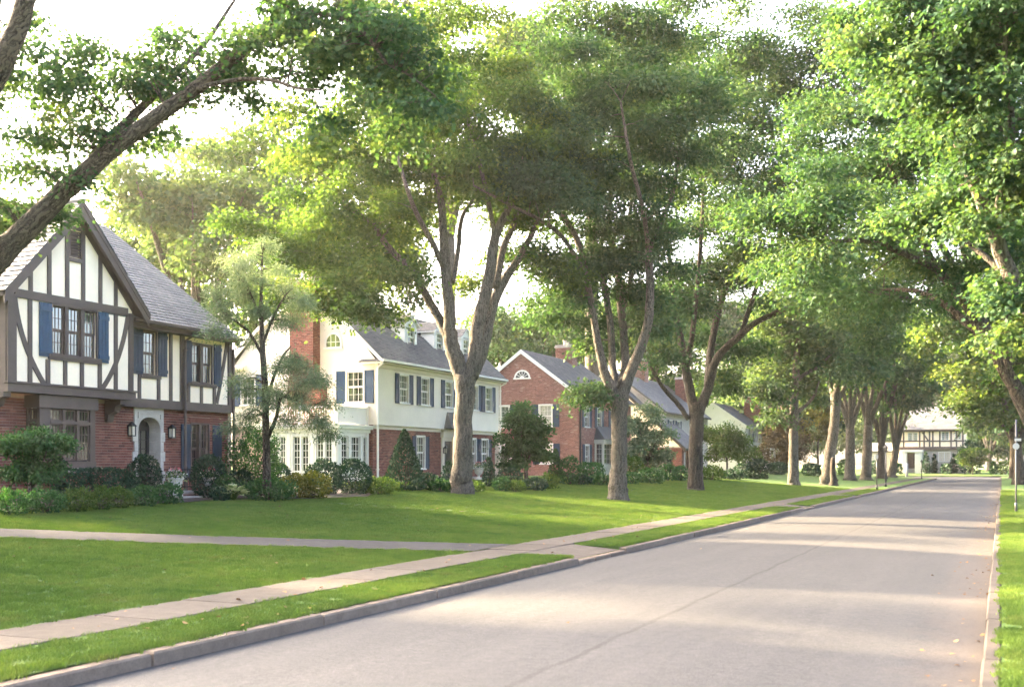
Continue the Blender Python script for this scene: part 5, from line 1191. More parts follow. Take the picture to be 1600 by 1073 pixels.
# steps and iron railing
st = MB(); sy0, sy1 = 25.55, 27.25
st.box((XB + .01, sy0 + .15, ZG - .3), (-22.45, sy1, 1.10)); st.box((-22.45, sy0, ZG - .3), (-22.06, sy1, .965))
sto = st.build('door_step', M['mortar'], T)
for X, z0, z1 in ((-22.45, ZG - .2, 1.10), (-22.06, ZG - .2, .965)): bricks(sto, fx(X), [(sy0, z1), (sy1, z1)], z0, [], M['brick'])
for p0, p1 in (((XB + .06, sy0 + .12, 1.103), (-22.40, sy1 + .03, 1.165)), ((-22.448, sy0 - .03, .968), (-22.0, sy1 + .03, 1.03))): q = MB(); q.box(p0, p1); q.build('tread', M['step'], sto)
rl = MB(); ry = sy1 - .03
for z in (1.27, 1.80): rl.box((XB + .08, ry - .018, z), (-22.45, ry + .018, z + .03))
for i in range(15): x = XB + .12 + i * .1; rl.box((x - .009, ry - .009, 1.165 if i % 7 == 0 else 1.30), (x + .009, ry + .009, 1.80 if i % 7 else 1.9))
for i in range(14): x = XB + .17 + i * .1; rl.tube([(x, ry, 1.50), (x, ry + .001, 1.58)], [.035, .035], 6)
rl.build('railing', M['black'], T)
# roofs
def pitched(parent, name, P0, P1, Q0, Q1, t, mat):
    mb = MB(); slab(mb, [P0, P1, Q1, Q0], t); return mb.build(name, mat, parent)
OV = .36; xe = XG + OV; xb = -33.4; ez = ZAP + .02 - RS * ((gy1 - gy0) / 2 + .38)
rfl = pitched(T, 'roof', (xe, gy0 - .38, ez), (xb, gy0 - .38, ez), (xe, gm, ZAP + .02), (xb, gm, ZAP + .02), .13, M['timber'])
roofing(rfl, (xb, gy0 - .40, ez - .02), (xe + .03, gy0 - .40, ez - .02), (xb, gm, ZAP + .03), (xe + .03, gm, ZAP + .03), .20, .24, M['slate'], single=300, seed=4)
rfr = pitched(T, 'roof', (xe, gy1 + .38, ez), (xb, gy1 + .38, ez), (xe, gm, ZAP + .018), (xb, gm, ZAP + .018), .13, M['timber'])
roofing(rfr, (xe + .03, gy1 + .40, ez - .02), (xb, gy1 + .40, ez - .02), (xe + .03, gm, ZAP + .03), (xb, gm, ZAP + .03), .20, .24, M['slate'], seed=5)
for sgn, e in ((-1, gy0 - .38), (1, gy1 + .38)):
    mb = MB(); mb.prism([(xe - .09, gm, ZAP - .02), (xe - .09, e, ez - .02), (xe - .09, e, ez - .34), (xe - .09, gm, ZAP - .38)], (.06, 0, 0)); mb.build('bargeboard', M['timber'], T)
q = MB(); q.tube([(xe + .03, gm, ZAP + .05), (xb, gm, ZAP + .05)], [.06, .06], 6); q.build('ridge_cap', M['slate'], T)
XE, ZE, XRG, ZRG = -23.42, 6.28, -29.35, 10.5
def mz(x): return ZE + (x - XE) / (XRG - XE) * (ZRG - ZE)
YE2 = yx(376, XE)[0]
ys = gy1 - 1.2; yi = yx(306, XE)[0]
rm_ = pitched(T, 'roof', (XE, ys, ZE), (XE, yi, ZE), (XRG, ys, ZRG), (XRG, yi, ZRG), .13, M['timber'])
roofing(rm_, (XE + .03, ys, ZE), (XE + .03, yi, ZE), (XRG, ys, ZRG + .01), (XRG, yi, ZRG + .01), .20, .24, M['slate'], seed=6)
rm2 = pitched(T, 'roof', (XE - .02, yi, ZE - .1), (XE - .02, YE2, ZE - .1), (XRG, yi, ZRG - .03), (XRG, YE2, ZRG - .03), .13, M['timber'])
roofing(rm2, (XE + .01, yi, ZE - .10), (XE + .01, YE2 + .03, ZE - .10), (XRG, yi, ZRG - .02), (XRG, YE2 + .03, ZRG - .02), .20, .24, M['slate'], seed=7)
pitched(T, 'roof', (2 * XRG - XE, ys, ZE), (2 * XRG - XE, YE2, ZE), (XRG, ys, ZRG), (XRG, YE2, ZRG), .13, M['slate'])
mb = MB(); mb.prism([(XE, YE2 - .06, ZE - .11), (XRG, YE2 - .06, ZRG - .04), (XRG, YE2 - .06, ZRG - .30), (XE, YE2 - .06, ZE - .36)], (0, .05, 0)); mb.build('bargeboard', M['timber'], T)
gutter(T, (XE + .06, gy1 + .05, ZE - .03), (XE + .06, yi + .1, ZE - .03), M['timber']); gutter(T, (XE + .04, yi + .12, ZE - .13), (XE + .04, YE2 + .03, ZE - .13), M['timber'])
so = MB(); so.box((XU, gy1 + .05, ZE - .22), (XE + .0, YE2 - .1, ZE - .19)); so.build('soffit', M['timber'], T)
downspout(T, XU + .12, Yu(285), ZG, 6.0, M['timber'], (.36, .05)); downspout(T, XU + .09, YR + .02, ZG, 5.95, M['timber'], (.36, .2))

# ------------------------------------------------------------------ the cream house with the sunroom
XW, XWB, WY0, WY1, WZ = -28.0, -28.28, 46.7, 61.0, 1.1
C = thing('cream_house', 'cream house over a red brick ground floor with dormers, sunroom and tall brick chimney', 'house', (XW, (WY0 + WY1) / 2, WZ))
FW, FWB, FWE = fx(XW), fx(XWB), fy(WY0); Yw = lambda u: yx(u, XW)[0]; Ywb = lambda u: yx(u, XWB)[0]; Xe = lambda u: xy(u, WY0)[0]
prof = [(-27.55, 7.08), (-29.6, 9.0), (-32.35, 10.75), (-35.1, 9.0), (-37.15, 7.08)]
up = [(Yw(u) - .43, Yw(u) + .43, 5.12, 6.52) for u in (631, 664, 701, 741, 763)]
wall(C, 'upper_wall', FW, [(WY0, 6.95), (WY1, 6.95)], 3.92, up, M['cream'])
for h in up:
    window(C, FW, *h, 1, 3, 4, 'white', .5, .08, .06, True)
    shutter(C, FW, h[0] - .50, h[0] - .09, 5.05, 6.58, 'navy'); shutter(C, FW, h[1] + .09, h[1] + .50, 5.05, 6.58, 'navy')
dyc = Ywb(699); dn = [(Ywb(u) - .42, Ywb(u) + .42, 1.75, 3.42) for u in (657, 738, 757)]
door = (dyc - .48, dyc + .48, 1.30, 3.25)
wall(C, 'brick_wall', FWB, [(WY0, 3.94), (WY1, 3.94)], WZ - .3, dn + [door], M['mortar'])
bricks(C, FWB, [(WY0, 3.94), (WY1, 3.94)], WZ - .1, dn + [door], M['brick'])
for h in dn:
    window(C, FWB, *h, 1, 3, 5, 'white', .5, .08, .06, True)
    shutter(C, FWB, h[0] - .50, h[0] - .09, 1.70, 3.46, 'navy'); shutter(C, FWB, h[1] + .09, h[1] + .50, 1.70, 3.46, 'navy')
so = MB(); so.box((XWB, WY0 + .01, 3.90), (XW - .002, WY1 - .01, 3.918)); so.box((XW - .2, WY0 + .006, 3.72), (XWB + .05, WY1, 3.899)); so.build('jetty_soffit', M['cream'], C)
dm = MB()
for a in (door[0] - .3, door[1] + .04): bx_(dm, FWB, a, a + .26, -.02, .10, WZ, 3.45)
bx_(dm, FWB, door[0] - .36, door[1] + .36, -.02, .20, 3.45, 3.80); bx_(dm, FWB, door[0] - .44, door[1] + .44, -.02, .34, 3.80, 3.89)
bx_(dm, FWB, door[0], door[1], -.10, .03, 3.25, 3.45); dmo = dm.build('door_surround', M['cream'], C)
q = MB(); vs = [(XWB + .02, door[0] - .46, 3.925), (XW + .46, door[0] - .46, 3.925), (XW + .46, door[1] + .46, 3.925), (XWB + .02, door[1] + .46, 3.925), (XW + .01, door[0] - .1, 4.85), (XW + .01, door[1] + .1, 4.85)]
q.add(vs, [(0, 1, 4), (1, 2, 5, 4), (2, 3, 5), (0, 3, 2, 1)]); ho = q.build('door_hood', M['shingle'], C)
roofing(ho, vs[1], vs[2], vs[4], vs[5], .16, .25, M['shingle'], seed=9)
q = MB(); bx_(q, FWB, door[0], door[1], -.12, -.06, 1.28, 3.25)
for z0, z1 in ((1.4, 2.1), (2.22, 3.1)):
    for a0, a1 in ((door[0] + .1, dyc - .05), (dyc + .05, door[1] - .1)): bx_(q, FWB, a0, a1, -.06, -.045, z0, z1)
q.build('door', M['door_dark'], C); lantern(C, FWB, door[0] - .17, .10, 2.75)
q = MB(); q.box((XWB - .3, dyc - 1.2, WZ - .2), (XWB + 1.3, dyc + 1.2, 1.28)); q.box((XWB + 1.3, dyc - 1.2, WZ - .2), (XWB + 1.7, dyc + 1.2, 1.16)); q.build('door_step', M['step'], C)
# end wall with gable
ew = (Xe(555) - .46, Xe(555) + .46, 5.05, 6.55); ew2 = (Xe(388) - .40, Xe(388) + .40, 5.05, 6.4)
gp = [(-36.75, 7.0)] + [(a, b - .1) for a, b in prof[::-1][1:-1]] + [(XW, 7.0)]
at0 = (Xe(521) - .42, Xe(521) + .42, 7.78, 8.6)
wall(C, 'end_wall', FWE, gp, 3.92, [ew, ew2], M['cream'])
wall(C, 'end_brick_wall', fy(WY0 + .02), [(-36.7, 3.94), (XWB, 3.94)], WZ - .3, [], M['mortar'])
bricks(C, fy(WY0 + .02), [(-30.5, 3.93), (XWB, 3.93)], WZ - .1, [], M['brick'])
for h in (ew, ew2):
    window(C, FWE, *h, 1, 3, 4, 'white', .5, .08, .06, True)
    for a in (h[0] - .62, h[1] + .10): shutter(C, FWE, a, a + .52, 4.98, 6.60, 'blue')
wall(C, 'far_end_wall', fyb(WY1), [(-a, b) for a, b in gp[::-1]], WZ - .3, [], M['cream']); wall(C, 'back_wall', Wf(-36.75, 0, 0, -1), [(-WY1, 7), (-WY0, 7)], WZ - .3, [], M['cream'])
aw = MB(); am = (at0[0] + at0[1]) / 2; rr = .42
arc = [(am + rr * cos(t), 8.0 + rr * 1.1 * sin(t)) for t in [pi - pi * i / 14 for i in range(15)]]
for (p, z), (q_, z2) in zip(arch and arc, arc[1:]):
    f = lambda a, zz, k: (am + (a - am) * k, 8.0 + (zz - 8.0) * k)
    A, B = f(p, z, 1.2), f(q_, z2, 1.2); aw.add([FWE(p, .05, z), FWE(q_, .05, z2), FWE(B[0], .05, B[1]), FWE(A[0], .05, A[1]), FWE(A[0], 0, A[1]), FWE(B[0], 0, B[1])], [(0, 1, 2, 3), (3, 2, 5, 4)])
bx_(aw, FWE, am - .56, am + .56, 0, .09, 7.74, 7.83); bx_(aw, FWE, am - .50, am - .42, 0, .05, 7.83, 8.0); bx_(aw, FWE, am + .42, am + .50, 0, .05, 7.83, 8.0)
for a in (-.14, .14): bx_(aw, FWE, am + a - .014, am + a + .014, .004, .03, 7.83, 8.4)
bx_(aw, FWE, am - .42, am + .42, .005, .028, 8.06, 8.09); awo = aw.build('attic_window', M['white'], C)
q = MB(); q.poly([FWE(am - .42, .006, 7.83), FWE(am + .42, .006, 7.83)] + [FWE(a, .006, z) for a, z in arc[::-1]]); q.build('pane', M['darkroom'], awo)
q = MB(); q.poly([FWE(am - .42, .012, 7.83), FWE(am + .42, .012, 7.83)] + [FWE(a, .012, z) for a, z in arc[::-1]]); q.build('pane', M['glass'], awo)
# roof, eaves, cornice
oy0, oy1 = WY0 - .18, WY1 + .25
for i, ((x0, z0), (x1, z1)) in enumerate(zip(prof, prof[1:])):
    lo, hi = ((x0, z0), (x1, z1)) if z0 < z1 else ((x1, z1), (x0, z0))
    r_ = pitched(C, 'roof', (lo[0], oy0, lo[1]), (lo[0], oy1, lo[1]), (hi[0], oy0, hi[1]), (hi[0], oy1, hi[1]), .12, M['shingle'])
    if i < 2: roofing(r_, (lo[0], oy0 - .02, lo[1]), (lo[0], oy1, lo[1]), (hi[0], oy0 - .02, hi[1]), (hi[0], oy1, hi[1]), .15, .30, M['shingle'], seed=20 + i)
rk = MB()
for (x0, z0), (x1, z1) in zip(prof[:3], prof[1:3]): rk.prism([(x0, oy0 - .03, z0 - .03), (x1, oy0 - .03, z1 - .03), (x1, oy0 - .03, z1 - .24), (x0, oy0 - .03, z0 - .24)], (0, .05, 0))
for (x0, z0), (x1, z1) in zip(prof[2:], prof[3:]): rk.prism([(x0, oy0 - .03, z0 - .03), (x1, oy0 - .03, z1 - .03), (x1, oy0 - .03, z1 - .24), (x0, oy0 - .03, z0 - .24)], (0, .05, 0))
rk.build('rake_board', M['white'], C)
co = MB(); co.box((XW - .01, WY0 - .10, 6.72), (XW + .10, WY1 + .1, 6.90)); co.box((XW - .01, WY0 - .25, 6.90), (XW + .36, WY1 + .2, 6.99)); co.box((-28.9, WY0 - .26, 6.895), (XW - .012, WY0 - .02, 6.985)); co.build('cornice', M['cream'], C)
q = MB(); q.add([(-28.95, WY0 - .30, 7.0), (XW + .42, WY0 - .30, 7.0), (XW + .42, WY0, 7.0), (-28.95, WY0, 7.0), (-28.9, WY0 - .01, 7.14), (XW + .2, WY0 - .01, 7.14)], [(0, 1, 5, 4), (1, 2, 5), (0, 4, 3)]); q.build('eave_return', M['shingle'], C)
q = MB(); q.add([(-35.9, WY0 - .30, 7.0), (-37.1, WY0 - .30, 7.0), (-37.1, WY0, 7.0), (-35.9, WY0, 7.0), (-35.9, WY0 - .01, 7.14), (-37.0, WY0 - .01, 7.14)], [(0, 4, 5, 1), (1, 5, 2), (0, 3, 4)]); q.box((-37.1, WY0 - .27, 6.88), (-35.9, WY0 - .01, 6.99)); q.build('eave_return', M['cream'], C)
gutter(C, (XW + .44, WY0 - .25, 7.05), (XW + .44, WY1 + .25, 7.05), M['white'], .08); downspout(C, XW + .06, WY0 - .07, WZ, 6.8, M['white'], (.34, -.1), r=.055)
downspout(C, XW + .06, WY1 + .06, WZ, 6.8, M['white'], (.34, .1), r=.055)
cx0, cx1 = Xe(464), Xe(500)
chimney(C, cx0, cx1, WY0 - .62, WY0 + .1, 6.6, 11.3, 'brick', 'mortar', 2)
cl_ = MB(); X1 = Xe(511); cl_.box((cx0 - .15, WY0 - .621, 3.95), (X1, WY0 - .003, 5.85)); cl_.add([(cx0 - .15, WY0 - .621, 5.85), (X1, WY0 - .621, 5.85), (cx1, WY0 - .621, 6.6), (cx0, WY0 - .621, 6.6), (cx0 - .15, WY0 - .003, 5.85), (X1, WY0 - .003, 5.85), (cx1, WY0 - .003, 6.6), (cx0, WY0 - .003, 6.6)], [(0, 1, 2, 3), (1, 5, 6, 2), (0, 3, 7, 4)])
clo = cl_.build('chimney_base', M['mortar'], C)
bricks(clo, fy(WY0 - .622), [(cx0 - .15, 5.85), (cx0, 6.6), (cx1, 6.6), (X1, 5.85)], 3.96, [], M['brick']); bricks(clo, fx(X1), [(WY0 - .62, 5.85), (WY0, 5.85)], 3.96, [], M['brick'])
for u in (642, 687, 728):                                 # dormers
    yc = yx(u, -28.95)[0]; hw = .66; z0, ze, zp, xf = 8.22, 9.42, 9.92, -28.95
    FD = fx(xf); d = MB()
    d.poly([(xf, yc - hw, z0 - .1), (xf, yc - hw, ze), (-31.0, yc - hw, ze)]); d.poly([(xf, yc + hw, z0 - .1), (-31.0, yc + hw, ze), (xf, yc + hw, ze)])
    d.poly([FD(yc - hw, 0, z0 - .15), FD(yc - .36, 0, z0 - .15), FD(yc - .36, 0, ze), FD(yc - hw, 0, ze)]); d.poly([FD(yc + .36, 0, z0 - .15), FD(yc + hw, 0, z0 - .15), FD(yc + hw, 0, ze), FD(yc + .36, 0, ze)]); d.poly([FD(yc - .36, 0, z0 - .15), FD(yc + .36, 0, z0 - .15), FD(yc + .36, 0, z0 + .02), FD(yc - .36, 0, z0 + .02)])
    d.poly([FD(yc - hw, 0, ze), FD(yc + hw, 0, ze), FD(yc, 0, zp)])
    for i in range(9):                                    # clapboards on the cheek towards the camera
        zz = z0 + i * .134; xk = -29.05 - (zz - 8.3) * 1.0
        if zz < ze - .05: d.add([(xf, yc - hw - .018, zz), (min(xf - .02, xk - .6), yc - hw - .018, zz), (min(xf - .02, xk - .75), yc - hw - .003, zz + .134), (xf, yc - hw - .003, zz + .134), (xf, yc - hw, zz), (xk - .6, yc - hw, zz)], [(0, 3, 2, 1), (0, 1, 5, 4)])
    do = d.build('dormer', M['white'], C)
    window(C, FD, yc - .36, yc + .36, z0 + .06, 9.30, 1, 2, 4, 'white', .5, .06, .05, False, 'white', bars=.025)
    for sg in (-1, 1):
        e = yc + sg * (hw + .14); q = MB(); slab(q, [(xf + .12, e, ze - .03), (-31.3, e, ze - .03), (-31.9, yc, zp + .06), (xf + .12, yc, zp + .06)], .06); rf = q.build('dormer_roof', M['white'], do)
        roofing(rf, (xf + .13, e, ze - .03), (-31.3, e, ze - .03), (xf + .13, yc, zp + .065), (-31.9, yc, zp + .065), .15, .3, M['shingle'], seed=int(u) + sg)
# sunroom
SX0, SX1, SY = -32.7, -28.5, 43.9; FSX, FSY = fx(SX1), fy(SY); Xs = lambda u: xy(u, SY)[0]
sr = [(Xs(458), Xs(482)), (Xs(494.5), Xs(518.5)), (Xs(425), Xs(446))]; ss = [(yx(533, SX1)[0], yx(544, SX1)[0]), (yx(548.5, SX1)[0], yx(562.5, SX1)[0]), (yx(566.5, SX1)[0], yx(572.5, SX1)[0])]
wall(C, 'sunroom_wall', FSY, [(SX0, 3.66), (SX1, 3.66)], WZ - .3, [(*s, 1.62, 3.30) for s in sr], M['white'], .1); wall(C, 'sunroom_wall', FSX, [(SY, 3.66), (WY0, 3.66)], WZ - .3, [(*s, 1.62, 3.30) for s in ss], M['white'], .1)
for s in sr: window(C, FSY, *s, 1.62, 3.30, 2, 2, 5, 'white', None, .05, .05, False, 'white', .10, .03, room=(.45, 0))
for s, n_, c_ in zip(ss, (1, 1, 1), (2, 3, 2)): window(C, FSX, *s, 1.62, 3.30, n_, c_, 5, 'white', None, .05, .05, False, 'white', .08, .03, room=(.45, 0))
q = MB()
for a in (SX0 + .12, Xs(451), Xs(488), SX1 - .16): bx_(q, FSY, a - .11, a + .11, 0, .035, WZ, 3.5); q.build('pilaster', M['white'], C); q = MB()
bx_(q, FSX, SY + .02, SY + .24, 0, .034, WZ, 3.5); q.build('pilaster', M['white'], C); q = MB(); bx_(q, FSX, WY0 - .25, WY0 - .03, 0, .034, WZ, 3.5); q.build('pilaster', M['white'], C)
q = MB()
for o, z0, z1 in ((.10, 3.50, 3.66), (.26, 3.66, 3.78), (.32, 3.78, 3.86)): q.box((SX0 - o, SY - o, z0), (SX1 + o, WY0 - .004, z1 - .002))
q.build('sunroom_cornice', M['white'], C)
bl = MB(); zb0, zb1 = 3.98, 4.66; by, bxr = SY + .05, SX1 - .05
for x, y in ((SX0, by), (bxr, by), (bxr, WY0 - .09), ((SX0 + bxr) / 2, by)): bl.box((x - .08, y - .08, 3.86), (x + .08, y + .08, 4.76)); bl.box((x - .11, y - .11, 4.762), (x + .11, y + .11, 4.81))
bl.box((SX0 + .08, by - .04, zb0 - .04), (bxr - .08, by + .04, zb0 + .02)); bl.box((SX0 + .08, by - .05, zb1), (bxr - .08, by + .05, zb1 + .06))
bl.box((bxr - .03, by + .08, 3.90), (bxr + .03, WY0 - .17, zb1)); bl.box((bxr - .06, by + .085, zb1 + .001), (bxr + .06, WY0 - .175, zb1 + .065)); blo = bl.build('balustrade', M['white'], C)
q = MB(); q.box((-.022, -.022, 0), (.022, .022, zb1 - zb0 - .02)); t_ = q.build('baluster', M['white']); bme = t_.data; bpy.data.objects.remove(t_)
og = origin(blo)
for i in range(30):
    x = SX0 + .17 + i * (bxr - SX0 - .34) / 29
    if abs(x - (SX0 + bxr) / 2) > .1: o = link('baluster', bme, blo); o.location = (x - og[0], by - og[1], zb0 + .02 - og[2])

# ------------------------------------------------------------------ plain gabled houses: shared routine
def gable_house(name, label, x0, x1, y0, y1, zb, ze, zr, wallm, roofm, brick=None, ov=.12, rake='white', front=(), end=(), foot=None, expo=.17, back_x=None):
    """ridge along the street; front and end hold window openings (a0, a1, z0, z1)"""
    h = thing(name, label, 'house', (x1, (y0 + y1) / 2, zb)); xm = (x0 + x1) / 2
    br = [(x0, ze - .08), (xm, zr - .1), (x1, ze - .08)]; f0 = WZ - .3
    wall(h, 'end_wall', fy(y0), br, zb - .3, list(end), M[wallm]); wall(h, 'front_wall', fx(x1), [(y0, ze), (y1, ze)], zb - .3, list(front), M[wallm])
    wall(h, 'far_end_wall', fyb(y1), [(-a, b) for a, b in br[::-1]], zb - .3, [], M[wallm]); wall(h, 'back_wall', Wf(x0, 0, 0, -1), [(-y1, ze), (-y0, ze)], zb - .3, [], M[wallm])
    if brick: bricks(h, fy(y0), br, zb - .1, list(end), M[brick]); bricks(h, fx(x1), [(y0, ze - .15), (y1, ze - .15)], zb - .1, list(front), M[brick])
    sl = (zr - ze) / (x1 - xm); e = ze - .3 * sl; a, b = y0 - ov, y1 + ov
    r1 = pitched(h, 'roof', (x1 + .3, a, e), (x1 + .3, b, e), (xm, a, zr), (xm, b, zr), .12, M[rake]); roofing(r1, (x1 + .32, a - .02, e), (x1 + .32, b, e), (xm, a - .02, zr + .01), (xm, b, zr + .01), expo, expo * 1.8, M[roofm], seed=len(name) + int(y0))
    r2 = pitched(h, 'roof', (x0 - .3, a, e), (x0 - .3, b, e), (xm, a, zr), (xm, b, zr), .12, M[rake]); roofing(r2, (x0 - .32, b, e), (x0 - .32, a, e), (xm, b, zr + .01), (xm, a, zr + .01), .5, 1.0, M[roofm], seed=3)
    q = MB()
    for xx in (x1 + .31, x0 - .31): q.prism([(xx, a - .03, e - .02), (xm, a - .03, zr - .02), (xm, a - .03, zr - .30), (xx, a - .03, e - .27)], (0, .045, 0))
    q.build('rake_board', M[rake], h)
    q = MB(); q.box((x1, y0 - .05, e - .14), (x1 + .26, y1 + .05, e - .02)); q.build('soffit', M[rake], h)
    return h
# red brick house
BX0, BX1, BY0, BY1 = -35.75, -27.0, 72.2, 84.0
Xq = lambda u: xy(u, BY0)[0]; Yq = lambda u: yx(u, BX1)[0]
e_w = [(Xq(852.5) - .45, Xq(852.5) + .45, 4.62, 6.12), (Xq(786) - .45, Xq(786) + .45, 4.62, 6.12), (Xq(854) - .42, Xq(854) + .42, 2.0, 3.35), (Xq(790) - .42, Xq(790) + .42, 2.0, 3.35)]
f_w = [(Yq(916.5) - .42, Yq(916.5) + .42, 4.62, 6.05), (Yq(936) - .42, Yq(936) + .42, 4.62, 6.05), (Yq(957) - .42, Yq(957) + .42, 4.62, 6.05), (Yq(917) - .40, Yq(917) + .40, 1.7, 3.3)]
Bq = gable_house('brick_house', 'red brick house whose white edged gable with a small fan window faces down the street', BX0, BX1, BY0, BY1, 1.1, 6.9, 10.15, 'mortar_pale', 'shingle', 'brick_light', front=f_w, end=e_w)
for h in e_w:
    window(Bq, fy(BY0), *h, 1, 3, 4, 'white', .5, .09, .06, 'full'); 
    for a in (h[0] - .60, h[1] + .11): shutter(Bq, fy(BY0), a, a + .49, h[2] - .05, h[3] + .07, 'navy')
for h in f_w:
    window(Bq, fx(BX1), *h, 1, 3, 4, 'white', .5, .09, .06, True)
    for a in (h[0] - .56, h[1] + .11): shutter(Bq, fx(BX1), a, a + .45, h[2] - .05, h[3] + .07, 'navy')
fm = Xq(816); FQ = fy(BY0); fa = MB(); arc = [(cos(t), sin(t)) for t in [pi - pi * i / 16 for i in range(17)]]
for (c0, s0), (c1, s1) in zip(arc, arc[1:]): fa.add([FQ(fm + .5 * c0, .045, 8.12 + .46 * s0), FQ(fm + .5 * c1, .045, 8.12 + .46 * s1), FQ(fm + .62 * c1, .045, 8.12 + .57 * s1), FQ(fm + .62 * c0, .045, 8.12 + .57 * s0), FQ(fm + .62 * c1, 0, 8.12 + .57 * s1), FQ(fm + .62 * c0, 0, 8.12 + .57 * s0)], [(0, 1, 2, 3), (3, 2, 4, 5)])
bx_(fa, FQ, fm - .68, fm + .68, 0, .08, 8.03, 8.125)
for i in range(1, 6):
    t = pi * i / 6; fa.add([FQ(fm + .14 * cos(t) - .02 * sin(t), .035, 8.12 + .14 * sin(t) + .02 * cos(t)), FQ(fm + .14 * cos(t) + .02 * sin(t), .035, 8.12 + .14 * sin(t) - .02 * cos(t)), FQ(fm + .5 * cos(t) + .02 * sin(t), .035, 8.12 + .46 * sin(t) - .02 * cos(t)), FQ(fm + .5 * cos(t) - .02 * sin(t), .035, 8.12 + .46 * sin(t) + .02 * cos(t))], [(0, 1, 2, 3)])
fa.poly([FQ(fm + .15 * c, .036, 8.12 + .14 * s) for c, s in arc]); fao = fa.build('fan_window', M['white'], Bq)
q = MB(); q.poly([FQ(fm + .5 * c, .012, 8.12 + .46 * s) for c, s in arc]); q.build('pane', M['door_dark'], fao)
q = MB(); q.box((BX1 - .75, BY0 - .16, 6.30), (BX1 + .30, BY0 - .012, 6.72)); q.box((BX1 + .012, BY0 - .15, 6.35), (BX1 + .28, BY0 + .3, 6.71)); q.build('eave_return', M['white'], Bq)
gutter(Bq, (BX1 + .36, BY0 - .1, 6.68), (BX1 + .36, BY1 + .1, 6.68), M['black']); downspout(Bq, BX1 + .07, BY0 + .12, 1.1, 6.5, M['black'], (.28, 0), r=.06)
chimney(Bq, -32.1, -30.7, 80.6, 81.7, 9.0, 11.3, 'brick_light', 'mortar_pale', 3)
by0, by1 = Yq(929), Yq(962); FBB = fx(BX1 + .7)
q = MB(); q.box((BX1, by0 - .1, 3.46), (BX1 + .8, by1 + .1, 3.74)); q.box((BX1, by0, 1.1), (BX1 + .70, by1, 1.95)); q.box((BX1, by0 + .003, 1.95), (BX1 + .06, by1 - .003, 3.46))
for a in (by0, by1 - .12, (by0 + by1) / 2 - .06): q.box((BX1 + .58, a, 1.95), (BX1 + .70, a + .12, 3.46))
q.build('bay_window', M['white'], Bq)
window(Bq, fx(BX1 + .68), by0 + .12, (by0 + by1) / 2 - .06, 1.97, 3.45, 1, 3, 4, 'white', None, 0, .04, True, None, room=(.4, 0)); window(Bq, fx(BX1 + .68), (by0 + by1) / 2 + .06, by1 - .12, 1.97, 3.45, 1, 3, 4, 'white', None, 0, .04, True, None, room=(.4, 0)); window(Bq, fy(by0 + .02), BX1 + .08, BX1 + .57, 1.97, 3.45, 1, 2, 4, 'white', None, 0, .04, False, None, room=(.35, 0))
q = MB(); q.add([(BX1 + .85, by0 - .15, 3.745), (BX1 + .85, by1 + .15, 3.745), (BX1, by1 + .15, 3.745), (BX1, by0 - .15, 3.745), (BX1 + .01, by0 + .35, 4.75), (BX1 + .01, by1 - .35, 4.75)], [(0, 1, 5, 4), (0, 4, 3), (1, 2, 5)]); bro = q.build('bay_roof', M['shingle'], Bq)
# a rear wing between the two houses
q = MB(); q.box((-44, 70, .8), (-36, 80, 7.0)); q.build('rear_wing', M['mortar_pale'], Bq)
q = MB(); slab(q, [(-35.8, 69.6, 7.1), (-35.8, 80.4, 7.1), (-40, 80.4, 9.3), (-40, 69.6, 9.3)], .15); slab(q, [(-44.3, 69.6, 7.1), (-44.3, 80.4, 7.1), (-40, 80.4, 9.302), (-40, 69.6, 9.302)], .15); wr = q.build('rear_roof', M['shingle'], Bq)

# white stucco house with the long sloping gable and brick porch
SZ = 1.1; PY = 96.0
Sx = thing('stucco_house', 'white stucco house with a long sloping dark edged gable above a brick porch', 'house', (-27, 103, SZ))
FP = fy(PY); xr, xp, zr_, zp_ = -26.0, -31.6, 3.55, 8.75
wall(Sx, 'porch_gable', FP, [(-35.5, 5.1), (xp, zp_), (xr, zr_)], 3.5, [], M['stucco'])
q = MB(); q.prism([(xr + .35, PY - .3, zr_ - .25), (xp, PY - .3, zp_ + .1), (xp, PY - .3, zp_ - .22), (xr + .35, PY - .3, zr_ - .55)], (0, .06, 0)); q.prism([(xp, PY - .3, zp_ + .1), (-35.9, PY - .3, 4.85), (-35.9, PY - .3, 4.55), (xp, PY - .3, zp_ - .22)], (0, .06, 0)); q.build('bargeboard', M['timber'], Sx)
r_ = pitched(Sx, 'roof', (xr + .35, PY - .3, zr_ - .25), (xr + .35, PY + 6, zr_ - .25), (xp, PY - .3, zp_ + .1), (xp, PY + 6, zp_ + .1), .14, M['slate']); roofing(r_, (xr + .37, PY - .3, zr_ - .25), (xr + .37, PY + 6, zr_ - .25), (xp, PY - .3, zp_ + .11), (xp, PY + 6, zp_ + .11), .2, .35, M['slate'], seed=31)
pitched(Sx, 'roof', (-35.9, PY - .3, 4.85), (-35.9, PY + 6, 4.85), (xp, PY - .3, zp_ + .098), (xp, PY + 6, zp_ + .098), .14, M['slate'])
pw = [(xy(1031, PY)[0], xy(1046, PY)[0], 1.2, 3.1)]
ph = [(xy(1041, PY)[0], xy(1049, PY)[0], 1.1, 3.3), (xy(1020, PY)[0], xy(1033, PY)[0], 1.6, 3.2)]
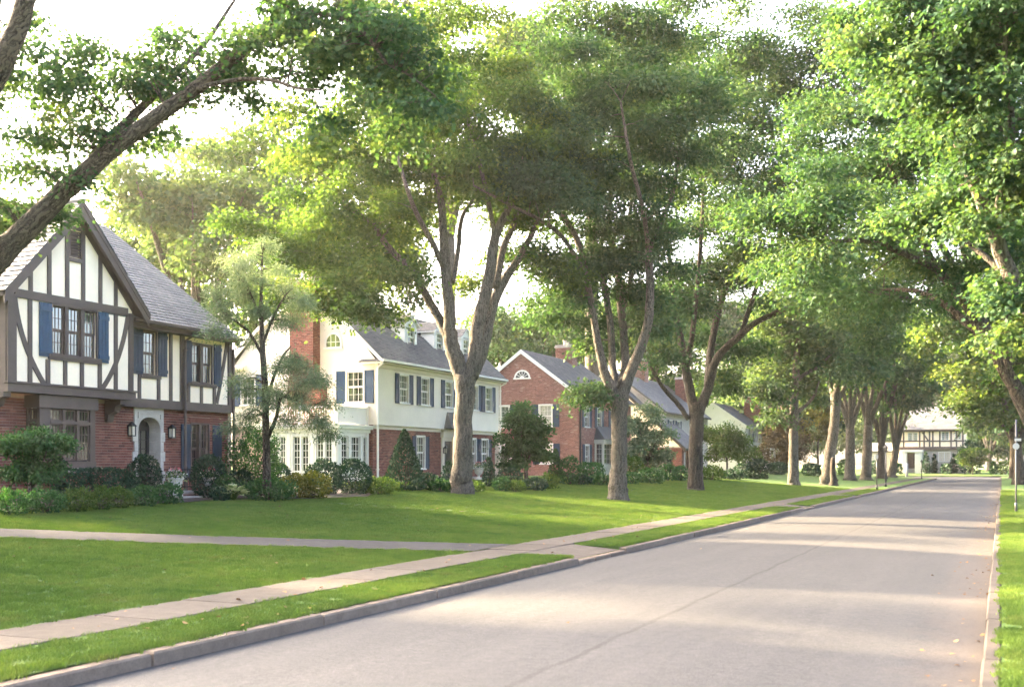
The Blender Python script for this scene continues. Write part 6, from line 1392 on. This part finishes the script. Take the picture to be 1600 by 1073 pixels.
wall(Sx, 'porch_wall', FP, [(-35.4, 3.5), (xr - .1, 3.5)], SZ - .3, ph, M['mortar_pale']); bricks(Sx, FP, [(-35.4, 3.48), (xr - .1, 3.48)], SZ - .1, ph, M['brick']); wall(Sx, 'porch_side', fx(xr - .1), [(PY, 3.4), (PY + 6, 3.4)], SZ - .3, [(PY + .7, PY + 1.8, 1.1, 3.0)], M['mortar_pale']); bricks(Sx, fx(xr - .1), [(PY, 3.4), (PY + 6, 3.4)], SZ - .1, [(PY + .7, PY + 1.8, 1.1, 3.0)], M['brick'])
q = MB(); q.box((-35, PY + .9, 1), (xr - .3, PY + 1, 3.45)); q.build('porch_interior', M['darkroom'], Sx)
q = MB(); q.box((xy(1034, PY)[0], PY - .05, SZ), (xy(1036.5, PY)[0], PY - .004, 3.3)); q.box((-35.4, PY - .08, 3.42), (xr, PY - .004, 3.56)); q.build('porch_trim', M['stone'], Sx)
window(Sx, FP, *ph[1], 1, 3, 3, 'timber', None, .05, .06, False, 'stone'); q = MB(); bx_(q, FP, xy(1034, PY)[0] - .6, xy(1034, PY)[0] - .4, -.01, .05, 4.35, 4.5); q.build('vent', M['black'], Sx)
XM = -28.2; FM = fx(XM); Ym = lambda u: yx(u, XM)[0]
mw = [(Ym(u) - .5, Ym(u) + .5, 4.5, 6.0) for u in (1040, 1048, 1060, 1096, 1107, 1118)]; m0, m1 = PY + 1.5, 114
mw = [h for h in mw if h[0] > m0 + .3 and h[1] < m1 - .2]
wall(Sx, 'front_wall', FM, [(m0, 6.9), (m1, 6.9)], SZ - .3, mw, M['stone'])
for h in mw:
    window(Sx, FM, *h, 1, 2, 4, 'white', .5, .09, .06, True)
    for a in (h[0] - .55, h[1] + .12): shutter(Sx, FM, a, a + .42, h[2] - .05, h[3] + .05, 'navy')
wall(Sx, 'end_wall', fy(m0), [(-37.6, 6.9), (-32.9, 10.4), (XM, 6.9)], 3, [], M['stone']); wall(Sx, 'far_end_wall', fyb(m1), [(-XM, 6.9), (32.9, 10.4), (37.6, 6.9)], SZ - .3, [], M['stone'])
r_ = pitched(Sx, 'roof', (XM + .35, m0 - .2, 6.7), (XM + .35, m1 + .2, 6.7), (-32.9, m0 - .2, 10.5), (-32.9, m1 + .2, 10.5), .14, M['slate']); roofing(r_, (XM + .37, m0 - .2, 6.7), (XM + .37, m1 + .2, 6.7), (-32.9, m0 - .2, 10.51), (-32.9, m1 + .2, 10.51), .22, .4, M['slate'], seed=33)
pitched(Sx, 'roof', (-37.9, m0 - .2, 6.7), (-37.9, m1 + .2, 6.7), (-32.9, m0 - .2, 10.498), (-32.9, m1 + .2, 10.498), .14, M['slate'])
chimney(Sx, -33.6, -32.3, 105.0, 106.2, 9.5, 12.4, 'brick_light', 'mortar_pale', 2); chimney(Sx, -31.2, -29.8, 112.2, 113.8, 7.0, 11.0, 'brick', 'mortar_pale', 2)

# grey roofed white house farther on
W2 = [(yx(u, -27)[0] - .55, yx(u, -27)[0] + .55, 4.6, 6.0) for u in (1173, 1180)]
Gq = gable_house('white_house', 'far white house with a plain grey roof and dark shutters, brick chimney at its end', -34.6, -27, 127, 136.5, 1.1, 6.5, 9.15, 'white', 'shingle', front=W2 + [(h[0], h[1], 1.8, 3.5) for h in W2], end=[(-29.6, -28.6, 4.7, 6.0)], expo=.25)
for h in W2 + [(h[0], h[1], 1.8, 3.5) for h in W2]:
    window(Gq, fx(-27), *h, 1, 2, 4, 'white', .5, .1, .06, True)
    for a in (h[0] - .65, h[1] + .12): shutter(Gq, fx(-27), a, a + .5, h[2] - .05, h[3] + .05, 'navy')
window(Gq, fy(127), -29.6, -28.6, 4.7, 6.0, 1, 2, 4, 'white', .5, .1, .06, True)
chimney(Gq, -29.2, -27.2, 136.6, 137.6, .8, 10.4, 'brick', 'mortar', 2)
q = MB(); q.box((-27.0 + .003, 129.5, 3.6), (-24.6, 136, 3.8))
for y in (129.7, 132.7, 135.8): q.box((-24.9, y - .12, 1.0), (-24.66, y + .12, 3.6))
q.build('porch', M['white'], Gq)
q = MB(); q.box((-27 + .003, 137.7, .8), (-31, 142.4, 3.9)); swo = q.build('side_wing', M['white'], Gq)
yw0 = yx(1197, -27)[0]
window(Gq, fx(-26.99), 138.6, 140.4, 1.3, 3.2, 2, 2, 4, 'white', None, .1, .01, False, 'white', .12, .05)

# far half timbered house closing the view
FYH = 190.0; Xf = lambda u: xy(u, FYH)[0]; FF = fy(FYH); dF = xy(1445, FYH)[1]
zf_ = lambda v: zd(v, dF)
Fh = thing('far_house', 'white house with dark timber grid and grey roof closing the end of the street', 'house', (Xf(1445), FYH, .5))
h0, h1 = Xf(1402), Xf(1507); zbm = zf_(701); zev = zf_(671)
wn_ = [(Xf(1419), Xf(1433), zf_(688), zf_(676)), (Xf(1471.5), Xf(1482), zf_(687.5), zf_(675)), (Xf(1493), Xf(1501), zf_(686), zf_(675))]
wall(Fh, 'upper_wall', FF, [(h0, zev), (h1, zev)], zbm, wn_, M['stucco'])
lwf = [(Xf(1467), Xf(1484), zf_(720.5), zf_(706.5)), (Xf(1418), Xf(1429.5), zf_(731.5), zf_(708))]
FF2 = fy(FYH + .4)
wall(Fh, 'lower_wall', FF2, [(h0, zbm + .1), (h1, zbm + .1)], .2, lwf, M['stone']); 
for h in wn_: window(Fh, FF, *h, 2 if h[1] - h[0] > 1.3 else 1, 3, 4, 'white', None, .08, .06, True, 'white', .1, .045)
window(Fh, FF2, *lwf[0], 2, 3, 4, 'white', None, .12, .06, False, 'white', .12, .06)
q = MB(); bx_(q, FF2, *lwf[1][:2], -.1, -.04, lwf[1][2], lwf[1][3]); q.build('door', M['door_brown'], Fh)
q = MB(); a, b = Xf(1411), Xf(1441)
bx_(q, FF, a, Xf(1417), -.39, .9, .4, zf_(706)); bx_(q, FF, Xf(1430), b, -.39, .9, .4, zf_(706)); bx_(q, FF, a - .2, b + .2, -.39, 1.1, zf_(706), zf_(702.5)); po = q.build('porch', M['white'], Fh)
window(Fh, fy(FYH - .9), Xf(1433), Xf(1438), zf_(718), zf_(709), 1, 2, 3, 'white', None, .05, .03, False, None, bars=.05, room=(.4, 0))
tm = []
for u in (1404, 1412, 1437, 1444, 1452.5, 1457.5, 1468.5, 1486, 1494.5, 1504.5): tm.append((Xf(u) - .12, Xf(u) + .12, zbm, zev))
for t in tm: q = MB(); bx_(q, FF, t[0], t[1], 0, .06 + BRN.uniform(-.01, .01), t[2], t[3]); q.build('timber', M['timber'], Fh)
for z, w in ((zf_(689), .22), (zf_(700), .45), (zf_(673), .3)): q = MB(); bx_(q, FF, h0, h1, -.02, .09, z - w / 2, z + w / 2); q.build('timber', M['timber'], Fh)
for p, r2 in (((1441, 675), (1451, 689)), ((1500, 677), (1490, 690))):
    A, B = (Xf(p[0]), zf_(p[1])), (Xf(r2[0]), zf_(r2[1])); w = .13; q = MB(); q.prism([FF(A[0] - w, 0, A[1]), FF(A[0] + w, 0, A[1]), FF(B[0] + w, 0, B[1]), FF(B[0] - w, 0, B[1])], np.array(FF(0, .045, 0)) - np.array(FF(0, 0, 0))); q.build('timber', M['timber'], Fh)
zr2 = zf_(633); yr2 = FYH + 6
r_ = pitched(Fh, 'roof', (h0 - .5, FYH - .6, zev), (h1 + .5, FYH - .6, zev), (h0 + 1.5, yr2, zr2), (h1 - 1.5, yr2, zr2), .25, M['timber']); roofing(r_, (h0 - .5, FYH - .62, zev + .01), (h1 + .5, FYH - .62, zev + .01), (h0 + 1.5, yr2, zr2 + .01), (h1 - 1.5, yr2, zr2 + .01), .4, .7, M['slate'], seed=41)
q = MB(); q.add([(h1 + .5, FYH - .6, zev), (h1 + .5, FYH + 12, zev), (h1 - 1.5, yr2, zr2)], [(0, 1, 2)]); q.add([(h0 - .5, FYH - .6, zev), (h0 - .5, FYH + 12, zev), (h0 + 1.5, yr2, zr2)], [(0, 2, 1)]); q.build('roof_end', M['shingle'], Fh)
q = MB(); q.box((h0, FYH + .5, .2), (h1, FYH + 11.4, zev - .05)); q.build('back_wall', M['stucco'], Fh)
a, b = Xf(1352), Xf(1400); q = MB(); q.box((a, FYH + 1, .2), (b, FYH + 8, zf_(704))); lw_ = q.build('side_wing', M['stone'], Fh)
q = MB(); slab(q, [(a - .4, FYH + .6, zf_(704)), (b + .4, FYH + .6, zf_(704)), (b + .4, FYH + 4.6, zf_(690)), (a - .4, FYH + 4.6, zf_(690))], .2); q.build('wing_roof', M['shingle'], Fh)
window(Fh, fy(FYH + .98), Xf(1359), Xf(1372), zf_(724), zf_(710), 2, 3, 4, 'white', None, .1, .01, False, 'white', .12, .06)
# ------------------------------------------------------------------ urns, posts, signs, stump, fallen leaves
def flowers(root, x, y, z, r, seed, petals):
    rg = np.random.default_rng(seed); P = []
    for nm, n, col_, sz, rr, dz in (('foliage', 260, 'leaf_shrub', .07, r, .0), ('trailing_leaves', 120, 'hosta', .055, r * 1.15, -.06), ('white_flowers', 120, 'petal_white', .05, r * 1.05, .02), ('pink_flowers', petals, 'petal_pink', .06, r * .55, .17)):
        d = unit(rg.normal(size=(n, 3))); d[:, 2] = np.abs(d[:, 2]) * .9 - (.25 if nm[0] == 't' else 0)
        p = d * rr * rg.uniform(.7, 1.05, n)[:, None] * np.array((1, 1, .75)) + np.array((x, y, z + dz)) - np.array(root.location)
        link(nm, leaf_mesh(nm, p, d + rg.normal(size=(n, 3)) * .5, d + np.array((0, 0, .6)), sz * rg.uniform(.7, 1.2, n), rg.uniform(.2, .9, n), M[col_], OVAL), root)
def urn(label, x, y, z, seed, s=1.0, group='flower urns by the front doors'):
    u = thing('flower_urn', label, 'urn', (x, y, z), group)
    q = MB(); q.box((x - .15*s, y - .15*s, z), (x + .15*s, y + .15*s, z + .06*s)); q.lathe([(.13*s, .06*s), (.12*s, .09*s), (.06*s, .13*s), (.05*s, .19*s), (.09*s, .23*s), (.17*s, .30*s), (.20*s, .40*s), (.20*s, .48*s), (.25*s, .52*s), (.25*s, .55*s), (.18*s, .54*s)], (x, y, z), 20)
    q.build('urn', M['urn'], u, True)
    q = MB(); q.lathe([(.02, .50 * s), (.19*s, .535*s)], (x, y, z), 16); q.build('soil', M['soil'], u)
    flowers(u, x, y, z + .56 * s, .30 * s, seed, 55)
urn('stone urn with pink and white flowers on the lower step of the half timbered house', -22.18, 27.05, 1.03, 5)
urn('stone urn of pink and white flowers half hidden by the fern like shrub', -22.25, 25.62, 1.03, 6)
ux, uy = -25.6, yx(763, -25.6)[0]
st = thing('brick_step', 'low brick step at the front walk of the cream house', 'step', (ux, uy, 1.1)); q = MB(); q.box((ux - 1.2, uy - .8, .9), (ux + .3, uy + .9, 1.19)); so_ = q.build('riser', M['mortar'], st); bricks(so_, fx(ux + .3), [(uy - .8, 1.19), (uy + .9, 1.19)], .96, [], M['brick']); bricks(so_, fy(uy - .8), [(ux - 1.2, 1.19), (ux + .3, 1.19)], .96, [], M['brick']); q = MB(); q.box((ux - 1.22, uy - .84, 1.192), (ux + .35, uy + .94, 1.25)); q.build('tread', M['step'], st)
urn('pale urn with red pink flowers on the brick step before the pointed yew', ux, uy - .2, 1.25, 7, 1.15)
ux2, uy2 = -25.4, yx(748, -25.4)[0]
urn('pale urn of white and pink flowers right beside the stout tree trunk', ux2, uy2, H(ux2), 8, 1.15)
# hosta with big cream edged leaves
hy, hd = yx(365, -21.0); hz = H(-21.0)
ho_ = thing('hosta_plant', 'hosta with big cream edged leaves at the lawn edge right of the steps', 'plant', (-21.0, hy, hz)); rg = np.random.default_rng(9); n = 70; a = rg.uniform(0, 6.28, n); t = rg.uniform(.15, 1, n); d = np.stack((np.cos(a), np.sin(a), .9 - t * .9), 1)
P = np.stack((np.cos(a) * t * .38, np.sin(a) * t * .38, .10 + .34 * (1 - t * .75)), 1)
link('leaves', leaf_mesh('leaves', P, d, np.stack((np.cos(a) * .4, np.sin(a) * .4, np.ones(n)), 1), rg.uniform(.16, .26, n), rg.uniform(.2, 1, n), M['hosta'], OVAL), ho_)
q = MB()
for i in range(24): q.tube([(-21.0, hy, hz), (-21.0 + P[i][0] * .6, hy + P[i][1] * .6, hz + P[i][2] * .8), (-21.0 + P[i][0], hy + P[i][1], hz + P[i][2])], [.012, .009, .005], 4)
q.build('stem', M['leaf_lime'], ho_)
# posts and signs along the pavement
def post(name, label, cat, u, vb, vt, d, r, mat, kind='post', zb=None):
    b = px(u, vb, d); z = H(b[0], b[1]) if zb is None else zb; h = (vb - vt) * d / F
    t = thing(name, label, cat, (b[0], b[1], z)); q = MB(); q.tube([(b[0], b[1], z - .1), (b[0], b[1], z + h * .5), (b[0], b[1], z + h)], [r, r, r * .95], 10)
    if kind in ('post', 'lamp'): q.tube([(b[0], b[1], z), (b[0], b[1], z + .25), (b[0], b[1], z + .3)], [r * 1.6, r * 1.5, r], 10)
    q.build('pole', mat, t, True); return t, b[0], b[1], z, h
def sign(t, x, y, z, w, h, mat, name='sign_plate', nx=0, ny=-1):
    q = MB(); q.prism([(x - w / 2, y - .06, z), (x + w / 2, y - .06, z), (x + w / 2, y - .06, z + h * .8), (x + w / 2 - .06, y - .06, z + h), (x - w / 2 + .06, y - .06, z + h), (x - w / 2, y - .06, z + h * .8)], (0, .02, 0)); q.build(name, mat, t)
t, x, y, z, h = post('sign_post', 'thin dark post with a small pale sign at the pavement, left of the two', 'sign post', 1370, 763, 708, 78, .045, M['black'], zb=.17); sign(t, x, y, z + h - .3, .2, .28, M['sign_white'])
t, x, y, z, h = post('lamp_post', 'dark iron post with a lantern top at the pavement, right of the two', 'lamp post', 1384, 760, 706, 88, .06, M['black'], 'lamp', zb=.17)
q = MB(); q.lathe([(.05, h), (.14, h + .06), (.17, h + .35), (.19, h + .37), (.06, h + .52), (.02, h + .60)], (x, y, z), 8); q.build('lantern', M['black'], t)
q = MB()
for i in range(5): q.lathe([(.10, .5 + i * .05), (.10, .53 + i * .05)], (x, y, z), 8)
q.build('collar', M['black'], t)
t, x, y, z, h = post('white_bollard', 'short white bollard on the lawn before the far house', 'bollard', 1417, 745, 728, 150, .16, M['sign_white'], 'plain', zb=.35); q = MB(); q.lathe([(.19, h), (.19, h + .08), (.10, h + .2), (.03, h + .26)], (x, y, z), 10); q.build('cap', M['sign_white'], t)
t, x, y, z, h = post('sign_post', 'lone dark pole near the street corner in front of the far house', 'sign post', 1440, 749, 719, 132, .055, M['black'], zb=.17); sign(t, x, y, z + h - .3, .25, .2, M['black'])
bx2 = px(1587.5, 800, 42)
t = thing('street_sign', 'tall grey pole with white sign plates on the right grass strip', 'sign post', (bx2[0], bx2[1], .17)); x, y = bx2[0], bx2[1]
k42 = 42 / F; q = MB(); q.tube([(x, y, .05), (x, y, 1.5), (x, y, CH + (HV - 655) * k42)], [.033] * 3, 10); q.tube([(x, y, .17), (x, y, .5), (x, y, .52)], [.05, .05, .035], 8); q.build('pole', M['post_metal'], t, True)
q = MB(); zc = CH + (HV - 697) * k42; c8 = [(x + .125 * cos(a), y - .05, zc + .125 * sin(a)) for a in [pi / 8 + i * pi / 4 for i in range(8)]]; q.prism(c8, (0, .012, 0)); q.build('sign_plate', M['sign_white'], t)
q = MB(); q.box((x - .05, y - .055, zc + .2), (x + .18, y - .04, zc + .3)); q.build('sign_plate', M['sign_white'], t)
q = MB(); q.box((x - .06, y - .025, zc - .08), (x + .06, y + .03, zc - .04)); q.box((x - .06, y - .025, zc + .32), (x + .06, y + .03, zc + .36)); q.build('bracket', M['post_metal'], t)
# black stump beside the leaning trunk
b = px(1302, 760, 86); z = H(b[0]); k = 86 / F; t = thing('tree_stump', 'slim black stump leaning beside the foot of the grey trunk', 'stump', (b[0], b[1], z)); q = MB(); rn = random.Random(4)
q.tube([(b[0], b[1], z - .1), (b[0] + .03, b[1], z + .15), (b[0] + .02, b[1], z + .45), (b[0] - .05, b[1], z + 1.0), (b[0] - .03, b[1], z + 1.9), (b[0], b[1], z + 2.2)], [.5, .36, .26, .22, .20, .12], 9, 0, .5, True, .12, rn)
q.tube([(b[0], b[1], z + .2), (b[0] + .3, b[1], z + .42), (b[0] + .38, b[1], z + .5)], [.12, .1, .05], 6); q.build('trunk', M['bark_dark'], t, True)
# mulch rings and leaf litter
def litter():
    rg = np.random.default_rng(12); n = 170
    y = 4 + 60 * rg.uniform(0, 1, n) ** 1.6; x = XR - np.abs(rg.normal(0, .28, n)) - .03; z = np.full(n, .018)
    m = 110; x2 = rg.uniform(XS1, XL - .1, m); y2 = 6 + 45 * rg.uniform(0, 1, m) ** 1.3; z2 = np.full(m, .20)
    k = 14; x3 = rg.uniform(XL, XR, k); y3 = 6 + 50 * rg.uniform(0, 1, k); z3 = .05 * (1 - ((x3 - (XL + XR) / 2) / 3.745) ** 2) + .012
    j = 110; x4 = rg.uniform(-21, -10.2, j); y4 = rg.uniform(9, 45, j); z4 = np.array([H(a) + .05 for a in x4])
    x = np.concatenate((x, x2, x3, x4)); y = np.concatenate((y, y2, y3, y4)); z = np.concatenate((z, z2, z3, z4)); n = len(x)
    a = rg.uniform(0, 6.28, n); D = np.stack((np.cos(a), np.sin(a), rg.normal(0, .15, n)), 1); Nn = np.stack((rg.normal(0, .25, n), rg.normal(0, .25, n), np.ones(n)), 1)
    link('fallen_leaves', leaf_mesh('fallen_leaves', np.stack((x, y, z), 1), D, Nn, rg.uniform(.035, .085, n), rg.uniform(0, 1, n), M['litter'], MAPLE), None, 'stuff')['label'] = 'dry brown leaves in the gutter and on the grass'
litter()
# ------------------------------------------------------------------ evening haze
if HAZE:
    mb = MB(); mb.box((-705, -305, -1.2), (705, 1205, 42)); m = bpy.data.materials.new('haze'); m.use_nodes = True; t = m.node_tree; t.nodes.clear()
    o = t.nodes.new('ShaderNodeOutputMaterial'); v = t.nodes.new('ShaderNodeVolumePrincipled'); v.inputs['Color'].default_value = (.95, .93, .88, 1); v.inputs['Density'].default_value = HAZE_D; v.inputs['Anisotropy'].default_value = .35
    t.links.new(v.outputs[0], o.inputs['Volume']); ho = mb.build('haze', m, None, False, 'stuff'); ho['label'] = 'pale evening haze'
